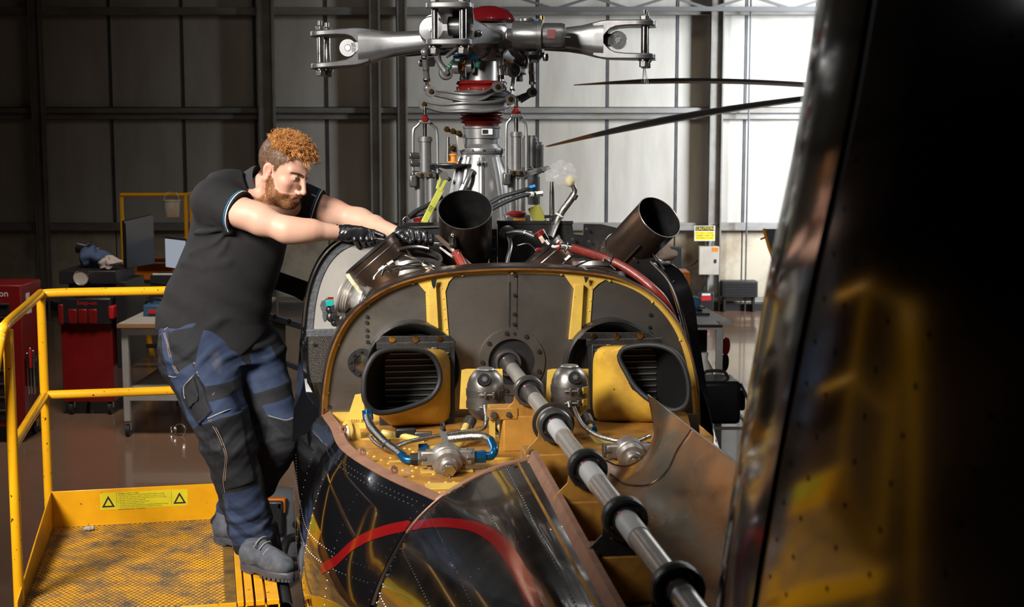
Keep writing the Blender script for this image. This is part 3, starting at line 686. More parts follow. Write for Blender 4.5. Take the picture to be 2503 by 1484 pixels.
MB().box((Rr(1650, 800).x, 0.1, 0.35), (Rr(1757, 800).x, 1.5, 0.38)).build('shelf', M_dark, wb); MB().box((Rr(1650, 800).x, 0.62, 0.38), (Rr(1757, 800).x, 0.65, zt3 - 0.05)).build('back_panel', M_dark, wb)
for i, (px, py, col, nm) in enumerate(((1772, 846, M_redtext, 'red'), (1769, 886, M_rubber, 'black'))):
    c = wy(px - 4, py, Yr + 0.1); o = MB().lathe([(0.0, -0.03), (0.065, -0.03), (0.07, -0.02), (0.045, 0.0), (0.07, 0.02), (0.065, 0.03), (0.0, 0.03)], (0, 0, 0), (1, -0.6, 0), 28).build('cable_reel', col); o.location = c
    tag(o, nm + ' reel hung on the end of the side bench' + (' above the black one' if i == 0 else ' below the red one'), 'reel')
bp2 = wy(1720, 925, Yr + 0.3); o = empty('jerry_can', (bp2.x, bp2.y, 0.38), 0, 'white plastic canister standing on the shelf of the side bench', 'canister')
hh = max(0.2, wy(1720, 862, Yr + 0.3).z - 0.38)
MB().lathe([(0.0, 0), (0.075, 0), (0.075, hh * 0.7), (0.03, hh * 0.88), (0.03, hh * 0.95)], n=20).build('bottle', M_white, o); MB().cyl((0, 0, hh * 0.95), (0, 0, hh), 0.034).build('cap', M_white, o)
gp = wz(1745, 1062, 0.25)
gb = empty('holdall_bag', (wy(1745, 1030, Yr - 0.45).x, Yr - 0.45, 0), 0, 'black fabric bag stacked on the clear crate by the side bench', 'bag')
zt4 = wy(1745, 925, Yr - 0.45).z; zb4 = wy(1745, 1028, Yr - 0.45).z
xw = 0.17
MB().box((-xw - 0.05, -0.15, zb4), (xw, 0.2, zt4)).build('bag_body', M_blackplastic, gb, bevel=0.03)
MB().tube(smooth_path([(-0.1, 0, zt4), (-0.06, 0, zt4 + 0.05), (0.06, 0, zt4 + 0.05), (0.1, 0, zt4)], 5), 0.012).build('carry_handle', M_rubber, gb)
MB().box((xw - 0.01, -0.05, zb4 + 0.08), (xw + 0.05, 0.1, zt4 - 0.08)).build('side_pocket', M_blackplastic, gb, bevel=0.015); MB().bar((xw, -0.1, zt4 - 0.02), (xw + 0.06, -0.12, zt4 - 0.14), 0.01, 0.02).build('strap', M_rubber, gb)
cx0, cx1 = wy(1700, 1080, Yr - 0.55).x, wy(1826, 1080, Yr - 0.55).x; czt = zb4 - 0.005
ck = empty('storage_crate', ((cx0 + cx1) / 2, Yr - 0.45, 0), 0, 'clear plastic storage crate full of odds and ends on the floor', 'crate')
hw = (cx1 - cx0) / 2
for nm, lo, hi in (('crate_wall', (-hw, -0.2, 0.01), (hw, -0.195, czt)), ('crate_wall', (-hw, 0.3, 0.01), (hw, 0.305, czt)), ('crate_wall', (-hw, -0.2, 0.01), (-hw + 0.005, 0.3, czt)), ('crate_wall', (hw - 0.005, -0.2, 0.01), (hw, 0.3, czt)), ('crate_base', (-hw, -0.2, 0), (hw, 0.3, 0.01))):
    MB().box(lo, hi).build(nm, M_clear, ck)
for lo, hi in (((-hw - 0.01, -0.215, czt - 0.02), (hw + 0.01, -0.195, czt)), ((-hw - 0.01, 0.3, czt - 0.02), (hw + 0.01, 0.32, czt)), ((hw - 0.005, -0.215, czt - 0.02), (hw + 0.015, 0.32, czt)), ((-hw - 0.015, -0.215, czt - 0.02), (-hw + 0.005, 0.32, czt))): MB().box(lo, hi).build('crate_rim', M_white, ck)
random.seed(4)
for i, (cc, lb) in enumerate(((M_redtext, 'red can seen through the wall of the clear crate'), (M_dark, 'black spanner roll inside the clear crate'), (M_cloth_blue, 'blue cloth bundle inside the clear crate'), (M_white, 'white tube lying inside the clear crate'))):
    o = MB().cyl((-0.12, 0, 0.05), (0.1, 0.03, 0.06), 0.045, n=14).build('crate_item', cc, bevel=0.008); o.location = ((cx0 + cx1) / 2 + 0.1 - 0.06 * (i % 2), Yr - 0.56 + 0.11 * i, 0.0); tag(o, lb, 'oddment', 'oddments in the clear crate')
# orange cabinet, blue cabinet and vice further back
Yo = 15.0; q = wy(1668, 760, Yo)
oc = empty('orange_cabinet', (q.x, Yo, 0), 0, 'small orange cabinet with a round white emblem beyond the right exhaust', 'cabinet')
oz1 = wy(1668, 665, Yo).z; ow = wy(1686, 700, Yo).x - q.x
MB().box((-0.25, 0, 0), (ow, 0.4, oz1)).build('body', M_orange, oc, bevel=0.008); MB().lathe([(0, 0.004), (0.05, 0.004), (0.05, 0)], (ow - 0.09, 0, wy(1668, 681, Yo).z), (0, -1, 0), 24).build('emblem', M_white, oc)
MB().lathe([(0, 0.006), (0.02, 0.006), (0.02, 0)], (ow - 0.09, 0, wy(1668, 681, Yo).z), (0, -1, 0), 20).build('emblem_mark', M_ink, oc)
q = wy(1635, 700, Yo + 0.6); bc = empty('blue_locker', (q.x, Yo + 0.6, 0), 0, 'dark blue metal locker behind the orange cabinet', 'locker')
bz = wy(1635, 655, Yo + 0.6).z; MB().box((-0.5, 0, 0), (wy(1654, 660, Yo + .6).x - q.x, 0.5, bz)).build('body', M_blue, bc, bevel=0.006); MB().box((-0.5, -0.01, bz - 0.04), (wy(1654, 660, Yo + .6).x - q.x + 0.01, 0.5, bz)).build('top_sheet', M_box, bc)
o = blob('dust_sheet', 1612, 640, Yo + 0.75, 0.16, M_cloth_white, 'pale crumpled dust sheet on top of the blue locker', 'sheet', 8, bz)
vq = wy(1698, 735, Yr + 1.2)
vi = empty('bench_vice', (vq.x - 0.03, Yr + 1.1, zt2), 0, 'dark blue bench vice fixed at the back of the side bench', 'vice')
MB().boxc((0, 0, 0.03), (0.14, 0.2, 0.06)).build('base', M_blue, vi, bevel=0.01); MB().boxc((0, 0.03, 0.10), (0.09, 0.14, 0.1)).build('body', M_blue, vi, bevel=0.012); MB().boxc((0, -0.09, 0.10), (0.10, 0.05, 0.1)).build('jaw', M_blue, vi, bevel=0.01)
MB().cyl((0, -0.11, 0.08), (0, -0.2, 0.08), 0.014).build('screw', M_chrome, vi); MB().cyl((-0.08, -0.19, 0.08), (0.08, -0.19, 0.08), 0.007).build('tommy_bar', M_chrome, vi)
# electrical box, caution sign, heater on the back wall
def wallp(px, py, d=0.06): return wy(px, py, WY - d)
a, b = wallp(1708, 672, 0.5), wallp(1758, 603, 0.5)
eb = empty('electrical_box', (a.x, WY - 0.5, a.z), 0, 'beige electrical box with an orange label on the back wall', 'electrical box')
MB().box((0, 0, 0), (b.x - a.x, 0.14, b.z - a.z)).build('housing', M_box, eb, bevel=0.008); MB().box((b.x - a.x - 0.10, -0.003, b.z - a.z - 0.07), (b.x - a.x - 0.01, 0, b.z - a.z - 0.01)).build('orange_label', M_orange, eb)
MB().box((b.x - a.x - 0.065, -0.012, 0.17), (b.x - a.x - 0.035, 0, 0.22)).build('lock', M_ink, eb)
for k in range(3): MB().tube(smooth_path([(0.09 + k * 0.05, 0.08, b.z - a.z), (0.10 + k * 0.05, 0.1, b.z - a.z + 0.06), (0.14 + k * 0.05, 0.13, b.z - a.z + 0.11)], 4), 0.008, 8).build('conduit', M_dark, eb)
MB().tube(smooth_path([(0.12, 0.08, 0), (0.12, 0.1, -0.1), (0.06, 0.12, -0.25)], 5), 0.012, 8).build('cable', M_dark, eb); MB().tube(smooth_path([(0, 0.08, 0.2), (-0.1, 0.1, 0.12), (-0.3, 0.12, 0.06)], 5), 0.01, 8).build('cable', M_dark, eb)
a, b = wallp(1697, 589, 0.42), wallp(1748, 552, 0.42)
sg = empty('caution_sign', (a.x, WY - 0.42, a.z), 0, 'yellow and black CAUTION sign on the back wall', 'sign')
sw, sh = b.x - a.x, b.z - a.z
MB().box((0, 0, 0), (sw, 0.006, sh)).build('board', M_white, sg); MB().box((0.012, -0.001, sh * 0.66), (sw - 0.012, 0, sh - 0.008)).build('header', M_ink, sg); MB().box((0.012, -0.001, 0.012), (sw - 0.012, 0, sh * 0.62)).build('field', M_signyel, sg)
text('sign_print', 'CAUTION', frame((sw / 2, -0.002, sh * 0.81), (1, 0, 0), (0, 0, 1)), sh * 0.27, M_signyel, sg)
for i, s in enumerate(('DO NOT STAND', 'UNDER OPEN OR', 'MOVING DOOR')): text('sign_print', s, frame((sw / 2, -0.002, sh * (0.52 - 0.17 * i)), (1, 0, 0), (0, 0, 1)), sh * 0.155, M_ink, sg)
MB().tube(smooth_path([(sw * 0.9, 0.1, sh), (sw + 0.05, 0.12, sh + 0.02), (sw + 0.07, 0.12, sh - 0.03)], 5), 0.008, 6).build('hanger', M_dark, sg)
a, b = wallp(1765, 727, 0.5), wallp(1853, 688, 0.5)
ht = empty('wall_heater', (a.x, WY - 0.5, a.z), 0, 'low dark metal heater standing against the back wall', 'heater')
MB().box((0, 0, 0.0), (b.x - a.x, 0.25, b.z - a.z)).build('casing', M_dark, ht, bevel=0.01)
for k in range(5): MB().box((0.03, -0.01, 0.04 + k * 0.035), (b.x - a.x - 0.03, 0, 0.055 + k * 0.035)).build('louvre', M_dark, ht)
for x in (0.03, b.x - a.x - 0.06): MB().box((x, 0.05, -a.z), (x + 0.03, 0.2, 0)).build('leg', M_dark, ht)
a = wallp(1650, 640, 0.95); o = empty('control_post', (a.x - 0.06, WY - 0.95, 0), 0, 'dark switch box on a post by the back wall', 'switch box')
MB().box((0, 0, a.z - 0.12), (0.16, 0.2, a.z + 0.2)).build('box', M_dark, o, bevel=0.01); MB().cyl((0.08, 0.1, 0), (0.08, 0.1, a.z - 0.12), 0.03).build('post', M_dark, o)
a = wallp(1722, 712, 0.6); o = empty('battery_charger', (a.x, WY - 0.7, 0), 0, 'small red and black box near the wall under the electrical box', 'charger')
MB().box((-0.12, 0, 0), (0.12, 0.2, a.z)).build('case', M_dark, o, bevel=0.01); MB().box((-0.06, -0.005, a.z - 0.12), (0.08, 0, a.z - 0.06)).build('front_panel', M_redtext, o); MB().box((-0.05, -0.006, a.z - 0.05), (0.07, 0, a.z - 0.02)).build('sticker', M_white, o)
# ------------------------------------------------------------------ second helicopter in the background, mostly behind the fin
Yq = 13.0
hub = wy(2400, 236, Yq)
h2 = empty('parked_helicopter', (hub.x, Yq, 0), 0, 'second dark helicopter parked at the right with drooping rotor blades', 'helicopter')
M_blade = mat('rotor_blade_grey', (0.10, 0.095, 0.09), 0.4, 0, (0.07, 0.06, 0.05), 3); M_bladetip = mat('rotor_blade_tip', (0.30, 0.14, 0.05), 0.45)
M_dark2 = mat('dark_green_hull', (0.02, 0.022, 0.02), 0.25, 0, coat=0.4)
def patch_win(x0, x1):
    out = []
    for z in (1.5, 1.65, 1.8):
        out.append([(x, 0.3 - 0.92 * 0.78 * math.cos(math.asin(min(0.95, (z - 1.4) / 0.86))) * (1 - 0.09 * max(0, -x - 0.2) ** 1.2 * 4), z) for x in np.linspace(x0, x1, 6)])
    return out
def blade(tip, root):
    A = Vector((tip.x - hub.x, tip.y - Yq, tip.z)); Bq = Vector((root.x - hub.x, root.y - Yq, root.z)); secs = []; secs2 = []
    n = 14
    for i in range(n + 1):
        t = i / n; p = A.lerp(Bq, t); p.z += 0.10 * math.sin(math.pi * t) * (1 - t)
        ch = 0.05 + 0.19 * min(1, t / 0.22); d = (Bq - A).normalized(); side = Vector((-d.y, d.x, 0)).normalized(); up = Vector((0, 0, 1))
        secs.append([p + side * ch * 0.5, p + side * ch * 0.25 + up * 0.022 * min(1, 0.2 + t * 5), p - side * ch * 0.2 + up * 0.026 * min(1, 0.2 + t * 5), p - side * ch * 0.5, p - side * ch * 0.2 - up * 0.018 * min(1, 0.2 + t * 5), p + side * ch * 0.25 - up * 0.012 * min(1, 0.2 + t * 5)])
    o = MB().loft(secs[1:]).build('rotor_blade', M_blade, h2); MB().loft(secs[:2]).build('blade_tip', M_bladetip, o)
blade(wy(1405, 208, 11.2), wy(2388, 234, 13.0)); blade(wy(1338, 358, 9.3), wy(2388, 190, 13.0))
MB().lathe([(0.06, 1.9), (0.06, hub.z - 0.1), (0.22, hub.z - 0.06), (0.22, hub.z + 0.06), (0.05, hub.z + 0.1)], n=24).build('rotor_mast', M_dark, h2)
secs = []
for x, r, zc_ in ((-1.45, 0.15, 1.35), (-1.2, 0.42, 1.35), (-0.8, 0.66, 1.4), (-0.2, 0.80, 1.4), (0.9, 0.75, 1.4), (1.8, 0.45, 1.6), (3.5, 0.2, 1.75)):
    secs.append([(x, r * 0.9 * math.cos(2 * math.pi * k / 20) + 0.3, zc_ + r * math.sin(2 * math.pi * k / 20)) for k in range(20)])
MB().loft(secs).build('fuselage', M_dark2, h2, sub=2, ang=180)
M_win = mat('dark_glazing', (0.02, 0.025, 0.03), 0.05, 0, coat=1.0)
for x0, x1 in ((-1.0, -0.55), (-0.45, 0.15), (0.25, 0.8)): MB().grid(patch_win(x0, x1), 0.0).build('side_window', M_win, h2)
for x, y in ((-0.6, 0.3), (0.9, -0.4), (0.9, 1.0)): MB().lathe([(0.03, -0.07), (0.15, -0.06), (0.17, 0.0), (0.15, 0.06), (0.03, 0.07)], (x, y, 0.17), (0, 1, 0), 24, closed=True).build('wheel', M_rubber, h2); MB().cyl((x, y, 0.17), (x, y * 0.5 + 0.15, 0.8), 0.04).build('oleo_leg', M_dark, h2)
def H2(px, py, Y=Yq - 0.9): v = wy(px, py, Y); return Vector((v.x - hub.x, v.y - Yq, v.z))
P = [H2(1868, 560), H2(1940, 560), H2(1945, 668), H2(1902, 664)]
MB().prism(P, (0, 0.03, 0)).build('open_door', mat('door_lining', (0.09, 0.10, 0.12), 0.4), h2)
MB().tube([H2(1867, 559), H2(1880, 605), H2(1903, 665)], 0.014, 8).build('door_edge', M_yellow_rail, h2); MB().tube([H2(1883, 668), H2(1912, 667)], 0.012, 8).build('door_stay', M_yellow_rail, h2); MB().tube([H2(1859, 585), H2(1872, 580)], 0.008, 6).build('door_latch', M_redtext, h2)
# ------------------------------------------------------------------ the mechanic
A3 = lambda v: np.array([v[0], v[1], v[2]], np.float32)
M_skin = mat('skin', (0.54, 0.325, 0.235), 0.5, 0, (0.57, 0.295, 0.205), 9, 0.5, 0.04, 300, spec=0.3)
M_skin.node_tree.nodes['Principled BSDF'].inputs['Subsurface Weight'].default_value = 0.0
def attr_mix(m, name, col, noise_scale=None, lo=0.0, hi=1.0, col_b=None, rough=None):
    """mix another colour into the base colour where a float attribute is high; optional noise breaks it into hairs"""
    nt = m.node_tree; N = nt.nodes; L = nt.links; p = N['Principled BSDF']
    at = N.new('ShaderNodeAttribute'); at.attribute_name = name; fac = at.outputs['Fac']
    mr = N.new('ShaderNodeMapRange'); mr.inputs['From Min'].default_value = lo; mr.inputs['From Max'].default_value = hi; L.new(fac, mr.inputs['Value']); fac = mr.outputs['Result']
    colsock = None
    if noise_scale:
        tc = N.new('ShaderNodeTexCoord'); n = N.new('ShaderNodeTexNoise'); n.inputs['Scale'].default_value = noise_scale; n.inputs['Detail'].default_value = 5; n.inputs['Roughness'].default_value = 0.8
        L.new(tc.outputs['Object'], n.inputs['Vector'])
        ma = N.new('ShaderNodeMapRange'); ma.inputs['From Min'].default_value = 0.34; ma.inputs['From Max'].default_value = 0.52; L.new(n.outputs['Fac'], ma.inputs['Value'])
        ad = N.new('ShaderNodeMath'); ad.operation = 'MULTIPLY_ADD'; ad.inputs[1].default_value = 1.5; ad.inputs[2].default_value = -0.5; L.new(fac, ad.inputs[0])
        su = N.new('ShaderNodeMath'); su.operation = 'ADD'; L.new(ad.outputs[0], su.inputs[0])
        ms = N.new('ShaderNodeMath'); ms.operation = 'MULTIPLY_ADD'; ms.inputs[1].default_value = 0.7; ms.inputs[2].default_value = -0.35; L.new(ma.outputs['Result'], ms.inputs[0]); L.new(ms.outputs[0], su.inputs[1]); su.use_clamp = True
        fac = su.outputs[0]
        if col_b is not None:
            r = N.new('ShaderNodeMix'); r.data_type = 'RGBA'; r.inputs['A'].default_value = (*col, 1); r.inputs['B'].default_value = (*col_b, 1); L.new(ma.outputs['Result'], r.inputs['Factor']); colsock = r.outputs['Result']
    mx = N.new('ShaderNodeMix'); mx.data_type = 'RGBA'; L.new(fac, mx.inputs['Factor'])
    if p.inputs['Base Color'].links: L.new(p.inputs['Base Color'].links[0].from_socket, mx.inputs['A'])
    else: mx.inputs['A'].default_value = p.inputs['Base Color'].default_value
    if colsock: L.new(colsock, mx.inputs['B'])
    else: mx.inputs['B'].default_value = (*col, 1)
    L.new(mx.outputs['Result'], p.inputs['Base Color'])
attr_mix(M_skin, 'flush', (0.66, 0.24, 0.17))
attr_mix(M_skin, 'lips', (0.50, 0.19, 0.16))
attr_mix(M_skin, 'crop', (0.085, 0.046, 0.027), 330, 0, 1, (0.14, 0.08, 0.045))
attr_mix(M_skin, 'beard', (0.16, 0.068, 0.03), 330, 0, 1, (0.33, 0.155, 0.07))
attr_mix(M_skin, 'brow', (0.07, 0.032, 0.016), 500, 0, 1)
M_hair = mat('ginger_hair', (0.36, 0.13, 0.028), 0.36, 0, (0.58, 0.28, 0.075), 45, 0.5, spec=0.6)
M_shirt = mat('charcoal_polo', (0.0105, 0.0098, 0.0105), 0.85, 0, (0.0135, 0.0125, 0.013), 20, bump=0.12, bscale=900, spec=0.25)
M_navy = mat('navy_canvas', (0.0155, 0.025, 0.054), 0.8, 0, (0.022, 0.034, 0.068), 14, 0.5, 0.15, 700, spec=0.3)
attr_mix(M_navy, 'black', (0.0085, 0.0085, 0.0105), None, -0.0012, 0.0012)
M_navy_chalk = M_navy
def chalk(m, col, scale, thr):
    nt = m.node_tree; N = nt.nodes; L = nt.links; p = N['Principled BSDF']; tc = N.new('ShaderNodeTexCoord'); mp = N.new('ShaderNodeMapping'); mp.inputs['Scale'].default_value = (1, 1, 0.45)
    n = N.new('ShaderNodeTexNoise'); n.inputs['Scale'].default_value = scale; n.inputs['Detail'].default_value = 7; r = N.new('ShaderNodeValToRGB'); r.color_ramp.elements[0].position = thr; r.color_ramp.elements[1].position = thr + 0.22; r.color_ramp.elements[1].color = (0.6, 0.6, 0.6, 1)
    mx = N.new('ShaderNodeMix'); mx.data_type = 'RGBA'; mx.inputs['B'].default_value = (*col, 1); L.new(p.inputs['Base Color'].links[0].from_socket, mx.inputs['A'])
    L.new(tc.outputs['Object'], mp.inputs['Vector']); L.new(mp.outputs['Vector'], n.inputs['Vector']); L.new(n.outputs['Fac'], r.inputs['Fac']); L.new(r.outputs['Color'], mx.inputs['Factor']); L.new(mx.outputs['Result'], p.inputs['Base Color'])
chalk(M_navy, (0.11, 0.105, 0.10), 11, 0.60)
M_glove = mat('nitrile_glove', (0.009, 0.009, 0.010), 0.33, 0, bump=0.10, bscale=90, spec=0.5)
M_suede = mat('grey_suede', (0.052, 0.056, 0.066), 0.9, 0, (0.10, 0.107, 0.122), 22, 0.5, 0.1, 400, spec=0.2)
M_sole = mat('boot_sole', (0.04, 0.04, 0.048), 0.55, 0, (0.06, 0.06, 0.07), 30)
M_pipe = mat('reflective_piping', (0.15, 0.15, 0.15), 0.5); M_stitch = mat('beige_stitching', (0.24, 0.165, 0.12), 0.7)
M_eye = mat('eye_white', (0.62, 0.58, 0.55), 0.15); M_iris = mat('iris_grey_blue', (0.11, 0.15, 0.17), 0.1); M_pupil = mat('pupil', (0.004, 0.004, 0.004), 0.05)

# head frame: columns are his right, face direction, up
yawf = math.radians(28); pit = math.radians(25)
fv = Vector((math.cos(yawf) * math.cos(pit), -math.sin(yawf) * math.cos(pit), -math.sin(pit)))
uv_ = Vector((math.cos(yawf) * math.sin(pit), -math.sin(yawf) * math.sin(pit), math.cos(pit)))
rv = fv.cross(uv_)
RH = np.array([A3(rv), A3(fv), A3(uv_)]).T.astype(np.float32)
HS = 1.07
HC = A3(wy(651, 421, 5.43)) - (RH @ np.array([0.079, -0.015, -0.02], np.float32)) * HS
def hl(P): return ((P - HC) @ RH) / HS                 # world -> head local
def hw_(q): return Vector((HC + RH @ (np.array(q, np.float32) * HS)).tolist())
def head_sdf(P):
    q = hl(P); s = q.copy(); s[:, 0] = np.abs(s[:, 0])            # mirror left/right
    d = sd_ell(q, (0, -0.013, 0.030), (0.0755, 0.095, 0.088))
    d = smin(d, sd_ell(q, (0, 0.028, -0.032), (0.060, 0.058, 0.072)), 0.03)
    d = smin(d, sd_cone(s, (0.056, -0.006, -0.045), (0.047, 0.022, -0.088), 0.016, 0.014), 0.022)
    d = smin(d, sd_cone(s, (0.047, 0.022, -0.088), (0.012, 0.066, -0.108), 0.015, 0.0145), 0.02)
    d = smin(d, sd_ell(q, (0, 0.066, -0.103), (0.024, 0.021, 0.017)), 0.016)
    d = smin(d, sd_ell(q, (0, 0.066, -0.075), (0.031, 0.023, 0.030)), 0.02)
    d = smin(d, sd_cone(s, (0.0, 0.077, 0.019), (0.047, 0.060, 0.022), 0.0115, 0.0085), 0.014)
    d = smin(d, sd_ell(s, (0.046, 0.050, -0.026), (0.018, 0.021, 0.016)), 0.016)
    d = smax(d, -sd_ell(s, (0.031, 0.096, -0.001), (0.0175, 0.020, 0.0115)), 0.012)
    d = smax(d, -sd_ell(s, (0.040, 0.090, -0.062), (0.008, 0.016, 0.02)), 0.02)
    d = smin(d, sd_ell(s, (0.034, 0.045, -0.05), (0.022, 0.026, 0.030)), 0.02)
    # eyelids: ball with an opening
    ball = sd_ell(s, (0.031, 0.0705, 0.0), (0.0140, 0.0140, 0.0140))
    opening = sd_ell(s, (0.0315, 0.0845, -0.0018), (0.0128, 0.014, 0.0040))
    d = smin(d, smax(ball, -opening, 0.0015), 0.004)
    d = np.minimum(d, 1e9)
    # nose
    d = smin(d, sd_cone(q, (0, 0.083, 0.012), (0, 0.1100, -0.040), 0.0080, 0.0082), 0.012)
    d = smin(d, sd_ell(q, (0, 0.1075, -0.0455), (0.0092, 0.0105, 0.0085)), 0.008)
    d = smin(d, sd_ell(s, (0.0125, 0.0965, -0.0495), (0.0075, 0.0115, 0.0078)), 0.006)
    d = smax(d, -sd_ell(s, (0.0075, 0.102, -0.0585), (0.004, 0.0065, 0.004)), 0.003)
    # lips
    d = smin(d, sd_ell(s, (0.006, 0.0865, -0.0715), (0.0185, 0.0085, 0.0052)), 0.005)
    d = smin(d, sd_ell(q, (0, 0.0865, -0.0815), (0.0185, 0.0088, 0.0062)), 0.005)
    d = smax(d, -sd_ell(q, (0, 0.098, -0.0762), (0.022, 0.010, 0.0011)), 0.003)
    # beard thickness, short crop
    # ears
    ear = sd_ell(s, (0.0765, -0.016, -0.014), (0.0062, 0.0165, 0.029), EARR)
    ear = smax(ear, -sd_ell(s, (0.0835, -0.0115, -0.011), (0.0078, 0.0108, 0.0185), EARR), 0.0025)
    ear = smin(ear, sd_ell(s, (0.0765, -0.006, -0.017), (0.004, 0.004, 0.007)), 0.003)
    ear = smin(ear, sd_ell(s, (0.0755, -0.010, -0.041), (0.0048, 0.0075, 0.008)), 0.005)
    d = smin(d, ear, 0.003)
    return d * HS - 0.0035 * beard_f(P) - 0.003 * crop_f(P)
_t = math.radians(14); EARR = np.array([[math.cos(0.28), -math.sin(0.28), 0], [math.sin(0.28), math.cos(0.28), 0], [0, 0, 1]], np.float32) @ np.array([[1, 0, 0], [0, math.cos(_t), -math.sin(_t)], [0, math.sin(_t), math.cos(_t)]], np.float32)
def sstep(x, a, b): t = np.clip((x - a) / (b - a), 0, 1); return t * t * (3 - 2 * t)
def beard_f(P):
    q = hl(P); f, u = q[:, 1], q[:, 2]; r = np.abs(q[:, 0])
    line = np.interp(f, [-0.02, 0.0, 0.012, 0.03, 0.05, 0.07, 0.085, 0.12], [-0.03, -0.02, -0.028, -0.055, -0.064, -0.0615, -0.0585, -0.0585])
    b = sstep(line - u, -0.003, 0.008) * sstep(f, -0.012, 0.004)
    b *= sstep(u, -0.138, -0.118)
    lip = np.maximum(0, 1 - sd_ell(q, (0, 0.095, -0.0765), (0.021, 0.03, 0.0085)) / 0.004) ; b *= 1 - np.clip(lip, 0, 1)
    return np.clip(b, 0, 1) * sstep(-np.linalg.norm(q, axis=1), -0.175, -0.15)
def crop_f(P):
    q = hl(P); f, u = q[:, 1], q[:, 2]; r = np.abs(q[:, 0])
    line = np.interp(f, [-0.12, -0.085, -0.05, -0.034, -0.02, 0.0, 0.012, 0.024, 0.045, 0.06, 0.1], [-0.055, -0.06, -0.055, -0.02, 0.012, 0.008, -0.012, 0.022, 0.045, 0.062, 0.075])
    c = sstep(u - line, -0.006, 0.012); c *= np.where((f > -0.035) & (f < 0.005) & (r > 0.074) & (u < 0.016), 0.0, 1.0)
    return np.clip(c, 0, 1) * sstep(-np.linalg.norm(q, axis=1), -0.165, -0.15)
def brow_f(P):
    q = hl(P); s = q.copy(); s[:, 0] = np.abs(s[:, 0])
    d = np.minimum(sd_cone(s, (0.010, 0.090, 0.010), (0.034, 0.084, 0.0175), 0.0050, 0.0048), sd_cone(s, (0.034, 0.084, 0.0175), (0.053, 0.066, 0.0155), 0.0048, 0.0018))
    return np.clip(1 - d / 0.003, 0, 1)
def lips_f(P):
    q = hl(P); return np.clip(1 - sd_ell(q, (0, 0.093, -0.0768), (0.0185, 0.02, 0.0085)) / 0.003, 0, 1)
def flush_f(P):
    q = hl(P); s = q.copy(); s[:, 0] = np.abs(s[:, 0])
    a = np.exp(-(np.linalg.norm((s - np.array([0.077, -0.016, -0.018], np.float32)) / np.array([0.02, 0.025, 0.035], np.float32), axis=1)) ** 2) * 0.75
    a += np.exp(-(np.linalg.norm((s - np.array([0.05, 0.055, -0.035], np.float32)) / 0.026, axis=1)) ** 2) * 0.35
    a += np.exp(-(np.linalg.norm((q - np.array([0, 0.11, -0.046], np.float32)) / 0.016, axis=1)) ** 2) * 0.55
    a += np.exp(-(np.linalg.norm((q - np.array([0.05, -0.03, -0.10], np.float32)) / 0.05, axis=1)) ** 2) * 0.45
    return np.clip(a, 0, 1)
J = lambda px, py, Y: A3(wy(px, py, Y))
# arm joints
RS, RE0, RE, RF, RW = J(552, 505, 5.40), J(640, 540, 5.335), J(698, 561, 5.32), J(760, 564, 5.35), J(835, 569, 5.405)
LS, LE0, LE, LF, LW = J(745, 496, 5.665), J(815, 520, 5.66), J(872, 538, 5.645), J(915, 553, 5.58), J(975, 573, 5.475)
NB, NT = J(628, 486, 5.56), J(664, 446, 5.54)
def arm_r(P):
    d = sd_cone(P, RS, RE0, 0.066, 0.0555); d = smin(d, sd_cone(P, RE0, RE, 0.0545, 0.0455), 0.02)
    d = smin(d, sd_cone(P, RE, RF, 0.0475, 0.0415), 0.02); d = smin(d, sd_cone(P, RF, RW, 0.041, 0.0265), 0.02)
    d = smin(d, sd_ell(P, J(606, 523, 5.33), (0.075, 0.045, 0.046)), 0.03)      # biceps
    d = smin(d, sd_ell(P, J(722, 566, 5.325), (0.06, 0.040, 0.043)), 0.03)       # forearm belly
    return d
def arm_l(P):
    d = sd_cone(P, LS, LE0, 0.064, 0.052); d = smin(d, sd_cone(P, LE0, LE, 0.052, 0.044), 0.02)
    d = smin(d, sd_cone(P, LE, LF, 0.044, 0.041), 0.02); d = smin(d, sd_cone(P, LF, LW, 0.040, 0.0265), 0.02)
    return smin(d, sd_ell(P, J(880, 538, 5.63), (0.05, 0.04, 0.042)), 0.03)
def chest_core(P):
    d = sd_cone(P, RS, LS, 0.06, 0.06); d = smin(d, sd_ell(P, J(600, 560, 5.52), (0.13, 0.11, 0.12)), 0.08); return d
def neck_f(P):
    d = sd_cone(P, NB, NT, 0.070, 0.061)
    return smin(d, sd_cone(P, J(632, 500, 5.50), A3(hw_((0.068, -0.02, -0.05))), 0.022, 0.013), 0.02)
def body_sdf(P):
    d = smin(head_sdf(P), neck_f(P), 0.018)
    d = smin(d, chest_core(P), 0.03); d = smin(d, arm_r(P), 0.02); return smin(d, arm_l(P), 0.02)
PL = wz(600, 1390, DECK)
person = empty('person', (PL.x, PL.y, DECK), 0, 'person in charcoal polo and navy work trousers leaning in with a spanner', 'person')
def pchild(o):
    if o.parent == person: o.location = (-PL.x, -PL.y, -DECK)
    return o
body = pchild(sdf_object('body', body_sdf, J(490, 640, 5.10) , J(1010, 300, 5.85) + np.array([0.0, 0, 0.03]), 0.0026, M_skin, person,
      {'beard': beard_f, 'crop': crop_f, 'brow': brow_f, 'lips': lips_f, 'flush': flush_f}, 1))
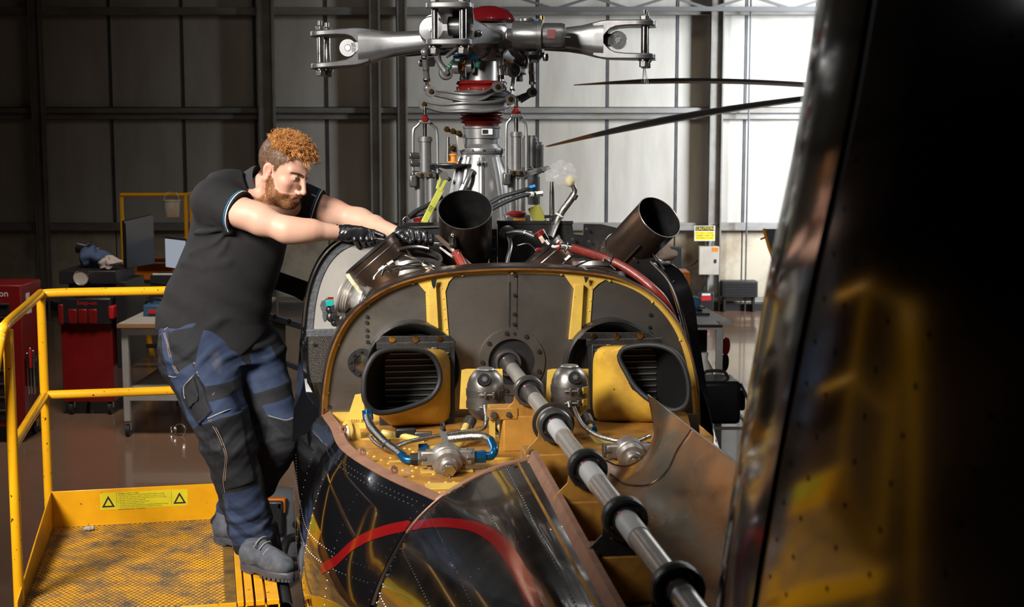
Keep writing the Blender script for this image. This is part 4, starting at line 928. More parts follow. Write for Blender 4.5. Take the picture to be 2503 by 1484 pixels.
# eyes
for sx in (1, -1):
    c = hw_((0.031 * sx, 0.0705, 0.0)); look = (fv * 1.0 + rv * (0.10) + uv_ * (-0.02)).normalized(); u_, w2 = ring_frame(look)
    e = pchild(MB().sphere(c, 0.0126 * HS, 20, 14).build('eye', M_eye, person))
    def cap(r0, r1, lift):
        m = MB(); R_ = 0.0126 * HS + lift; pr_ = []
        for i in range(7):
            t = r0 + (r1 - r0) * i / 6; pr_.append((R_ * math.sin(t), R_ * math.cos(t)))
        return m.lathe(pr_[::-1] if False else pr_, c, look, 24)
    i_ = cap(0.0, 0.54, 0.0003).build('iris', M_iris, e); p_ = cap(0.0, 0.24, 0.0006).build('pupil', M_pupil, e)
# curly hair on top, short hairs for beard and cropped sides
rnd = np.random.RandomState(7); m = MB(); cnt = 0
while cnt < 430:
    th = rnd.rand() * 2 * math.pi; zz = rnd.uniform(0.12, 1.0); rr = math.sqrt(1 - zz * zz)
    dirn = np.array([rr * math.cos(th), rr * math.sin(th), zz]); q = np.array([0, -0.012, 0.032]) + dirn * np.array([0.0755, 0.095, 0.089])
    f_, u_ = q[1], q[2]
    lim = np.interp(f_, [-0.11, -0.07, -0.03, 0.02, 0.06, 0.09], [0.085, 0.074, 0.070, 0.070, 0.070, 0.064])
    if u_ < lim + rnd.rand() * 0.006: continue
    cnt += 1
    nrm = dirn / np.array([0.0755, 0.095, 0.088]); nrm /= np.linalg.norm(nrm)
    front = np.clip((f_ + 0.06) / 0.12, 0, 1); grow = nrm * 0.95 + np.array([0, 0.30, 0.05]) + rnd.randn(3) * 0.38; grow /= np.linalg.norm(grow)
    Ln = rnd.uniform(0.014, 0.022) + 0.020 * front
    a = np.cross(grow, rnd.randn(3)); a /= np.linalg.norm(a); b = np.cross(grow, a); R0 = rnd.uniform(0.0045, 0.0085) * (0.6 + 0.4 * front); turns = rnd.uniform(1.0, 1.9) * (1 if rnd.rand() < 0.5 else -1); ph = rnd.rand() * 6.28
    for k in range(7):                                # each lock is a bundle of hairs curling together
        o1 = rnd.randn(3) * 0.0016; dl = rnd.uniform(0.8, 1.12); dph = rnd.randn() * 0.18; pts = []; n = 13
        for i in range(n):
            t = i / (n - 1); bend = np.array([0, 0.25, -0.45]) * (t * t) * Ln * (0.1 + 0.7 * front)
            pts.append(hw_(q + o1 * (1 + t) + grow * Ln * dl * t + bend + (a * math.cos(ph + dph + turns * 6.28 * t) + b * math.sin(ph + dph + turns * 6.28 * t)) * R0 * min(1, t * 2.5)))
        w0 = rnd.uniform(0.0007, 0.0012); m.tube(pts, [w0 * (1 - 0.6 * (i / (n - 1)) ** 2) for i in range(n)], 4, caps=False)
hair = pchild(m.build('hair', M_hair, person, ang=180, kind='stuff', label='curly ginger hair on top, longer towards the forehead'))
me = body.data; nv = len(me.vertices); co = np.empty(nv * 3, np.float32); me.vertices.foreach_get('co', co); co = co.reshape(-1, 3); no = np.empty(nv * 3, np.float32); me.vertex_normals.foreach_get('vector', no); no = no.reshape(-1, 3)
def stubble(name, w, n, Ln, wid, m_, sweep_, lbl):
    idx = np.flatnonzero(w > 0.35); idx = rnd.choice(idx, n, p=w[idx] / w[idx].sum()); mm = MB()
    for i in idx:
        p = Vector(co[i].tolist()) + Vector((rnd.randn(3) * 0.0009).tolist()); d = Vector(no[i].tolist()) * 0.55 + sweep_ + Vector((rnd.randn(3) * 0.35).tolist()); d.normalize(); L_ = Ln * rnd.uniform(0.6, 1.25); e = p + d * L_
        u, w_ = ring_frame(d); mm.add([p + u * wid, p - u * wid * 0.5 + w_ * wid * 0.87, p - u * wid * 0.5 - w_ * wid * 0.87, e + Vector((0, 0, -L_ * 0.15))], [(0, 1, 3), (1, 2, 3), (2, 0, 3)])
    return pchild(mm.build(name, m_, person, ang=180, kind='stuff', label=lbl))
M_beard = mat('ginger_beard', (0.24, 0.10, 0.04), 0.45, 0, (0.44, 0.21, 0.085), 140, 0.5); M_crop = mat('cropped_hair', (0.11, 0.055, 0.028), 0.5, 0, (0.22, 0.12, 0.06), 140, 0.5)
stubble('beard', beard_f(co), 8000, 0.0048, 0.00042, M_beard, fv * 0.05 - uv_ * 1.0, 'short ginger beard and moustache')
hl_ = hl(co); cw = crop_f(co) * sstep(-hl_[:, 2], -0.098, -0.085) * sstep(-hl_[:, 1], -0.075, -0.055)
stubble('cropped_sides', cw, 8000, 0.006, 0.0005, M_crop, -uv_ * 0.7 - fv * 0.35, 'closely cropped brown hair at the side and back of the head')
# a closer layer of hair under the curls so that no scalp shows
def cap_sdf(P):
    q = hl(P); d = sd_ell(q, (0, -0.010, 0.036), (0.0755, 0.0945, 0.0925)); f_ = q[:, 1]
    lim = np.interp(f_, [-0.11, -0.07, -0.03, 0.02, 0.06, 0.09], [0.088, 0.076, 0.070, 0.068, 0.070, 0.066])
    nz = 0.0028 * np.sin(q[:, 0] * 260 + 3 * np.sin(q[:, 1] * 210)) * np.sin(q[:, 1] * 240 + q[:, 2] * 150)
    return smax((d + nz), (lim - q[:, 2]) * 0.8, 0.01) * HS
pchild(sdf_object('hair_base', cap_sdf, HC - 0.17, HC + 0.17, 0.004, mat('ginger_roots', (0.16, 0.065, 0.02), 0.6, 0, (0.30, 0.13, 0.035), 90), person))

# ---- polo shirt
def sd_loft(P, zs, C, hx, hy, ang):
    """horizontal elliptical sections; zs ascending"""
    z = P[:, 2]; C = np.array(C, np.float32); cx = np.interp(z, zs, C[:, 0]); cy = np.interp(z, zs, C[:, 1]); ax = np.interp(z, zs, hx); ay = np.interp(z, zs, hy)
    ca, sa = math.cos(ang), math.sin(ang); dx, dy = P[:, 0] - cx, P[:, 1] - cy; X = dx * ca + dy * sa; Y = -dx * sa + dy * ca
    k = np.sqrt((X / ax) ** 2 + (Y / ay) ** 2); d = (k - 1) * np.minimum(ax, ay) * 0.9
    return np.maximum(d, np.maximum(zs[0] - z, z - zs[-1]))
def rowpx(y, xl, xr, Y):
    a, b = wy(xl, y, Y), wy(xr, y, Y); return a.z, ((a.x + b.x) / 2, Y), (b.x - a.x) / 2
rows = [rowpx(880, 385, 668, 5.50), rowpx(840, 373, 664, 5.50), rowpx(790, 372, 656, 5.50), rowpx(740, 392, 664, 5.50), rowpx(690, 414, 675, 5.50), rowpx(640, 437, 692, 5.51), rowpx(590, 458, 703, 5.52), rowpx(540, 470, 706, 5.53), rowpx(500, 478, 700, 5.54), rowpx(460, 492, 690, 5.55), rowpx(430, 520, 660, 5.56)]
tz = [r[0] for r in rows]; tc_ = [r[1] for r in rows]; thx = [r[2] for r in rows]; thy = [0.155, 0.16, 0.155, 0.145, 0.14, 0.14, 0.14, 0.135, 0.125, 0.10, 0.06]
CUFF_R, CD_R = J(586, 514, 5.36), None
CD_R = (RE0 - RS) / np.linalg.norm(RE0 - RS); CUFF_L = J(781, 511, 5.662); CD_L = (LE0 - LS) / np.linalg.norm(LE0 - LS)
fold_rng = np.random.RandomState(3)
FOLDS = []
def fold(pts, r, amt): FOLDS.append(([A3(p) for p in pts], r, amt))
def shirt_raw(P):
    d = sd_loft(P, tz, tc_, thx, thy, 0.32)
    d = smin(d, sd_cone(P, J(540, 478, 5.44), J(560, 470, 5.52), 0.070, 0.075), 0.06)
    d = smin(d, sd_ell(P, J(530, 520, 5.46), (0.062, 0.10, 0.09)), 0.05)       # shoulder blade
    d = smin(d, sd_cone(P, J(560, 470, 5.5), J(640, 470, 5.56), 0.07, 0.065), 0.05)
    d = smin(d, sd_cone(P, J(640, 470, 5.56), J(735, 498, 5.66), 0.062, 0.072), 0.05)
    return d
def sleeves(P):
    ra = sd_cone(P, RS - CD_R * 0.06, RE0, 0.086, 0.079); pr_ = (P - CUFF_R) @ CD_R
    ra = smax(ra, pr_, 0.004)
    la_ = sd_cone(P, LS - CD_L * 0.06, LE0, 0.078, 0.070); pl_ = (P - CUFF_L) @ CD_L
    return ra, smax(la_, pl_, 0.004)
HEMX = [wy(x, 800, 5.45).x for x in (340, 372, 400, 424, 440, 500, 545, 570, 590, 605, 630, 665, 720)]
HEMZ = [wy(600, y, 5.45).z for y in (795, 800, 806, 792, 796, 798, 820, 850, 868, 856, 832, 790, 770)]
def seg_field(P, pts):
    d = np.full(len(P), 9.0, np.float32)
    for a, b in zip(pts[:-1], pts[1:]): d = np.minimum(d, sd_cone(P, a, b, 0, 0))
    return d
def shirt_sdf(P):
    d = shirt_raw(P); ra, la_ = sleeves(P)
    d = smin(smin(d, ra, 0.028), la_, 0.028)
    for pts, r, amt in FOLDS: d = d - amt * np.exp(-(seg_field(P, pts) / r) ** 2)
    d = d + 0.0026 * np.sin(P[:, 0] * 30 + P[:, 2] * 22 + 2.2 * np.sin(P[:, 2] * 17)) * sstep(-P[:, 2], -2.05, -1.9)
    hem = np.interp(P[:, 0], HEMX, HEMZ); d = smax(d, (hem - P[:, 2]) * 0.85, 0.004)
    inner = np.minimum(np.minimum(arm_r(P), arm_l(P)), neck_f(P)) - 0.0035
    d = smax(d, -inner, 0.003)
    # neck opening
    nd = (NT - NB) / np.linalg.norm(NT - NB)
    tn = (P - NB) @ nd; rad_ = np.linalg.norm(P - NB - tn[:, None] * nd, axis=1)
    d = smax(d, np.minimum(tn - 0.012, 0.112 - rad_), 0.01)
    return d
S5 = 5.36
for (pts, r, amt) in [
    ([J(556, 552, S5), J(520, 545, 5.36), J(485, 528, 5.40)], 0.010, 0.009), ([J(556, 556, S5), J(520, 566, 5.36), J(470, 570, 5.40)], 0.010, 0.010),
    ([J(560, 562, S5), J(530, 590, 5.37), J(470, 620, 5.40)], 0.011, 0.008), ([J(566, 566, S5), J(545, 610, 5.37), J(500, 660, 5.38)], 0.013, 0.006),
    ([J(612, 600, S5), J(615, 660, 5.37), J(612, 760, 5.38)], 0.012, 0.010), ([J(634, 600, S5), J(645, 650, 5.38), J(660, 700, 5.40)], 0.012, 0.010),
    ([J(430, 790, 5.4), J(432, 760, 5.38), J(428, 735, 5.38)], 0.006, 0.004), ([J(430, 730, 5.4), J(470, 770, 5.36), J(500, 800, 5.35)], 0.010, 0.006),
    ([J(500, 810, 5.36), J(540, 780, 5.35), J(640, 770, 5.36)], 0.02, 0.008), ([J(560, 470, 5.41), J(600, 485, 5.41), J(625, 500, 5.43)], 0.010, 0.007),
    ([J(520, 470, 5.40), J(575, 480, 5.38), J(610, 490, 5.40)], 0.010, 0.004), ([J(440, 640, 5.4), J(500, 655, 5.37), J(560, 640, 5.37)], 0.016, 0.005),
    ([J(700, 510, 5.6), J(730, 520, 5.6), J(755, 535, 5.6)], 0.009, 0.006)]: fold(pts, r, amt)
def cuff_dist(v):
    v = v.astype(np.float32); a = -(v - CUFF_R) @ CD_R; b = -(v - CUFF_L) @ CD_L
    nr = np.abs(sleeves(v)[0]) < 0.006; nl = np.abs(sleeves(v)[1]) < 0.006
    return np.where(nr & (v[:, 0] < wy(660, 500, 5.4).x), a, np.where(nl, b, 0.5))
nt = M_shirt.node_tree
def band(m, attr, a, b, col):
    N = m.node_tree.nodes; L = m.node_tree.links; p = N['Principled BSDF']; at = N.new('ShaderNodeAttribute'); at.attribute_name = attr
    c = N.new('ShaderNodeMath'); c.operation = 'COMPARE'; c.inputs[1].default_value = (a + b) / 2; c.inputs[2].default_value = (b - a) / 2; L.new(at.outputs['Fac'], c.inputs[0])
    mx = N.new('ShaderNodeMix'); mx.data_type = 'RGBA'; mx.inputs['B'].default_value = (*col, 1); L.new(c.outputs[0], mx.inputs['Factor']); L.new(p.inputs['Base Color'].links[0].from_socket, mx.inputs['A']); L.new(mx.outputs['Result'], p.inputs['Base Color'])
band(M_shirt, 'cuff', 0.0085, 0.0125, (0.62, 0.6, 0.58)); band(M_shirt, 'cuff', 0.0165, 0.0205, (0.012, 0.13, 0.24))
shirt = pchild(sdf_object('polo_shirt', shirt_sdf, J(340, 900, 5.15) - np.array([0, 0.05, 0]), J(830, 380, 5.85), 0.0042, M_shirt, person, {'cuff': cuff_dist}, 1, label='charcoal polo shirt with blue and white stripes on the cuffs'))
# collar: folded band standing round the neck, with two stripes
nd = Vector((NT - NB).tolist()).normalized(); nb = Vector(NB.tolist())
side = Vector((0.9, -0.43, 0)); side = (side - nd * side.dot(nd)).normalized(); oth = nd.cross(side)
def collar_pt(a, rad, h):
    back = -math.cos(a)                                       # 1 at the back of the neck (a = pi)
    return nb + (side * math.cos(a) * 1.06 + oth * math.sin(a)) * (rad + 0.004 * back) + nd * (h + 0.030 * max(0, back) * (h / 0.05) + 0.0 )
def collar_strip(name, prof, m_, par, a0=0.42, a1=2 * math.pi - 0.42, thick=0.003):
    rws = []
    for (rad, h) in prof: rws.append([collar_pt(a0 + (a1 - a0) * i / 40, rad, h) for i in range(41)])
    return MB().grid(rws, thick).build(name, m_, par, ang=60)
MP = mat('collar_knit', (0.020, 0.019, 0.021), 0.85, bump=0.1, bscale=600)
clr = pchild(collar_strip('collar', [(0.073, 0.0), (0.0735, 0.025), (0.0755, 0.050), (0.080, 0.057), (0.087, 0.050), (0.094, 0.030), (0.105, 0.006), (0.112, -0.008)], MP, person))
def on_profile(t0, t1, off):
    pr2 = [(0.087, 0.050), (0.094, 0.030), (0.105, 0.006), (0.112, -0.008)]
    def ev(t):
        x = t * 3; i = min(2, int(x)); k = x - i; a, b = pr2[i], pr2[i + 1]; return (a[0] + (b[0] - a[0]) * k + off, a[1] + (b[1] - a[1]) * k + off * 0.4)
    return [ev(t0), ev(t1)]
collar_strip('collar_stripe', on_profile(0.80, 0.90, 0.0018), mat('white_knit', (0.62, 0.6, 0.58), 0.8), clr, thick=0.001)
collar_strip('collar_stripe', on_profile(0.58, 0.68, 0.0018), mat('blue_knit', (0.012, 0.13, 0.24), 0.8), clr, thick=0.001)
def hit(px, py, f, y0=4.9, y1=6.2):
    d = ray(px, py); P = np.array([A3(ORG + d * (y / d.y)) for y in np.linspace(y0, y1, 900)], np.float32); s = f(P); i = np.argmax(s < 0); return Vector(P[i].tolist())
# white emblem on the far sleeve
cpt = hit(766, 477, shirt_sdf); pchild(MB().bar(cpt + Vector((-0.008, -0.002, 0.002)), cpt + Vector((0.010, -0.0015, -0.006)), 0.007, 0.0015, (0, 1, 0.4)).build('sleeve_emblem', M_whitetext, person))

# ---- trousers
RH_, RK, RA = J(478, 860, 5.45), J(556, 1075, 5.29), J(628, 1345, 5.375)
LH_, LK, LA = J(612, 865, 5.60), J(684, 1070, 5.47), J(560, 1283, 5.745)
def in_poly(x, z, poly):
    """signed distance to a polygon, positive inside"""
    n = len(poly); d = np.full(len(x), 1e9); inside = np.zeros(len(x), bool)
    for i in range(n):
        ax, az = poly[i]; bx, bz = poly[(i + 1) % n]; ex, ez = bx - ax, bz - az; wx_, wz_ = x - ax, z - az
        t = np.clip((wx_ * ex + wz_ * ez) / (ex * ex + ez * ez), 0, 1); d = np.minimum(d, (wx_ - ex * t) ** 2 + (wz_ - ez * t) ** 2)
        c = ((az > z) != (bz > z)) & (x < (bx - ax) * (z - az) / (bz - az + 1e-12) + ax); inside ^= c
    d = np.sqrt(d); return np.where(inside, d, -d)
def pp(L, Y): return [(wy(x, y, Y).x, wy(x, y, Y).z) for x, y in L]
NAVY_R = [pp(L, 5.33) for L in ([(499, 795), (554, 845), (575, 869), (592, 900), (585, 927), (510, 937), (481, 898), (485, 865)], [(380, 800), (423, 780), (480, 788), (470, 800), (401, 813), (378, 830)],
          [(390, 813), (406, 808), (437, 912), (412, 920)], [(428, 913), (474, 884), (485, 909), (448, 946), (452, 975), (503, 1022), (475, 1047), (445, 968), (416, 926)],
          [(528, 966), (585, 953), (606, 996), (560, 1001), (508, 1022), (500, 1015), (539, 986)], [(554, 1195), (640, 1176), (655, 1253), (666, 1309), (589, 1327), (568, 1333), (560, 1253)])]
NAVY_L = [pp(L, 5.42) for L in ([(576, 876), (652, 851), (702, 942), (619, 964), (583, 909)], [(641, 991), (714, 975), (745, 1013), (699, 1027), (654, 1015)])] + [pp([(500, 1180), (600, 1180), (600, 1262), (505, 1240)], 5.7)]
def leg_r(P):
    d = sd_cone(P, RH_, RK, 0.142, 0.100); d = smin(d, sd_cone(P, RK, RA, 0.097, 0.083), 0.03)
    d = smin(d, sd_ell(P, J(535, 1010, 5.24), (0.075, 0.07, 0.09)), 0.04)
    return d
def leg_l(P):
    d = sd_cone(P, LH_, LK, 0.130, 0.090); return smin(d, sd_cone(P, LK, LA, 0.093, 0.076), 0.03)
def hips(P):
    d = sd_cone(P, RH_, LH_, 0.14, 0.13); return smin(d, sd_loft(P, tz[:4], tc_[:4], [v - 0.012 for v in thx[:4]], [0.145, 0.15, 0.145, 0.135], 0.32), 0.04)
POCK = pp([(452, 965), (487, 905), (541, 985), (503, 1024), (470, 1000)], 5.33); FLAP = pp([(455, 950), (480, 912), (500, 960), (474, 992)], 5.31)
KPAD_R = pp([(508, 1022), (560, 1001), (600, 997), (630, 1170), (555, 1190), (530, 1090)], 5.30); BAND_R = pp([(512, 938), (572, 928), (582, 953), (528, 966)], 5.33)
KPAD_L = pp([(654, 1015), (699, 1027), (735, 1015), (725, 1090), (690, 1150), (650, 1140)], 5.42); BELLY = pp([(378, 830), (395, 812), (440, 912), (415, 918)], 5.33)
def wr(P, k1, k2, ph): return np.sin(P[:, 2] * k1 + P[:, 0] * k2 + ph + 1.8 * np.sin(P[:, 0] * 21 + P[:, 2] * 9))
def trouser_sdf(P):
    r, l = leg_r(P), leg_l(P); h = hips(P)
    cutR = (P - (RA + np.array([0, 0, -0.0]))) @ np.array([0.10, 0.0, -0.995], np.float32); r = smax(r, cutR, 0.006)
    cutL = (P - LA) @ np.array([-0.25, 0.1, -0.96], np.float32); l = smax(l, cutL, 0.006)
    d = smin(smin(r, h, 0.05), l, 0.03)
    x, z = P[:, 0], P[:, 2]; fr_ = r < l
    for poly, amt in ((POCK, 0.010), (FLAP, 0.010), (KPAD_R, 0.007), (BAND_R, 0.003), (BELLY, 0.004)): d = d - np.where(fr_, amt * sstep(in_poly(x, z, poly), -0.002, 0.004), 0)
    for poly, amt in ((KPAD_L, 0.007),): d = d - np.where(~fr_, amt * sstep(in_poly(x, z, poly), -0.002, 0.004), 0)
    amp = 0.0034 + 0.009 * np.exp(-((z - wy(600, 1265, 5.37).z) / 0.06) ** 2) + 0.006 * np.exp(-((z - wy(600, 870, 5.4).z) / 0.05) ** 2) + 0.006 * np.exp(-((z - wy(600, 1060, 5.4).z) / 0.05) ** 2)
    w1 = wr(P, 62, 30, 0.3); w2_ = wr(P, 92, -52, 1.7); d = d - amp * (np.abs(w1) ** 1.6 * np.sign(w1) * 0.6 + np.maximum(w2_, -0.3) * 0.45)
    inner = np.minimum(sd_cone(P, RA + np.array([0, 0, -0.1], np.float32), RA + np.array([-0.01, 0, 0.06], np.float32), 0.066, 0.060), sd_cone(P, LA + np.array([0, 0, -0.1], np.float32), LA + np.array([0.02, 0, 0.06], np.float32), 0.062, 0.058))
    return smax(d, -inner, 0.004)
def black_f(v):
    v = v.astype(np.float32); x, z = v[:, 0], v[:, 2]; fr_ = leg_r(v) < leg_l(v) + 0.01
    bR = np.max([in_poly(x, z, p) for p in NAVY_R], axis=0); bL = np.max([in_poly(x, z, p) for p in NAVY_L], axis=0)
    return -np.where(fr_, bR, bL)
tr = pchild(sdf_object('work_trousers', trouser_sdf, J(350, 1400, 5.05) - np.array([0.0, 0.05, 0.02]), J(770, 740, 5.95), 0.0046, M_navy, person, {'black': black_f}, 1, label='navy and black work trousers with knee pads and holster pocket'))
def piping(name, pix, r, m_, par, f=None, lift=0.002):
    pts = [hit(x, y, f or trouser_sdf) for x, y in pix]; pts = smooth_path([p + Vector((0, -lift, 0)) for p in pts], 5)
    return pchild(MB().tube(pts, r, 6).build(name, m_, par))
for nm, L, r, mm in (('knee_piping', [(508, 1023), (535, 1011), (562, 1001), (594, 998)], 0.0028, M_pipe), ('knee_piping', [(656, 1016), (680, 1023), (700, 1027), (718, 1021), (730, 1014)], 0.0028, M_pipe),
                     ('pocket_piping', [(413, 919), (425, 922), (432, 921)], 0.0025, M_pipe), ('pocket_piping', [(484, 909), (462, 930), (449, 948), (452, 975)], 0.0025, M_pipe),
                     ('side_seam', [(400, 815), (408, 840), (414, 870), (425, 900), (433, 913)], 0.0014, M_stitch), ('side_seam', [(403, 813), (411, 840), (418, 870), (429, 900), (437, 912)], 0.0014, M_stitch),
                     ('leg_seam', [(510, 1026), (528, 1055), (542, 1085), (551, 1115), (549, 1145), (546, 1175), (550, 1205)], 0.0014, M_stitch), ('leg_seam', [(515, 1025), (532, 1053), (546, 1083), (555, 1115), (553, 1145), (550, 1175)], 0.0014, M_stitch),
                     ('hem_stitch', [(402, 806), (412, 798), (424, 790)], 0.0012, mat('orange_stitch', (0.6, 0.22, 0.04), 0.7)), ('pocket_tack', [(482, 915), (487, 920)], 0.0012, M_stitch), ('pocket_tack', [(519, 966), (525, 960)], 0.0012, M_stitch)):
    piping(nm, L, r, mm, tr)
pt = hit(475, 888, trouser_sdf); pchild(MB().lathe([(0, 0.003), (0.004, 0.003), (0.005, 0)], pt, (0, -1, 0.2), 14).build('rivet_button', M_chrome, tr))
# hanging pocket strap
pchild(MB().bar(hit(472, 968, trouser_sdf) + Vector((0, -0.008, 0)), hit(484, 978, trouser_sdf) + Vector((0, -0.006, 0)), 0.016, 0.008, (0, 1, 0)).build('pocket_strap', M_glove, tr))

# ---- boots
def boot(heel_px, toe_px, ankle, lift=0.0, label=None):
    h = wz(*heel_px, DECK); t = wz(*toe_px, DECK); fw = (t - h); L = 0.300; fw.z = 0; fw.normalize(); rt = fw.cross(Vector((0, 0, 1)))
    if rt.y > 0: pass
    B = np.array([A3(rt), A3(fw), [0, 0, 1]], np.float32).T; O = A3(h) + np.array([0, 0, 0.001], np.float32)
    BS = 0.93
    def w2(x, y, z): return Vector((O + B @ np.array([x, y, z], np.float32) * BS).tolist())
    ank = (ankle - O) @ B / BS
    def f(P):
        q = (P - O) @ B / BS
        d = sd_ell(q, (0, 0.215, 0.060), (0.050, 0.080, 0.045)); d = smin(d, sd_cone(q, (0, 0.06, 0.075), (0, 0.19, 0.058), 0.041, 0.040), 0.03)
        d = smin(d, sd_cone(q, (0, 0.065, 0.075), (ank[0], ank[1], max(0.13, ank[2])), 0.045, 0.056), 0.03); d = smin(d, sd_ell(q, (0, 0.045, 0.06), (0.040, 0.050, 0.05)), 0.02)
        d = smin(d, sd_cone(q, (0, 0.12, 0.125), (0, 0.20, 0.088), 0.022, 0.018), 0.03)
        d = smax(d, 0.028 - q[:, 2], 0.004)
        d = d + 0.0012 * np.sin(q[:, 1] * 120 + 3 * np.sin(q[:, 0] * 60)) * np.sin(q[:, 2] * 90)
        return d * BS
    o = pchild(sdf_object('boot', f, np.minimum(A3(h), A3(t)) - 0.16, np.maximum(A3(h), A3(t)) + np.array([0.16, 0.16, 0.26]), 0.004, M_suede, person, label=label))
    # sole outline
    out = []
    for k in range(36):
        a = 2 * math.pi * k / 36; s_, c_ = math.sin(a), math.cos(a); y = 0.147 - c_ * 0.152; wd = np.interp(y, [-0.01, 0.05, 0.12, 0.21, 0.30], [0.040, 0.043, 0.040, 0.054, 0.044]); out.append((wd * (abs(s_) ** 0.75) * (1 if s_ >= 0 else -1), y))
    secs = [[w2(x * k, 0.147 + (y - 0.147) * k, z) for x, y in out] for (k, z) in ((0.96, 0.010), (1.0, 0.014), (1.0, 0.030), (0.985, 0.034), (0.96, 0.037))]
    so = pchild(MB().loft(secs).build('sole', M_sole, o))
    for k in range(36):
        x, y = out[k]; x2, y2 = out[(k + 1) % 36]
        if 0.088 < y < 0.125: continue
        xa, ya = x + (x2 - x) * 0.15, y + (y2 - y) * 0.15; xb2, yb2 = x + (x2 - x) * 0.85, y + (y2 - y) * 0.85; kk = 0.72
        c4 = [(xa, ya), (xb2, yb2), (xb2 * kk, 0.147 + (yb2 - 0.147) * 0.86), (xa * kk, 0.147 + (ya - 0.147) * 0.86)]
        pchild(MB().loft([[w2(x_, y_, 0.0) for x_, y_ in c4], [w2(x_, y_, 0.0125) for x_, y_ in c4]]).build('tread_lug', M_sole, so))
    # laces
    for i in range(3):
        y = 0.125 + 0.022 * i; z = 0.152 - 0.018 * i
        pchild(MB().tube(smooth_path([w2(-0.034, y - 0.006, z - 0.022), w2(-0.015, y + 0.004, z), w2(0.015, y + 0.004, z), w2(0.034, y - 0.006, z - 0.022)], 5), 0.003, 6).build('lace', mat('boot_lace', (0.2, 0.2, 0.2), 0.8) if 'boot_lace' not in MATS else MATS['boot_lace'], o))
    for sgn in (-1, 1): pchild(MB().torus(w2(sgn * 0.040, 0.118, 0.125), B[:, 0].tolist(), 0.005, 0.0016, 14, 6).build('eyelet', M_chrome, o))
    return o
boot((594, 1389), (704, 1420), RA + np.array([0, 0, 0.02], np.float32), label='grey suede boot nearer the edge of the yellow deck')
boot((528, 1322), (650, 1352), LA + np.array([0.0, 0, 0.02], np.float32), label='grey suede boot further back, partly behind the other leg')

# ---- gloves with five fingers closed on the spanner
WR0, WR1 = wy(880, 582, 5.435), wy(1108, 599, 5.445)          # spanner axis
def hand(wrist, fwd_pts, knuck, mids, tips, thumb, label):
    def f(P):
        d = sd_cone(P, wrist, fwd_pts[0], 0.0305, 0.031); d = smin(d, sd_cone(P, fwd_pts[0], fwd_pts[1], 0.030, 0.027), 0.012)
        for k in knuck[:-1]: d = smin(d, sd_cone(P, fwd_pts[0], k, 0.024, 0.0125), 0.008)
        for k, mdl, tp in zip(knuck, mids, tips):
            g = smin(sd_cone(P, k, mdl, 0.0118, 0.0108), sd_cone(P, mdl, tp, 0.0106, 0.0088), 0.003); d = smin(d, g, 0.0035)
        a, b, c = thumb; g = smin(sd_cone(P, fwd_pts[0], a, 0.020, 0.0145), sd_cone(P, a, b, 0.0135, 0.0118), 0.006); g = smin(g, sd_cone(P, b, c, 0.0116, 0.0092), 0.004); d = smin(d, g, 0.005)
        ax = (fwd_pts[0] - wrist) / np.linalg.norm(fwd_pts[0] - wrist); t = (P - wrist) @ ax
        d = smax(d, -(t + 0.012), 0.003); d = d - 0.0028 * np.exp(-((t + 0.009) / 0.004) ** 2)
        return d + 0.0009 * np.sin(t * 420 + 6 * np.sin(P[:, 2] * 60)) * np.exp(-(t / 0.035) ** 2)
    P_ = np.array([wrist] + list(fwd_pts) + list(knuck) + list(mids) + list(tips) + list(thumb))
    return pchild(sdf_object('glove', f, P_.min(0) - 0.045, P_.max(0) + 0.045, 0.0022, M_glove, person, label=label))
hand(J(828, 569, 5.40), [J(850, 570, 5.402), J(884, 572, 5.41)], [J(868, 560, 5.398), J(882, 561, 5.402), J(895, 565, 5.408), J(906, 571, 5.415)],
     [J(868, 586, 5.385), J(884, 586, 5.39), J(899, 586, 5.397), J(911, 586, 5.405)], [J(876, 603, 5.425), J(890, 600, 5.43), J(903, 597, 5.435), J(914, 592, 5.44)],
     [J(880, 562, 5.445), J(912, 568, 5.462), J(938, 577, 5.452)], 'black disposable glove on the near hand gripping the spanner handle')
hand(J(978, 573, 5.468), [J(998, 575, 5.455), J(1030, 578, 5.44)], [J(1006, 565, 5.43), J(1022, 567, 5.428), J(1038, 570, 5.428), J(1052, 576, 5.43)],
     [J(1010, 586, 5.41), J(1026, 587, 5.41), J(1042, 588, 5.412), J(1055, 588, 5.416)], [J(1013, 600, 5.432), J(1027, 600, 5.434), J(1041, 599, 5.436), J(1054, 596, 5.438)],
     [J(982, 577, 5.430), J(994, 585, 5.415), J(1003, 592, 5.412)], 'black disposable glove on the far hand beside the left exhaust')
# spanner (held thing of its own)
spn = empty('spanner', WR0, 0, 'chrome ring spanner held in both black gloves', 'spanner')
sd = (WR1 - WR0); 
MB().tube([Vector((0, 0, 0)), sd * 0.1, sd * 0.55, sd * 0.75, sd * 0.93], [0.004, 0.0055, 0.0055, 0.0065, 0.006], 10).build('shank', M_chrome, spn)
MB().lathe([(0.0105, -0.006), (0.0175, -0.006), (0.0185, 0), (0.0175, 0.006), (0.0105, 0.006)], sd * 0.99, (0.1, -0.2, 1), 20, closed=True).build('ring_end', M_chrome, spn)
MB().lathe([(0.009, -0.004), (0.014, -0.004), (0.014, 0.004), (0.009, 0.004)], sd * -0.01, (0.1, -0.2, 1), 18, closed=True).build('open_end', M_chrome, spn)
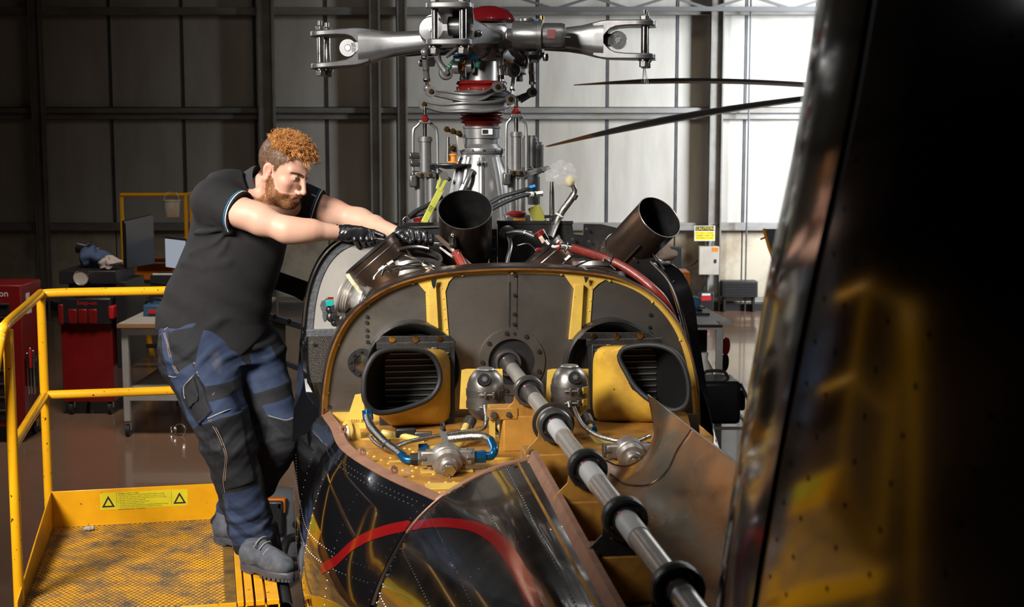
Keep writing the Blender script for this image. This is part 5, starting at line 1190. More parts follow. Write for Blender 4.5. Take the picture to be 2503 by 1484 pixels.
# ------------------------------------------------------------------ the helicopter being worked on
M_silver = mat('silver_paint', (0.25, 0.25, 0.25), 0.38, 0.66, (0.18, 0.177, 0.172), 14, 0.5, 0.02, 90, rvar=0.08)
M_steel = mat('bright_steel', (0.60, 0.585, 0.56), 0.2, 1.0, (0.42, 0.40, 0.37), 20, rvar=0.08)
M_dsteel = mat('dull_steel', (0.22, 0.21, 0.20), 0.38, 0.9, (0.14, 0.13, 0.12), 16, rvar=0.1)
M_titan = mat('titanium_firewall', (0.33, 0.30, 0.262), 0.38, 0.9, (0.12, 0.105, 0.09), 3.4, 0.5, 0.05, 26, detail=9, stretch=(1.0, 1.0, 1.6), rvar=0.14)
M_primer = chips(mat('yellow_primer', (0.60, 0.40, 0.065), 0.48, 0.0, (0.44, 0.25, 0.05), 5, 0.45, 0.03, 60), (0.12, 0.07, 0.03), 28, 0.70)
M_primer_deck = mat('grimy_shaded_deck', (0.42, 0.20, 0.032), 0.42, 0.0, (0.14, 0.055, 0.015), 4.2, 0.42, 0.04, 40, coat=0.15)  # brown grime, and the yellow itself darkened for the weak light here
M_duct = chips(mat('duct_yellow', (0.56, 0.33, 0.035), 0.35, 0.0, (0.24, 0.12, 0.02), 5.5, 0.36, 0.03, 40, coat=0.1), (0.07, 0.04, 0.02), 45, 0.72)
M_copper = mat('copper_flange', (0.40, 0.21, 0.135), 0.42, 0.45, (0.24, 0.12, 0.08), 12, 0.45, rvar=0.1)
M_rimor = mat('rusty_rim', (0.33, 0.13, 0.03), 0.4, 0.3, (0.06, 0.03, 0.02), 14, 0.5)
M_gloss = mat('black_gloss_paint', (0.005, 0.005, 0.006), 0.07, 0.0, bump=0.03, bscale=5, coat=1.0)
M_gloss.node_tree.nodes['Principled BSDF'].inputs['Coat Roughness'].default_value = 0.03
M_satin = mat('black_satin_paint', (0.006, 0.006, 0.0065), 0.15, 0.0, (0.009, 0.0088, 0.0086), 6, bump=0.03, bscale=5, coat=0.5, rvar=0.05)
M_satin.node_tree.nodes['Principled BSDF'].inputs['Coat Roughness'].default_value = 0.04
M_stripe = mat('red_stripe_paint', (0.17, 0.004, 0.005), 0.12, 0, coat=0.6)
M_matblack = mat('matt_black', (0.009, 0.009, 0.010), 0.42, 0.1, (0.02, 0.019, 0.018), 12)
M_crinkle = mat('crinkle_black', (0.014, 0.014, 0.016), 0.38, 0.2, (0.03, 0.028, 0.025), 30, bump=0.15, bscale=150)
M_redboot = mat('red_rubber_boot', (0.17, 0.008, 0.006), 0.33, 0, (0.12, 0.006, 0.005), 12)
M_redhose = mat('red_fire_sleeve', (0.22, 0.022, 0.012), 0.35, 0, (0.12, 0.02, 0.014), 25, bump=0.1, bscale=90)
M_anod = mat('blue_anodised', (0.01, 0.10, 0.24), 0.25, 0.7)
M_ypipe = mat('yellow_pipe', (0.58, 0.46, 0.12), 0.35, 0, (0.46, 0.34, 0.09), 12)
M_braid = mat('braided_steel', (0.42, 0.41, 0.39), 0.3, 1.0, (0.20, 0.19, 0.18), 160, 0.5, 0.3, 260)
M_brz = mat('heat_tinted_steel', (0.20, 0.125, 0.08), 0.32, 0.9, (0.11, 0.085, 0.07), 7, 0.5, 0.02, 50, rvar=0.1)
M_gold = mat('gold_ring', (0.45, 0.27, 0.08), 0.25, 1.0)
M_lime2 = mat('lime_strut', (0.45, 0.47, 0.07), 0.35, 0, (0.36, 0.36, 0.06), 10)
M_olive = mat('olive_bracket', (0.20, 0.19, 0.02), 0.35)
M_orange2 = mat('orange_cap', (0.70, 0.22, 0.01), 0.4)
M_teal = mat('teal_block', (0.0, 0.25, 0.22), 0.4)
M_tank = mat('tank_titanium', (0.25, 0.235, 0.21), 0.36, 0.85, (0.13, 0.12, 0.11), 16, 0.5, 0.03, 120, rvar=0.1)
M_shaft = mat('shaft_grey', (0.58, 0.56, 0.53), 0.24, 0.6, (0.48, 0.455, 0.42), 8, rvar=0.06)
M_inner = mat('pale_inner_skin', (0.50, 0.475, 0.44), 0.36, 0.5, (0.38, 0.35, 0.31), 6, rvar=0.1)
M_reddome = mat('red_dome', (0.11, 0.004, 0.006), 0.15, 0, coat=0.6)
M_sealant = mat('grey_sealant', (0.055, 0.058, 0.065), 0.55, 0, bump=0.4, bscale=60)
M_tape = mat('masking_tape', (0.55, 0.48, 0.28), 0.7, bump=0.3, bscale=60)
M_fins = mat('cooler_fins', (0.30, 0.29, 0.27), 0.35, 0.8)
M_scorch = mat('scorched_shroud', (0.21, 0.185, 0.14), 0.30, 0.85, (0.10, 0.075, 0.045), 4.5, 0.5, 0.03, 24, detail=9, stretch=(1.4, 0.6, 1.0), rvar=0.12)
def stain(m, col, scale, lo, hi, sc=(1, 1, 1), amt=1.0):
    nt = m.node_tree; N = nt.nodes; L = nt.links; p = N['Principled BSDF']; tc = N.new('ShaderNodeTexCoord'); mp = N.new('ShaderNodeMapping'); mp.inputs['Scale'].default_value = sc; n = N.new('ShaderNodeTexNoise'); n.inputs['Scale'].default_value = scale; n.inputs['Detail'].default_value = 8; n.inputs['Distortion'].default_value = 0.6
    r = N.new('ShaderNodeMapRange'); r.inputs['From Min'].default_value = lo; r.inputs['From Max'].default_value = hi; r.inputs['To Max'].default_value = amt; mx = N.new('ShaderNodeMix'); mx.data_type = 'RGBA'; mx.inputs['B'].default_value = (*col, 1)
    L.new(p.inputs['Base Color'].links[0].from_socket, mx.inputs['A']); L.new(tc.outputs['Object'], mp.inputs['Vector']); L.new(mp.outputs['Vector'], n.inputs['Vector']); L.new(n.outputs['Fac'], r.inputs['Value']); L.new(r.outputs['Result'], mx.inputs['Factor']); L.new(mx.outputs['Result'], p.inputs['Base Color'])
stain(M_scorch, (0.46, 0.19, 0.05), 3.2, 0.42, 0.62, (1.2, 0.5, 1.6), 0.9); stain(M_scorch, (0.035, 0.022, 0.014), 5.0, 0.56, 0.72, (1, 0.5, 1.5), 0.8)
stain(M_titan, (0.06, 0.052, 0.045), 2.2, 0.50, 0.72, (1, 1, 1), 0.75); stain(M_primer_deck, (0.09, 0.04, 0.012), 7.0, 0.52, 0.70, (1, 1, 1), 0.8); stain(M_brz, (0.30, 0.16, 0.085), 3.0, 0.5, 0.68, (1, 1, 1), 0.7)
heli = empty('helicopter', HORG, PSI, 'black helicopter with cowlings off, engines, drive shaft and rotor head exposed', 'helicopter')
V3 = Vector
def off(L, d): return [V3(p) + V3(d) for p in L]
def resample(pts, n):
    P = smooth_path(pts, 8); L = [0]
    for a, b in zip(P[:-1], P[1:]): L.append(L[-1] + (b - a).length)
    out = []
    for i in range(n):
        t = L[-1] * i / (n - 1); k = min(len(L) - 2, max(0, int(np.searchsorted(L, t)) - 1)); u = (t - L[k]) / max(1e-9, L[k + 1] - L[k]); out.append(P[k].lerp(P[k + 1], u))
    return out
def patch(rows, nu, nv):
    R = [resample(r, nu) for r in rows]; cols = [resample([R[i][j] for i in range(len(R))], nv) if len(R) > 2 else [R[0][j].lerp(R[1][j], k / (nv - 1)) for k in range(nv)] for j in range(nu)]
    return [[cols[j][i] for j in range(nu)] for i in range(nv)]
def plate(outer, holes, thick, b0):
    """plate in a plane b = const, outline in (a,c), holes likewise; front face at b0 - thick"""
    from mathutils.geometry import tessellate_polygon
    loops = [[V3((a, c, 0)) for a, c in L] for L in [outer] + holes]; tri = tessellate_polygon(loops); pts = [p for L in loops for p in L]; m = MB(); n = len(pts)
    vs = [(p.x, b0 - thick, p.y) for p in pts] + [(p.x, b0, p.y) for p in pts]
    fs = [tuple(t) for t in tri] + [tuple(n + i for i in reversed(t)) for t in tri]; k = 0
    for L in loops:
        q = len(L)
        for i in range(q): fs.append((k + i, k + (i + 1) % q, n + k + (i + 1) % q, n + k + i))
        k += q
    m.add(vs, fs); return m
def circ(c, r, n=32): return [(c[0] + r * math.cos(2 * math.pi * k / n), c[1] + r * math.sin(2 * math.pi * k / n)) for k in range(n)]
def ac(L, b): return [(hb(x, y, b)[0], hb(x, y, b)[2]) for x, y in L]
def bolt(p, ax, r, par, m_=None, h=None):
    h = h or r * 0.9; ax = V3(ax).normalized(); m = MB(); m.cyl(V3(p), V3(p) + ax * h * 0.35, r * 1.35, n=14); m.cyl(V3(p) + ax * h * 0.35, V3(p) + ax * h * 1.3, r, n=6)
    return m.build('bolt', m_ or M_dsteel, par)
FW = (0, -1, 0)
# ---- firewall bulkhead
OUT = [(788, 1040), (790, 1000), (795, 940), (808, 870), (835, 805), (872, 757), (925, 717), (985, 690), (1060, 672), (1150, 662), (1250, 658), (1350, 660), (1440, 668), (1510, 682), (1575, 712), (1630, 762), (1668, 825), (1690, 900), (1700, 970), (1704, 1040)]
outl = [(p.x, p.z) for p in resample([V3((a, 0, c)) for a, c in ac(OUT, 0.0)], 70)]
hole_c = ac([(1250, 884)], 0)[0]; hole = circ((hole_c[0], hole_c[1]), 0.086)
bk = plate(outl, [hole], 0.004, 0.0).build('firewall', M_titan, heli, ang=30, label='brushed titanium firewall bulkhead with a central shaft hole')
# rim flange swept along the arch: inner yellow angle, outer rusty copper lip
def sweep(name, prof, m_, par, o=outl, shrink=0.0):
    n = len(o); rws = []
    for (dn, db) in prof:
        r = []
        for i in range(n):
            a0, a1 = o[max(0, i - 1)], o[min(n - 1, i + 1)]; tx, tz_ = a1[0] - a0[0], a1[1] - a0[1]; L = math.hypot(tx, tz_); nx, nz = -tz_ / L, tx / L
            r.append((o[i][0] + nx * dn, db, o[i][1] + nz * dn))
        rws.append(r)
    return MB().grid(rws, 0.002).build(name, m_, par, ang=35)
sweep('rim_angle', [(-0.015, -0.007), (-0.004, -0.008), (-0.002, -0.030)], M_primer, bk)
sweep('rim_lip', [(0.000, -0.034), (0.006, -0.035), (0.0075, 0.015)], M_rimor, bk)
sweep('rim_seal', [(0.008, -0.030), (0.013, -0.018), (0.010, 0.03)], M_matblack, bk)
sweep('cowl_collar', [(0.005, 0.018), (0.012, 0.06), (0.014, 0.12), (0.004, 0.22)], M_brz, bk)
m = MB(); n_ = len(outl)
for i in range(4, n_ - 3, 6):
    a, c = outl[i]; cx, cz = a * 0.983, 1.5 + (c - 1.5) * 0.975; m.rivets([(cx, -0.009, cz)], FW, 0.0065)
m.build('rim_rivets', M_primer, bk, kind='stuff')
# hole flange ring with bolts
fl_ = MB().lathe([(0.086, 0.004), (0.086, 0.010), (0.124, 0.010), (0.124, 0.004)], (hole_c[0], 0, hole_c[1]), FW, 48, closed=True).build('hole_ring', M_titan, bk)
for k in range(9):
    a = math.radians(20 + 40 * k); bolt((hole_c[0] + 0.108 * math.cos(a), -0.010, hole_c[1] + 0.108 * math.sin(a)), FW, 0.0065, fl_, M_matblack)
MB().lathe([(0.0, 0.3), (0.10, 0.3), (0.10, 0.0), (0.088, 0.0)], (hole_c[0], 0.005, hole_c[1]), (0, 1, 0), 40).build('tunnel', M_matblack, bk)
# stiffeners
def stiff(poly, ridge, groove, riv, lbl):
    s = plate(ac(poly, -0.004), [], 0.005, -0.004).build('stiffener', M_primer, bk, bevel=0.0015, label=lbl)
    A = ac(ridge, -0.03); z = [(x, -0.032, y) for x, y in A]; z0 = [(x, -0.008, y) for x, y in ac(ridge, -0.008)]
    MB().loft([z, z0]).build('ridge', M_primer, s, bevel=0.002)
    m = MB(); m.rivets([(x, -0.009, y) for x, y in ac(riv, -0.009)], FW, 0.0045); m.build('rivet_row', M_primer, s, kind='stuff')
    A = ac(groove, -0.034); MB().prism([(x, -0.0335, y) for x, y in A], (0, 0.004, 0)).build('drain_slot', M_matblack, s)
stiff([(1018, 688), (1113, 672), (1097, 690), (1089, 712), (1098, 830), (1045, 830), (1040, 714)], [(1046, 700), (1066, 697), (1074, 830), (1051, 830)], [(1054, 683), (1068, 681), (1064, 700), (1060, 706), (1056, 698)],
      [(1045, 720), (1047, 745), (1049, 770), (1051, 795), (1080, 705), (1083, 730), (1086, 755), (1088, 780), (1091, 805)], 'left of the two yellow vertical stiffeners on the firewall')
stiff([(1376, 668), (1486, 680), (1463, 694), (1449, 708), (1440, 830), (1389, 830), (1402, 706)], [(1404, 694), (1427, 696), (1420, 830), (1392, 830)], [(1428, 676), (1440, 678), (1434, 690), (1431, 692)],
      [(1408, 715), (1405, 740), (1402, 765), (1399, 790), (1446, 705), (1443, 735), (1440, 760)], 'right of the two yellow vertical stiffeners on the firewall')
st = plate(ac([(1242, 664), (1264, 664), (1262, 822), (1245, 822)], -0.004), [], 0.004, -0.004).build('centre_strap', M_titan, bk, bevel=0.001)
MB().prism([(x, -0.0085, y) for x, y in ac([(1244, 690), (1249, 690), (1248, 800), (1244, 800)], -0.0085)], (0, 0.003, 0)).build('strap_slot', M_matblack, st)
for (x, y) in ((1258, 673), (1258, 722), (1257, 768), (1257, 793), (1257, 815)): p = hb(x, y, -0.008); bolt(p, FW, 0.0055, st, M_matblack)
for (x, y) in ((898, 808), (898, 822), (899, 836), (898, 775), (897, 789), (806, 995), (1588, 800), (1588, 815), (1590, 770)): bolt(hb(x, y, -0.004), FW, 0.0055, bk, M_matblack)
for (x, y) in ((1255, 600),): pass
# porthole at the left
pc = hb(885, 886, -0.004); po = MB().lathe([(0.030, 0.0), (0.030, 0.008), (0.052, 0.008), (0.052, 0.0)], pc, FW, 32, closed=True).build('porthole_ring', M_crinkle, bk)
MB().lathe([(0.0, 0.004), (0.030, 0.002), (0.030, 0.0)], pc, FW, 28).build('porthole_glass', M_steel, po)
for k in range(5): a = math.radians(95 + 40 * k); bolt((pc.x + 0.042 * math.cos(a), pc.y - 0.008, pc.z + 0.042 * math.sin(a)), FW, 0.005, po, M_matblack)

# ---- engine deck
DZ = 1.468
dk = [(-0.655, 0.0), (-0.60, -0.62), (-0.345, -1.185), (-0.10, -1.22), (0.14, -1.22), (0.40, -1.0), (0.66, -0.5), (0.67, 0.0)]
deck = MB().prism([(a, b, DZ) for a, b in dk], (0, 0, -0.02)).build('engine_deck', M_primer_deck, heli, label='grimy yellow engine deck below the firewall')
m = MB()
for (p, q, n) in [((1000, 1085), (1010, 1165), 7), ((845, 1040), (1010, 1105), 9), ((880, 1100), (985, 1150), 7), ((1050, 1180), (1075, 1205), 3), ((1090, 1180), (1100, 1205), 3), ((1110, 1180), (1120, 1200), 3), ((955, 1120), (1060, 1160), 6), ((1130, 1150), (1240, 1140), 8), ((805, 1025), (860, 1020), 4)]:
    for k in range(n): t = k / (n - 1); v = hc(p[0] + (q[0] - p[0]) * t, p[1] + (q[1] - p[1]) * t, DZ); m.rivets([v], (0, 0, 1), 0.0065, 0.004)
m.build('deck_rivets', M_primer, deck, kind='stuff')
for py in (1075, 1130): v0, v1 = hc(880 if py < 1100 else 950, py, DZ), hc(1260, py, DZ); MB().box((v0.x, v0.y - 0.002, DZ), (v1.x, v0.y + 0.012, DZ + 0.003)).build('deck_seam', M_primer, deck)
v = hc(1085, 1190, DZ); MB().boxc((v.x, v.y, DZ + 0.002), (0.11, 0.07, 0.004)).build('doubler_plate', M_primer, deck, bevel=0.001)
q0, q1 = hb(800, 1045, -0.02), hb(1000, 1045, -0.02); MB().box((q0.x, -0.03, DZ), (q1.x, -0.004, DZ + 0.03)).build('deck_angle', M_primer, deck)
# gusset with stamped number at left
G = [hb(868, 965, -0.16), hb(888, 962, -0.16), hb(895, 1050, -0.16), hb(835, 1065, -0.16)]
gs = MB().prism(G, (0, 0.004, 0)).build('gusset', M_primer, heli)
text('stamped_number', '109.0201.82', frame(hb(866, 1030, -0.161), (1, 0, 0), (0, 0, 1)), 0.016, M_rimor, gs, 0.0002)
# blanked round port with cloth
pc = hb(870, 1070, -0.30); bp_ = MB().lathe([(0.045, 0.0), (0.05, 0.0), (0.05, 0.03), (0.062, 0.03), (0.062, 0.035), (0.045, 0.035)], pc, (-0.93, -0.3, 0.1), 30, closed=True).build('port_flange', M_primer, heli)
MB().sphere(pc + V3((-0.028, -0.012, 0.0)), (0.016, 0.04, 0.046), 18, 12).build('cloth_blank', mat('blanking_cloth', (0.62, 0.5, 0.38), 0.8, bump=0.5, bscale=40), bp_)

# ---- left flank skin, rivets, stripe, copper flange
def sec(b, pts): return [V3((a, b, c)) for a, c in pts]
SK = [sec(0.45, [(-0.745, 1.62), (-0.775, 1.45), (-0.80, 1.25), (-0.80, 1.05), (-0.77, 0.85), (-0.66, 0.62)]),
      sec(0.05, [(-0.690, 1.50), (-0.735, 1.40), (-0.775, 1.22), (-0.785, 1.03), (-0.75, 0.85), (-0.64, 0.62)]),
      sec(-0.30, [(-0.648, 1.50), (-0.700, 1.40), (-0.750, 1.22), (-0.765, 1.03), (-0.73, 0.85), (-0.62, 0.62)]),
      sec(-0.62, [(-0.612, 1.495), (-0.665, 1.40), (-0.715, 1.22), (-0.735, 1.03), (-0.705, 0.85), (-0.60, 0.64)]),
      sec(-0.92, [(-0.500, 1.482), (-0.565, 1.395), (-0.635, 1.22), (-0.66, 1.03), (-0.64, 0.87), (-0.55, 0.68)]),
      sec(-1.20, [(-0.352, 1.470), (-0.435, 1.385), (-0.520, 1.22), (-0.56, 1.05), (-0.55, 0.90), (-0.48, 0.74)])]
skp = patch(SK, 34, 44)
skin = MB().grid(skp, 0.003).build('flank_skin', M_gloss, heli, ang=60, label='gloss black riveted skin of the left flank')
BM = [sec(-1.205, [(-0.085, 1.580), (-0.17, 1.560), (-0.26, 1.520), (-0.352, 1.462), (-0.435, 1.37), (-0.510, 1.22), (-0.545, 1.05), (-0.53, 0.90), (-0.46, 0.76)]),
      sec(-1.70, [(-0.090, 1.578), (-0.165, 1.560), (-0.245, 1.520), (-0.325, 1.460), (-0.395, 1.365), (-0.450, 1.22), (-0.475, 1.07), (-0.455, 0.94), (-0.38, 0.82)]),
      sec(-2.30, [(-0.098, 1.575), (-0.16, 1.557), (-0.225, 1.520), (-0.290, 1.455), (-0.345, 1.365), (-0.385, 1.23), (-0.400, 1.10), (-0.375, 0.98), (-0.30, 0.88)]),
      sec(-3.10, [(-0.105, 1.57), (-0.15, 1.552), (-0.20, 1.515), (-0.250, 1.455), (-0.290, 1.37), (-0.31, 1.25), (-0.315, 1.13), (-0.29, 1.03), (-0.22, 0.95)])]
bmp = patch(BM, 40, 50)
boom = MB().grid(bmp, 0.003).build('boom_skin', M_satin, heli, ang=60, label='gloss black riveted skin of the tail boom')
def gpt(G, u, v):
    """point and normal on a grid; u along the section, v along the body (0..1)"""
    R, C = len(G), len(G[0]); x = min(C - 1.001, max(0, u * (C - 1))); y = min(R - 1.001, max(0, v * (R - 1))); i, j = int(y), int(x); fx, fy = x - j, y - i
    p = (G[i][j] * (1 - fx) + G[i][j + 1] * fx) * (1 - fy) + (G[i + 1][j] * (1 - fx) + G[i + 1][j + 1] * fx) * fy
    nn = (G[i][j + 1] - G[i][j]).cross(G[i + 1][j] - G[i][j]).normalized()
    if nn.dot(V3((-0.6, -0.5, 0.6))) < 0: nn = -nn
    return p, nn
def rivline(m, G, pts, step=0.024, r=0.0028):
    P = []; 
    for (u0, v0), (u1, v1) in zip(pts[:-1], pts[1:]):
        a, _ = gpt(G, u0, v0); b, _ = gpt(G, u1, v1); n = max(2, int((b - a).length / step))
        for k in range(n): t = k / n; p, nn = gpt(G, u0 + (u1 - u0) * t, v0 + (v1 - v0) * t); m.rivets([p], [nn], r, r * 0.7)
M_riv = mat('rivet_heads', (0.16, 0.16, 0.165), 0.22, 0.9)
m = MB()
for pts in ([(0.03, 0.25), (0.03, 0.98)], [(0.05, 0.25), (0.05, 0.98)], [(0.12, 0.40), (0.45, 0.40), (0.95, 0.40)], [(0.30, 0.10), (0.33, 0.5), (0.32, 0.98)], [(0.36, 0.10), (0.39, 0.5), (0.37, 0.98)], [(0.55, 0.2), (0.58, 0.98)], [(0.0, 0.99), (0.95, 0.99)], [(0.1, 0.62), (0.9, 0.62)], [(0.1, 0.80), (0.9, 0.80)]): rivline(m, skp, pts)
m.build('skin_rivets', M_riv, skin, kind='stuff')
m = MB()
for pts in ([(0.0, 0.012), (0.9, 0.012)], [(0.06, 0.0), (0.06, 0.98)], [(0.30, 0.02), (0.30, 0.98)], [(0.155, 0.02), (0.155, 0.98)], [(0.42, 0.02), (0.42, 0.98)], [(0.56, 0.02), (0.56, 0.98)], [(0.0, 0.36), (0.9, 0.36)], [(0.0, 0.66), (0.9, 0.66)]): rivline(m, bmp, pts)
m.build('boom_rivets', M_riv, boom, kind='stuff')
# red stripe painted on the skins, given a hair of thickness
def stripe(G, pts, wid, par, m_):
    """pts = [(u,v)], width in metres across"""
    C = smooth_path([V3((u, v, 0)) for u, v in pts], 10); rl = []; rr = []
    for i, c in enumerate(C):
        p, nn = gpt(G, c.x, c.y); a = C[max(0, i - 1)]; b = C[min(len(C) - 1, i + 1)]; t = (gpt(G, b.x, b.y)[0] - gpt(G, a.x, a.y)[0]).normalized(); sdv = nn.cross(t).normalized()
        # move in (u,v) so that the band follows the surface
        def shift(s):
            eps = 0.004; pu = gpt(G, c.x + eps, c.y)[0] - p; pv = gpt(G, c.x, c.y + eps)[0] - p
            M2 = Matrix(((pu.dot(pu), pu.dot(pv)), (pu.dot(pv), pv.dot(pv)))); rhs = Vector((pu.dot(sdv * s), pv.dot(sdv * s))); sol = M2.inverted_safe() @ rhs; q, n2 = gpt(G, c.x + eps * sol.x, c.y + eps * sol.y); return q + n2 * 0.0016
        rl.append([shift(wid * k / 2) for k in (-1, -0.5, 0, 0.5, 1)])
    return MB().grid(rl, 0.0).build('red_stripe', m_, par, ang=60)
def find(G, px, py):
    best = None
    for i in range(len(G)):
        for j in range(len(G[0])):
            p = to_w(G[i][j]) - ORG; yv = p.dot(V3((0, _cp, -_sp))); X = p.x / yv * FPX + IW / 2; Y = IH / 2 - p.dot(V3((0, _sp, _cp))) / yv * FPX; d = (X - px) ** 2 + (Y - py) ** 2
            if best is None or d < best[0]: best = (d, j / (len(G[0]) - 1), i / (len(G) - 1))
    # refine
    _, u, v = best; s = 0.02
    for _k in range(40):
        c = []
        for du in (-s, 0, s):
            for dv in (-s, 0, s):
                p = to_w(gpt(G, u + du, v + dv)[0]) - ORG; yv = p.dot(V3((0, _cp, -_sp))); X = p.x / yv * FPX + IW / 2; Y = IH / 2 - p.dot(V3((0, _sp, _cp))) / yv * FPX; c.append(((X - px) ** 2 + (Y - py) ** 2, u + du, v + dv))
        b = min(c); 
        if b[1] == u and b[2] == v: s *= 0.6
        u, v = min(1, max(0, b[1])), min(1, max(0, b[2]))
    return (u, v)
stripe(skp, [find(skp, *q) for q in ((785, 1392), (820, 1372), (860, 1335), (900, 1312), (950, 1295), (1000, 1285), (1012, 1283))], 0.034, skin, M_stripe)
stripe(bmp, [find(bmp, *q) for q in ((1004, 1284), (1060, 1279), (1120, 1281), (1170, 1292), (1215, 1320), (1255, 1370), (1290, 1440), (1310, 1500))], 0.034, boom, M_stripe)
# copper edge flange with lugs along the deck cut-out
eo = resample([skp[i][0] for i in range(9, 44)], 30); ei = []
for i, p in enumerate(eo):
    t = (eo[min(29, i + 1)] - eo[max(0, i - 1)]).normalized(); sdv = V3((-t.y, t.x, 0)); sdv = sdv if sdv.x > 0 else -sdv; ei.append(p + sdv.normalized() * 0.035 + V3((0, 0, 0.010)))
fg = MB().grid([off(eo, (0, 0, 0.002)), ei, off(ei, (0.003, 0, -0.045))], 0.0025).build('edge_flange', M_copper, heli, ang=30, label='bare copper coloured edge flange of the deck opening')
for k in (11, 18, 23): 
    p = ei[k] + V3((0, 0, 0.008)); MB().lathe([(0.006, -0.003), (0.014, -0.003), (0.014, 0.003), (0.006, 0.003)], p, (0.5, -0.6, 0.35), 16, closed=True).build('lug', M_copper, fg)
# aft boom flange by the shaft
fe = [bmp[i][0] for i in range(50)]
MB().grid([fe, off(fe, (0.012, 0, 0.028)), off(fe, (0.026, 0, 0.03))], 0.002).build('boom_flange', M_copper, boom, ang=30)
fe = [bmp[0][j] for j in range(16)]; MB().grid([off(fe, (0, -0.002, 0.002)), off(fe, (0, 0.012, 0.006))], 0.002).build('boom_lip', M_copper, boom)
for (px, py) in ((1265, 1138),): u, v = find(bmp, px, py); p, nn = gpt(bmp, u, v); MB().boxc((0, 0, 0), (0.022, 0.014, 0.003), frame(p + nn * 0.002, (1, 0.2, 0), nn.cross(V3((1, 0.2, 0))))).build('jump_plate', M_steel, boom)
# keel closing the right hand side of the hull so it has a body
KL = [sec(0.45, [(0.80, 1.60), (0.83, 1.25), (0.80, 0.95), (0.66, 0.62)]), sec(-0.3, [(0.69, 1.50), (0.76, 1.22), (0.74, 0.9), (0.62, 0.62)]), sec(-0.92, [(0.52, 1.50), (0.63, 1.22), (0.62, 0.9), (0.55, 0.68)]), sec(-1.2, [(0.36, 1.47), (0.5, 1.2), (0.54, 0.95), (0.48, 0.74)])]
MB().grid(patch(KL, 16, 20), 0.003).build('flank_skin', M_gloss, heli, ang=60, label='gloss black skin of the right flank')
MB().grid(patch([[r[-1], V3((0, r[-1].y, r[-1].z - 0.03)), V3((-r[-1].x, r[-1].y, r[-1].z))] for r in SK], 10, 20), 0.003).build('belly_skin', M_gloss, heli, ang=60)
for a_ in (-0.55, 0.55):
    g_ = MB().cyl((a_, 0.9, 0.7), (a_ * 1.2, 0.9, 0.16), 0.035).build('undercarriage_leg', M_dsteel, heli); MB().lathe([(0.03, -0.06), (0.14, -0.05), (0.16, -0.02), (0.16, 0.02), (0.14, 0.05), (0.03, 0.06)], (a_ * 1.2, 0.9, 0.16), (1, 0, 0), 28, closed=True).build('wheel', M_rubber, g_)
# forward fuselage hull (mostly hidden behind the engines)
FH = [[V3((x, b, z)) for x, z in ((-w_, z0), (-w_ * 1.05, (z0 + z1) / 2), (-w_ * 0.92, z1 - 0.25), (-w_ * 0.6, z1 - 0.03), (0, z1), (w_ * 0.6, z1 - 0.03), (w_ * 0.92, z1 - 0.25), (w_ * 1.05, (z0 + z1) / 2), (w_, z0))] for b, w_, z0, z1 in ((0.55, 0.66, 0.62, 1.95), (1.4, 0.70, 0.55, 1.90), (2.6, 0.70, 0.5, 1.85), (3.4, 0.5, 0.6, 1.5), (3.9, 0.15, 0.8, 1.0))]
MB().grid(patch(FH, 30, 24), 0.004).build('cabin_hull', M_gloss, heli, ang=60)
# ---- boom trough, shaft, bearings
tg = MB().box((-0.115, -3.2, 1.455), (0.16, -1.19, 1.475)).build('shaft_trough', M_primer_deck, heli)
for b in (-1.45, -1.95, -2.45, -2.95): MB().box((-0.11, b - 0.02, 1.475), (0.15, b + 0.02, 1.49)).build('trough_rib', M_primer_deck, tg, bevel=0.003); MB().box((-0.11, b - 0.05, 1.476), (0.15, b - 0.03, 1.480)).build('trough_shadow', M_matblack, tg)  # black strips stand in for the shadow beside each rib
MB().grid([[(-0.112, b, 1.58) for b in (-1.22, -2.2, -3.2)], [(-0.125, b, 1.46) for b in (-1.22, -2.2, -3.2)]], 0.003).build('trough_wall', M_primer_deck, tg)
BP = [hc(1252, 886, SHAFT_Z).y, hc(1290, 955, SHAFT_Z).y, hc(1352, 1040, SHAFT_Z).y, hc(1422, 1146, SHAFT_Z).y, hc(1513, 1268, SHAFT_Z).y, hc(1644, 1440, SHAFT_Z).y]
sh = MB().cyl((0, 0.25, SHAFT_Z), (0, -3.15, SHAFT_Z), 0.0245, n=32).build('drive_shaft', M_shaft, heli, label='long grey tail rotor drive shaft running along the boom')
for i in range(5):
    b0, b1 = BP[i], BP[i + 1]; MB().cyl((0, b0 - 0.03, SHAFT_Z), (0, b0 - 0.16, SHAFT_Z), 0.0262, n=32).build('shaft_sleeve', M_dsteel if i < 2 else (MATS.get('sleeve_grey') or mat('sleeve_grey', (0.50, 0.50, 0.49), 0.4, 0.1)), sh)
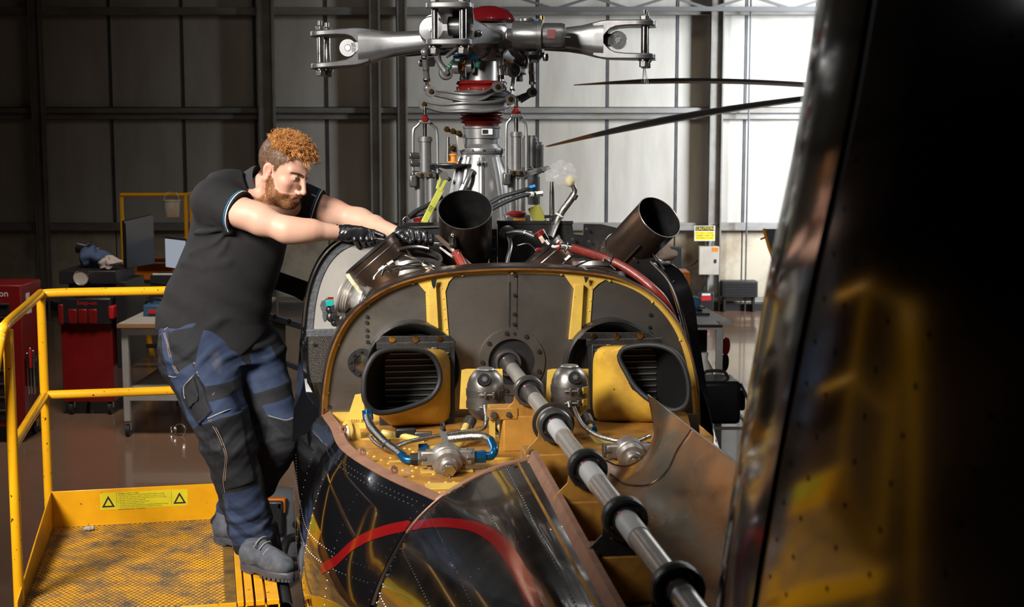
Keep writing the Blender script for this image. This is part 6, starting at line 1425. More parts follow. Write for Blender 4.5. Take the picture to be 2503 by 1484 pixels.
def bearing(b, support, k):
    br = MB().lathe([(0.036, -0.018), (0.047, -0.018), (0.050, -0.012), (0.050, 0.014), (0.047, 0.020), (0.040, 0.020), (0.036, 0.014)], (0, b, SHAFT_Z), FW, 40, closed=True).build('shaft_bearing', M_dsteel if k < 3 else M_crinkle, heli)
    for (r0, r1, h) in ((0.0355, 0.039, 0.015), (0.030, 0.0345, 0.012), (0.0255, 0.0295, 0.016)): MB().lathe([(r0, -0.01), (r1, -0.01), (r1, h), (r0, h)], (0, b, SHAFT_Z), FW, 36, closed=True).build('rubber_ring', M_rubber if r0 < 0.035 else M_matblack, br)
    if k == 2: MB().lathe([(0.05, 0.03), (0.062, 0.034), (0.062, 0.030), (0.05, 0.026)], (0, b + 0.06, SHAFT_Z), FW, 36, closed=True).build('slinger', M_dsteel, br)
    MB().boxc((-0.018, b - 0.03, SHAFT_Z + 0.021), (0.006, 0.006, 0.004)).build('torque_mark', mat('pink_torque_paint', (0.7, 0.2, 0.3), 0.5) if 'pink_torque_paint' not in MATS else MATS['pink_torque_paint'], br)
    if support:
        base = 1.478 if b < -1.1 else DZ
        z = SHAFT_Z; P = [(-0.046, z - 0.01), (-0.05, z - 0.035), (-0.075, z - 0.06), (-0.085, z - 0.075), (-0.085, z - 0.10), (-0.10, base), (0.10, base), (0.085, z - 0.10), (0.085, z - 0.075), (0.075, z - 0.06), (0.05, z - 0.035), (0.046, z - 0.01), (0.03, z - 0.045), (0.0, z - 0.052), (-0.03, z - 0.045)]
        s = MB().prism([(a, b + 0.004, c) for a, c in P], (0, -0.006, 0)).build('bearing_bracket', M_crinkle if k > 3 else M_primer_deck, br, bevel=0.001)
        MB().box((-0.10, b + 0.004, base), (0.10, b + 0.06, base + 0.006)).build('bracket_foot', M_primer_deck, br)
        MB().box((-0.085, b - 0.004, base), (0.085, b + 0.12, z - 0.082)).build('pedestal', M_primer_deck, br, bevel=0.006)
        for sx in (-0.066, 0.066): bolt((sx, b - 0.004, z - 0.078), FW, 0.0075, s, M_dsteel)
for k, b in enumerate(BP): bearing(b, k >= 1, k)
for a0, a1 in (((0.10, -1.25), (0.135, -1.25)),):
    pl_ = MB().grid([[(0.085, b, 1.53) for b in (-1.22, -1.8, -2.4, -3.1)], [(0.10, b, 1.545) for b in (-1.22, -1.8, -2.4, -3.1)], [(0.125, b, 1.55) for b in (-1.22, -1.8, -2.4, -3.1)]], 0.002).build('perforated_strip', M_matblack, heli)
    m = MB()
    for i in range(90):
        for j in range(2): m.lathe([(0.0, 0.0012), (0.0035, 0.0012), (0.0035, 0)], (0.100 + 0.010 * j + 0.004, -1.24 - i * 0.02 - 0.01 * j, 1.5475 + 0.002 * j), (-0.3, 0, 1), 6)
    m.build('strip_holes', M_dsteel, pl_, kind='stuff')
# ---- scorched copper shroud on the right of the shaft
TOPE = [hb(1585, 966, -1.02), ha(1640, 1008, 0.325), ha(1700, 1056, 0.33), ha(1760, 1101, 0.335), ha(1815, 1146, 0.34), ha(1900, 1215, 0.34), ha(2050, 1335, 0.335), ha(2200, 1455, 0.33)]
FRE = [hb(1585, 966, -1.02), hb(1597, 1030, -1.03), hb(1598, 1065, -1.05), hb(1580, 1108, -1.10), hb(1545, 1136, -1.16), hb(1510, 1138, -1.20), hb(1478, 1124, -1.24)]
cols = []
te = resample(TOPE, 40)
fr_ = resample(FRE, 18)
rowsS = [fr_]
for i in range(1, 40):
    t = i / 39; T = te[i]; b = T.y; w0 = 0.10; col = []
    for j in range(18):
        s_ = j / 17; a = T.x + (w0 - T.x) * s_; c = 1.548 + (T.z - 1.548) * ((1 - s_) ** 2.1)
        col.append(V3((a, b - 0.16 * s_ * max(0, 1 - t * 3), c)))
    k = min(1, t * 6); f0 = [V3((p.x, p.y + (b - fr_[0].y), p.z)) for p in fr_]
    rowsS.append([f0[j].lerp(col[j], k) for j in range(18)])
shroud = MB().grid(rowsS, 0.003).build('heat_shroud', M_scorch, heli, ang=60, label='heat stained bronze exhaust shroud right of the drive shaft')
MB().tube([p + V3((0, 0, 0.001)) for p in te], 0.0028, 6).build('shroud_edge', M_steel, shroud)
MB().tube([p for p in fr_], 0.003, 6).build('shroud_front_bead', M_brz, shroud)
sl = [rowsS[int(i)][int(j)] + V3((-0.001, 0, 0.002)) for i, j in ((9, 0), (9.5, 3), (10, 6), (10, 9), (9, 11), (7, 13), (5, 14), (3, 16))]
MB().tube(smooth_path(sl, 6), 0.0022, 6).build('shroud_seam', M_brz, shroud)
MB().prism([hb(1680, 1012, -0.92), hb(1706, 1012, -0.92), hb(1712, 1075, -0.92), hb(1690, 1050, -0.92)], (0, 0.003, 0)).build('shroud_tab', M_brz, shroud)
# ---- cooler ducts with fan rings
def cooler(ring_c, rr, top, topbolts, box, mouth, mb, side, lbl):
    rc = hb(*ring_c, 0.0); R_ = rr * 5.2 / FPX
    root = MB().lathe([(R_ * 0.80, 0.0), (R_ * 0.80, 0.06), (R_ * 0.9, 0.085), (R_ * 0.97, 0.095), (R_, 0.085), (R_ * 0.985, 0.06), (R_, 0.0)], rc, FW, 64, closed=True).build('fan_ring', M_crinkle, heli, label=lbl + ' round black fan ring of the oil cooler')
    MB().lathe([(0, 0.03), (R_ * 0.80, 0.03), (R_ * 0.80, 0.0)], rc, FW, 48).build('fan_face', M_matblack, root)
    b1 = -0.115
    P = ac(top, b1); tp = MB().prism([(a, b1, c) for a, c in P], (0, 0.012, 0)).build('top_bracket', M_crinkle, root, bevel=0.002)
    for (x, y) in topbolts: bolt(hb(x, y, b1), FW, 0.0085, tp, M_gold)
    (x0, y0), (x1, y1) = box; A = hb(x0, y0, b1); B = hb(x1, y1, b1)
    cz0, cz1 = B.z, A.z
    core = MB().box((A.x, b1 - 0.005, cz0), (B.x, b1 + 0.08, cz1)).build('cooler_core', M_matblack, root, bevel=0.003)
    n = 12
    for k in range(n):
        z = cz0 + 0.03 + (cz1 - cz0 - 0.05) * k / (n - 1); MB().box((A.x + 0.01, b1 - 0.013, z - 0.0022), (B.x - 0.01, b1 - 0.004, z + 0.0022)).build('cooler_fin', M_fins, core)
    # flange of the duct
    b2 = b1 - 0.006
    M_ = resample([V3((x, y, 0)) for x, y in mouth + [mouth[0]]], 49)[:48]
    mo = []
    for v in M_:
        b = mb[0] + (mb[1] - mb[0]) * (v.x - mb[2]) / (mb[3] - mb[2]); mo.append(hb(v.x, v.y, b))
    # back section: rounded rectangle parametrised by the same angles
    cx, cz = (A.x + B.x) / 2, (cz0 + cz1) / 2; hx, hz_ = (B.x - A.x) / 2 - 0.004, (cz1 - cz0) / 2 - 0.004; mc = sum(mo, V3()) / 48; bk_ = []
    for v in mo:
        dx, dz = v.x - mc.x, v.z - mc.z; th = math.atan2(dz, dx); c_, s_ = math.cos(th), math.sin(th); q = 6.0; k = (abs(c_ / hx) ** q + abs(s_ / hz_) ** q) ** (-1 / q); bk_.append(V3((cx + c_ * k, b2, cz + s_ * k)))
    secs = []
    for t in np.linspace(0, 1, 9):
        e = t ** 1.6; secs.append([V3((bk_[i].x + (mo[i].x - bk_[i].x) * e, bk_[i].y + (mo[i].y - bk_[i].y) * t, bk_[i].z + (mo[i].z - bk_[i].z) * e)) for i in range(48)])
    inn = [[p + (mc.lerp(V3((cx, b2, cz)), 1 - k / 8) - p) * 0.03 for p in s] for k, s in enumerate(secs)]
    m = MB(); m.loft(secs, True, False); m.build('duct', M_duct, root, ang=50, label=lbl + ' yellow air duct')
    m = MB(); m.loft(inn, True, False); m.build('duct_lining', MATS.get('black_lining') or mat('black_lining', (0.004, 0.004, 0.004), 0.75, spec=0.2), root, ang=50)  # near-black lining inside the duct
    lip = MB().tube(mo, 0.0095, 10, closed=True).build('duct_lip', M_rubber, root)
    for px in (0.25, 0.75):
        p = V3((A.x + (B.x - A.x) * px, b2 - 0.006, cz1 - 0.004)); MB().boxc(p, (0.02, 0.012, 0.012)).build('clip', M_dsteel, root, bevel=0.002)
    MB().prism([(A.x - 0.02, b1 + 0.002, cz1 + 0.002), (B.x + 0.01, b1 + 0.002, cz1 + 0.002), (B.x + 0.01, b1 - 0.004, cz1 - 0.004), (A.x - 0.02, b1 - 0.004, cz1 - 0.004)], (0, 0, 0.02)).build('duct_flange', M_crinkle, root)
    MB().box((A.x - 0.012, b1 - 0.004, cz0), (A.x, b1 + 0.03, cz1)).build('side_flange', M_crinkle, root); MB().box((B.x, b1 - 0.004, cz0), (B.x + 0.012, b1 + 0.03, cz1)).build('side_flange', M_crinkle, root)
    return root
cooler((1006, 893), 114, [(912, 838), (935, 822), (1100, 821), (1116, 838)], [(959, 829), (1016, 829), (1074, 828)], ((934, 851), (1104, 1040)),
       [(889, 955), (891, 920), (902, 890), (920, 866), (948, 855), (985, 853), (1022, 855), (1052, 866), (1070, 893), (1076, 925), (1068, 952), (1048, 975), (1010, 992), (960, 1006), (920, 1008), (898, 990), (890, 972)], (-0.34, -0.22, 889, 1076), -1, 'left')
cooler((1487, 888), 116, [(1412, 830), (1428, 813), (1588, 813), (1605, 830)], [(1450, 821), (1507, 821), (1565, 820)], ((1446, 842), (1608, 1034)),
       [(1514, 870), (1523, 854), (1549, 846), (1588, 843), (1622, 848), (1650, 863), (1669, 889), (1680, 922), (1684, 954), (1680, 983), (1666, 998), (1643, 1003), (1614, 992), (1576, 969), (1549, 941), (1530, 909), (1517, 885)], (-0.20, -0.34, 1514, 1684), 1, 'right')
# ---- oil tanks
def tank(px, py, rpx, plug, b, lbl):
    c = hb(px, py, b); r = rpx * (b + 5.2) / FPX
    t = MB().lathe([(0, 1.32), (0.35, 1.30), (0.62, 1.18), (0.85, 0.88), (0.97, 0.5), (1.0, 0.12), (1.0, -0.25), (0.98, -0.6), (0.85, -1.0), (0.6, -1.3), (0.3, -1.42), (0.0, -1.42)] if False else [(r * a_, r * h_) for a_, h_ in [(0, 1.32), (0.35, 1.30), (0.62, 1.18), (0.85, 0.88), (0.97, 0.5), (1.0, 0.12), (1.0, -0.25), (0.98, -0.6), (0.85, -1.0), (0.6, -1.3), (0.3, -1.42), (0.0, -1.42)]], c, (0, 0, 1), 40).build('oil_tank', M_tank, heli, ang=60, label=lbl)
    MB().lathe([(0, 0.006), (r * 0.45, 0.004), (r * 0.5, 0)], c + V3((0, 0, r * 1.29)), (0, 0, 1), 30).build('top_cap', M_silver, t)
    pp_ = hb(*plug, b - r * 0.72); ax = V3((0.02, -0.93, 0.36))
    MB().lathe([(0, 0.012), (0.010, 0.012), (0.012, 0.016), (0.020, 0.016), (0.023, 0.010), (0.023, -0.02)], pp_, ax, 30).build('filler_plug', M_matblack, t); MB().hexnut(pp_ + ax * 0.014, ax, 0.012, 0.012).build('plug_hex', M_dsteel, t); MB().lathe([(0, 0.0215), (0.006, 0.0215), (0.006, 0)], pp_, ax, 18).build('plug_eye', M_silver, t)
    for h in (0.10, -0.55):
        s = MB().lathe([(r * 1.005, -0.011), (r * 1.03, -0.011), (r * 1.03, 0.011), (r * 1.005, 0.011)], c + V3((0, 0, r * h)), (0, 0, 1), 40, closed=True).build('clamp_band', M_dsteel, t)
        z = c.z + r * h; MB().cyl((c.x - r * 0.45, c.y - r * 1.08, z), (c.x + r * 0.35, c.y - r * 1.08, z), 0.0035, n=10).build('clamp_screw', M_steel, s)
        for dx in (-0.12, 0.3): MB().boxc((c.x + r * dx, c.y - r * 1.05, z), (0.008, 0.016, 0.022)).build('clamp_lug', M_dsteel, s, bevel=0.002)
        MB().boxc((c.x + r * 0.72, c.y - r * 0.78, z), (r * 0.42, 0.004, 0.022), Matrix.Translation(V3((c.x + r * 0.72, c.y - r * 0.78, z))) @ Matrix.Rotation(0.75, 4, 'Z') @ Matrix.Translation(-V3((c.x + r * 0.72, c.y - r * 0.78, z)))).build('clamp_tail', M_primer if px > 1300 else M_dsteel, s)
    MB().cyl(hb(px - 2, py + 30, b - r * 0.95), hb(px + 1, py + 44, b - r * 1.1), 0.010, n=12).build('outlet_union', M_dsteel, t)
    return c, r, t
t1 = tank(1187, 962, 47, (1183, 930), -0.38, 'left one of the two dark bulbous oil tanks'); t2 = tank(1392, 953, 46, (1404, 925), -0.36, 'right one of the two dark bulbous oil tanks')
def hose(name, pts, r, m_, par=None, n=12, sm=6): return MB().tube(smooth_path(pts, sm), r, n).build(name, m_, par or heli)
def nut(p, ax, r, h, m_, par=None): return MB().hexnut(p, ax, r, h).build('union_nut', m_, par or heli, bevel=0.001)
hose('braided_hose', [hb(1185, 995, -0.46), hb(1188, 1030, -0.50), hb(1178, 1048, -0.52), hb(1130, 1057, -0.55), hb(1060, 1068, -0.58), hb(1000, 1080, -0.62), hb(968, 1092, -0.66)], 0.0075, M_braid)
hose('braided_hose', [hb(1403, 997, -0.44), hb(1410, 1015, -0.50), hb(1425, 1040, -0.55), hb(1455, 1062, -0.60), hb(1500, 1076, -0.64), hb(1545, 1082, -0.66), hb(1590, 1065, -0.66)], 0.0075, M_braid)
hose('yellow_pipe', [hb(1222, 1040, -0.46), hb(1232, 1062, -0.48), hb(1238, 1085, -0.50), hb(1252, 1097, -0.50), hb(1290, 1100, -0.50)], 0.0125, M_ypipe); nut(hb(1231, 1060, -0.48), (0.3, 0, -1), 0.020, 0.02, M_anod)
hose('yellow_pipe', [hb(1140, 1040, -0.46), hb(1130, 1065, -0.50), hb(1126, 1082, -0.52), hb(1105, 1092, -0.54), hb(1035, 1098, -0.58)], 0.0125, M_ypipe); nut(hb(1130, 1062, -0.50), (-0.3, 0, -1), 0.020, 0.02, M_anod); nut(hb(1034, 1098, -0.58), (1, 0, 0), 0.019, 0.03, M_anod)
hose('yellow_pipe', [hb(1440, 1040, -0.46), hb(1452, 1065, -0.48), hb(1475, 1085, -0.50), hb(1520, 1092, -0.52)], 0.0125, M_ypipe); nut(hb(1446, 1050, -0.47), (0.3, 0, -1), 0.020, 0.02, M_anod)
for (p, q) in ((( 1215, 1028), (1226, 1046)), ((1150, 1028), (1140, 1046)), ((1432, 1022), (1440, 1040))): MB().cyl(hb(*p, -0.42), hb(*q, -0.46), 0.022, n=18).build('outlet_elbow', M_dsteel, heli)
hose('yellow_pipe', [hb(935, 1058, -0.30), hb(960, 1063, -0.32), hb(1000, 1070, -0.36), hb(1040, 1080, -0.40)], 0.012, M_ypipe)
hose('fuel_hose', [hb(897, 1012, -0.42), hb(905, 1040, -0.50), hb(922, 1062, -0.56), hb(945, 1085, -0.62), hb(985, 1115, -0.72)], 0.014, M_braid); nut(hb(899, 1015, -0.43), (0.1, -0.3, -1), 0.019, 0.035, M_anod); MB().torus(hb(944, 1084, -0.62), (0.6, -0.3, -0.6), 0.0145, 0.004, 20, 8).build('hose_clamp', M_rubber, heli)
hose('small_hose', [hb(905, 1068, -0.44), hb(920, 1085, -0.52), hb(945, 1098, -0.60), hb(970, 1096, -0.64)], 0.006, M_braid)
hose('blue_elbow', [hb(980, 1112, -0.72), hb(990, 1122, -0.74), hb(1005, 1125, -0.75), hb(1025, 1124, -0.75)], 0.014, M_anod); nut(hb(1016, 1122, -0.75), (1, 0, 0), 0.019, 0.035, M_matblack)
# fuel valve on its stand
def valve(px, py, b, k, lbl):
    c = hb(px, py, b); ax = V3((0.05, -0.9, -0.25)).normalized(); r = 0.048 * k
    v = MB().lathe([(0, -0.05), (r * 0.8, -0.05), (r, -0.03), (r, 0.0), (r * 0.92, 0.004), (r * 0.92, 0.014), (r, 0.018), (r * 0.86, 0.03), (r * 0.62, 0.034), (r * 0.60, 0.05), (r * 0.48, 0.055), (0, 0.055)], c, ax, 40).build('fuel_valve', mat('valve_grey_metal', (0.34, 0.31, 0.28), 0.42, 0.7, (0.26, 0.23, 0.20), 30) if 'valve_grey_metal' not in MATS else MATS['valve_grey_metal'], heli, label=lbl)
    MB().hexnut(c + ax * 0.062, ax, r * 0.42, 0.02).build('end_hex', M_steel, v, bevel=0.001); MB().torus(c + ax * 0.07 + V3((-0.004, 0, -0.026)), (1, 0.3, 0), 0.012, 0.0012, 14, 5).build('lock_wire', M_steel, v)
    MB().boxc((c.x, c.y + 0.02, c.z + 0.006), (0.16 * k, 0.045, 0.045 * k)).build('valve_body', MATS['valve_grey_metal'], v, bevel=0.006)
    for sx in (-1, 1): MB().hexnut((c.x + sx * 0.075 * k, c.y + 0.02, c.z + 0.006), (1, 0, 0), 0.027 * k, 0.024).build('union_nut', M_dsteel, v, bevel=0.001)
    for sx in (-0.05, 0.05): MB().cyl((c.x + sx, c.y + 0.015, DZ), (c.x + sx, c.y + 0.015, c.z - 0.02), 0.010).build('stand_post', M_copper, v)
    MB().boxc((c.x, c.y + 0.015, DZ + 0.004), (0.16, 0.05, 0.006)).build('stand_foot', M_primer, v)
    return c
vc_ = valve(1092, 1125, -0.86, 1.0, 'round grey fuel valve standing on the yellow deck at left')
nut(vc_ + V3((0.105, 0.02, 0.004)), (1, 0, 0), 0.021, 0.035, M_anod); hose('blue_elbow', [vc_ + V3((0.12, 0.02, 0.004)), vc_ + V3((0.14, 0.02, 0.006)), vc_ + V3((0.15, 0.03, 0.022)), vc_ + V3((0.145, 0.08, 0.04))], 0.014, M_anod)
hose('braided_hose', [vc_ + V3((0.145, 0.08, 0.04)), vc_ + V3((0.12, 0.12, 0.045)), vc_ + V3((0.06, 0.14, 0.04)), vc_ + V3((0.0, 0.16, 0.03))], 0.014, M_braid)
MB().bar(vc_ + V3((0, 0.01, 0.04)), vc_ + V3((-0.01, 0.03, 0.09)), 0.02, 0.005, (0, 1, 0)).build('support_strap', M_dsteel, heli); MB().torus(vc_ + V3((-0.01, 0.03, 0.10)), (1, 0.4, 0), 0.011, 0.004, 16, 8).build('hose_clamp', M_rubber, heli)
vc2 = valve(1540, 1108, -0.80, 0.95, 'round grey fuel valve half hidden behind the bronze shroud')
# paint brush left on the deck
pbp = hb(1020, 1066, -0.34); ph_ = empty('paint_brush', to_w(pbp), PSI, 'wooden handled brush left lying between the left duct and the deck', 'brush')
MB().lathe([(0.0, 0), (0.006, 0.005), (0.010, 0.05), (0.006, 0.09), (0.003, 0.13)], (0.05, 0, -0.008), (1, 0.1, -0.25), 14).build('handle', M_woodedge, ph_); MB().boxc((0.02, 0, 0.0), (0.06, 0.02, 0.03)).build('ferrule', M_dsteel, ph_, bevel=0.003); MB().boxc((-0.04, 0, 0.012), (0.07, 0.022, 0.034)).build('bristles', M_matblack, ph_, bevel=0.006)
# bracket tower beside the shaft
MB().box((-0.13, -0.60, 1.575), (-0.035, -0.52, 1.615)).build('tower_head', M_primer_deck, heli, bevel=0.004); MB().box((-0.125, -0.59, DZ), (-0.11, -0.54, 1.575)).build('tower_leg', M_primer, heli); MB().box((-0.05, -0.59, DZ), (-0.035, -0.54, 1.575)).build('tower_leg', M_primer, heli)
bolt((-0.115, -0.60, 1.592), FW, 0.009, heli, M_dsteel)
for x0 in (1128, 1338): A = hb(x0, 905, -0.30); MB().prism([hb(x0, 905, -0.3), hb(x0 + 12, 902, -0.3), hb(x0 + 100, 902, -0.3), hb(x0 + 105, 1000, -0.3), hb(x0 - 5, 1000, -0.3)], (0, 0.004, 0)).build('tank_bracket', M_primer, heli)
# ---- forward frame (arch), left and right cowl edges
B2 = 0.33
ARC = [(742, 830), (744, 790), (750, 735), (762, 685), (782, 640), (808, 607), (840, 585), (880, 572), (950, 562), (1080, 556), (1230, 553), (1380, 556), (1480, 562), (1550, 580), (1600, 632), (1622, 668), (1644, 723), (1660, 780), (1672, 830)]
arc_all = [(p.x, p.z) for p in resample([V3((a, 0, c)) for a, c in ac(ARC, B2)], 90)]
aL = hb(905, 570, B2).x; aR = hb(1575, 600, B2).x
arc = [q for q in arc_all if q[0] < aL]; arcR = [q for q in arc_all if q[0] > aR]
inn = [(a * 0.78, 1.45 + (c - 1.45) * 0.72) for a, c in arc]
fr2 = plate(arc + inn[::-1], [], 0.004, B2).build('forward_frame', M_inner, heli, ang=30, label='pale metal forward frame left of the engine bay with black edge')
innR = [(a * 0.80, 1.45 + (c - 1.45) * 0.72) for a, c in arcR]
fr3 = plate(arcR + innR[::-1], [], 0.004, B2).build('forward_frame', M_matblack, heli, ang=30, label='black forward frame right of the engine bay')
sweep('frame_edge', [(0.004, B2 - 0.022), (0.010, B2 - 0.012), (0.012, B2 + 0.03)], M_gloss, fr3, arcR)
sweep('frame_trim', [(0.0, B2 - 0.024), (0.004, B2 - 0.025)], M_dsteel, fr3, arcR)
sweep('frame_edge', [(0.004, B2 - 0.022), (0.010, B2 - 0.012), (0.012, B2 + 0.03)], M_gloss, fr2, arc)
sweep('frame_trim', [(0.0, B2 - 0.024), (0.006, B2 - 0.025)], M_steel, fr2, arc)
sweep('frame_border', [(-0.004, B2 - 0.0065), (-0.034, B2 - 0.0065)], M_sealant, fr2, arc)
rnd = random.Random(2); cpx = ac([(796, 757)], B2 - 0.008)[0]
P = [(cpx[0] + (0.021 + rnd.uniform(-0.006, 0.008)) * math.cos(k * 0.35) * 0.8, cpx[1] + (0.045 + rnd.uniform(-0.01, 0.008)) * math.sin(k * 0.35)) for k in range(18)]
MB().prism([(a, B2 - 0.008, c) for a, c in P], (0, 0.003, 0)).build('sealant_patch', M_sealant, fr2)
# sill strip and grille under the frame at left
q0, q1 = hb(745, 805, B2 - 0.01), hb(830, 822, B2 - 0.01); MB().box((q0.x, B2 - 0.02, q1.z), (q1.x, B2, q0.z)).build('frame_sill', M_sealant, fr2, bevel=0.003)
GR = [hb(748, 824, 0.20), hb(815, 824, 0.20), hb(800, 935, 0.08), hb(752, 935, 0.08)]
gr = MB().prism(GR, (0, 0.01, 0)).build('grille_panel', mat('grille_bronze', (0.022, 0.018, 0.013), 0.5, 0.4, (0.04, 0.032, 0.022), 120, 0.5, 0.3, 120), heli)
m = MB()
for i in range(26):
    for j in range(12): t, s_ = (i + 0.5) / 26, (j + 0.5 + 0.5 * (i % 2)) / 12.5; p = (GR[0].lerp(GR[1], s_)).lerp(GR[3].lerp(GR[2], s_), t); m.rivets([p + V3((0, -0.001, 0))], FW, 0.0022)
m.build('grille_bumps', M_crinkle, gr, kind='stuff')
for (x, y) in ((763, 838), (757, 870), (772, 917)): bolt(hb(x, y, 0.16), FW, 0.006, gr, M_dsteel)
SP = [[hb(738, 800, 0.20), hb(741, 900, 0.10), hb(748, 960, 0.05), hb(790, 1020, -0.03)], [hb(748, 800, 0.21), hb(752, 900, 0.11), hb(765, 955, 0.06), hb(793, 1000, -0.02)]]
MB().grid(SP, 0.004).build('side_edge', M_gloss, heli)
SK2 = [[hb(733, 830, 0.30), hb(728, 900, 0.25), hb(718, 1000, 0.20), hb(714, 1080, 0.15)], [hb(742, 815, 0.22), hb(745, 900, 0.14), hb(755, 990, 0.08), hb(765, 1050, 0.03)], [hb(752, 930, 0.07), hb(765, 960, 0.05), hb(780, 1000, 0.0), hb(795, 1045, -0.05)]]
MB().grid(patch(SK2, 14, 14), 0.003).build('side_fairing', M_gloss, heli, ang=60)
# open right cowl, black, hanging outside
RC = [[hb(1608, 640, 0.42), hb(1660, 668, 0.40), hb(1688, 730, 0.34), hb(1702, 830, 0.25), hb(1722, 960, 0.12), hb(1742, 1080, 0.0)], [hb(1590, 640, 0.32), hb(1635, 690, 0.28), hb(1662, 760, 0.22), hb(1685, 860, 0.14), hb(1700, 960, 0.05), hb(1712, 1062, -0.03)]]
oc_ = MB().grid(patch(RC, 30, 8), 0.012).build('open_cowl', M_gloss, heli, ang=60, label='black engine cowl hanging open on the right side')
MB().tube(smooth_path(RC[1], 8), 0.005, 8).build('cowl_edge', M_dsteel, oc_)
for (x, y) in ((1648, 690), (1717, 1010), (1717, 1025)): bolt(hb(x, y, 0.1), FW, 0.006, oc_, M_steel)
hose('cowl_hinge', [hb(1706, 1050, -0.05), hb(1722, 1052, -0.05), hb(1742, 1075, -0.05), hb(1735, 1085, -0.05)], 0.008, M_crinkle, oc_)
# open left door with grey frame and clear panel, ahead of the mechanic
BD = 0.75
dr_ = MB().prism([hb(612, 640, BD), hb(762, 693, BD), hb(755, 745, BD), hb(720, 725, BD), hb(668, 706, BD), hb(612, 700, BD)], (0, 0.02, 0)).build('side_door', M_matblack, heli, label='open side door with a grey framed clear lower panel')
def bar2(a, b, w_, m_): MB().bar(hb(*a, BD), hb(*b, BD), 0.03, w_, (0, 1, 0) if abs(a[0] - b[0]) < 40 and False else (0, 0, 1)).build('door_frame', m_, dr_, bevel=0.003)
bar2((600, 755), (745, 800), 0.026, mat('door_grey', (0.17, 0.18, 0.21), 0.4, 0.3)); bar2((600, 850), (745, 905), 0.022, MATS['door_grey'])
MB().bar(hb(662, 780, BD), hb(640, 848, BD), 0.022, 0.022, (0, 1, 0)).build('door_frame', MATS['door_grey'], dr_)
MB().prism([hb(620, 700, BD), hb(745, 735, BD), hb(738, 795, BD), hb(612, 757, BD)], (0, 0.004, 0)).build('door_pane', M_perspex, dr_)
pn = MB().prism([hb(668, 783, BD), hb(698, 792, BD), hb(698, 872, BD), hb(688, 882, BD), hb(645, 862, BD)], (0, 0.006, 0)).build('door_panel', mat('door_olive', (0.20, 0.18, 0.13), 0.35, 0.2), dr_)
sl_ = [hb(681, 812, BD - 0.004), hb(680, 852, BD - 0.004)]; MB().tube(sl_, 0.008, 12).build('handle_slot', M_blue, pn); MB().tube([sl_[0] + V3((-0.007, 0, 0)), sl_[1] + V3((-0.007, 0, 0))], 0.002, 6).build('slot_rim', M_steel, pn); MB().tube([sl_[0] + V3((0.007, 0, 0)), sl_[1] + V3((0.007, 0, 0))], 0.002, 6).build('slot_rim', M_steel, pn)
for (x, y) in ((672, 773), (708, 784)): bolt(hb(x, y, BD - 0.015), FW, 0.006, dr_, M_steel)
# ---- engines between firewall and frame
def eng(px0, py0, ax, r, lip, name, lbl, L=0.22):
    c = hb(px0, py0, 0.30); ax = V3(ax).normalized()
    e = MB().lathe([(r, 0), (r, 0.004), (r * 0.985, 0.01), (r * 0.97, L), (r * 0.8, L * 1.1), (r * 0.78, L * 1.1), (r * 0.94, L * 0.98), (r * 0.96, 0.0)], c, ax, 48, closed=True).build(name, M_brz, heli, ang=35, label=lbl)
    MB().lathe([(r * 1.0, -0.003), (r * 1.025, -0.003), (r * 1.025, 0.008), (r * 1.0, 0.008)], c, ax, 48, closed=True).build('drum_lip', M_matblack, e)
    MB().lathe([(r * 0.99, 0.03), (r * 1.003, 0.033), (r * 0.99, 0.036)], c, ax, 48, caps=False).build('drum_bead', M_dsteel, e); MB().lathe([(0, 0.05), (r * 0.95, 0.05)], c, ax, 40, caps=False).build('drum_inside', M_matblack, e); return e
eng(905, 618, (0.64, -0.10, -0.76), 0.118, None, 'engine_drum', 'heat tinted drum on the left engine below the gloves', 0.24)
eng(1318, 616, (0.64, -0.10, -0.76), 0.098, None, 'engine_drum', 'dark drum on the right engine behind the red hose', 0.24)
for cx in (1010, 1455):
    c = hb(cx, 700, 0.27); e = MB().lathe([(0.0, -0.1), (0.125, -0.1), (0.125, -0.02), (0.14, -0.018), (0.14, 0.0), (0.125, 0.002), (0.115, 0.06), (0.128, 0.062), (0.128, 0.08), (0.09, 0.1), (0, 0.1)], c, (0.05, 0.25, 1), 44).build('engine_casing', M_dsteel, heli, label=('left' if cx < 1200 else 'right') + ' engine casing with bolted flanges')
    for k in range(18): a = 2 * math.pi * k / 18; u, w2_ = ring_frame((0.05, 0.25, 1)); bolt(c + (u * math.cos(a) + w2_ * math.sin(a)) * 0.132, (0.05, 0.25, 1), 0.005, e, M_steel)
# bellows tube at the far left of the left engine
c = hb(838, 716, 0.10); ax = V3((0.86, -0.22, -0.30)).normalized()
prof = [(0.060, 0.0)]
for k in range(4): prof += [(0.066, 0.004 + k * 0.010), (0.058, 0.009 + k * 0.010)]
prof += [(0.048, 0.045), (0.048, 0.075)]
for k in range(3): prof += [(0.056, 0.079 + k * 0.008), (0.049, 0.083 + k * 0.008)]
bl = MB().lathe(prof, c, ax, 40).build('bellows_tube', M_inner, heli, ang=60, label='pale metal bellows tube at the far left of the engine bay')
MB().torus(c, ax, 0.062, 0.007, 40, 8).build('bellows_ring', M_inner, bl)
MB().tube(smooth_path([hb(850, 672, 0.02), hb(862, 690, 0.0), hb(872, 702, 0.0), hb(878, 712, 0.0)], 5), [0.004] * 0 or 0.008, 8).build('tape_wrap', M_tape, heli)
MB().boxc(hb(806, 741, 0.16), (0.03, 0.02, 0.022)).build('teal_connector', M_teal, heli, bevel=0.002); MB().boxc(hb(808, 729, 0.16), (0.022, 0.012, 0.008)).build('red_clip', M_redboot, heli)
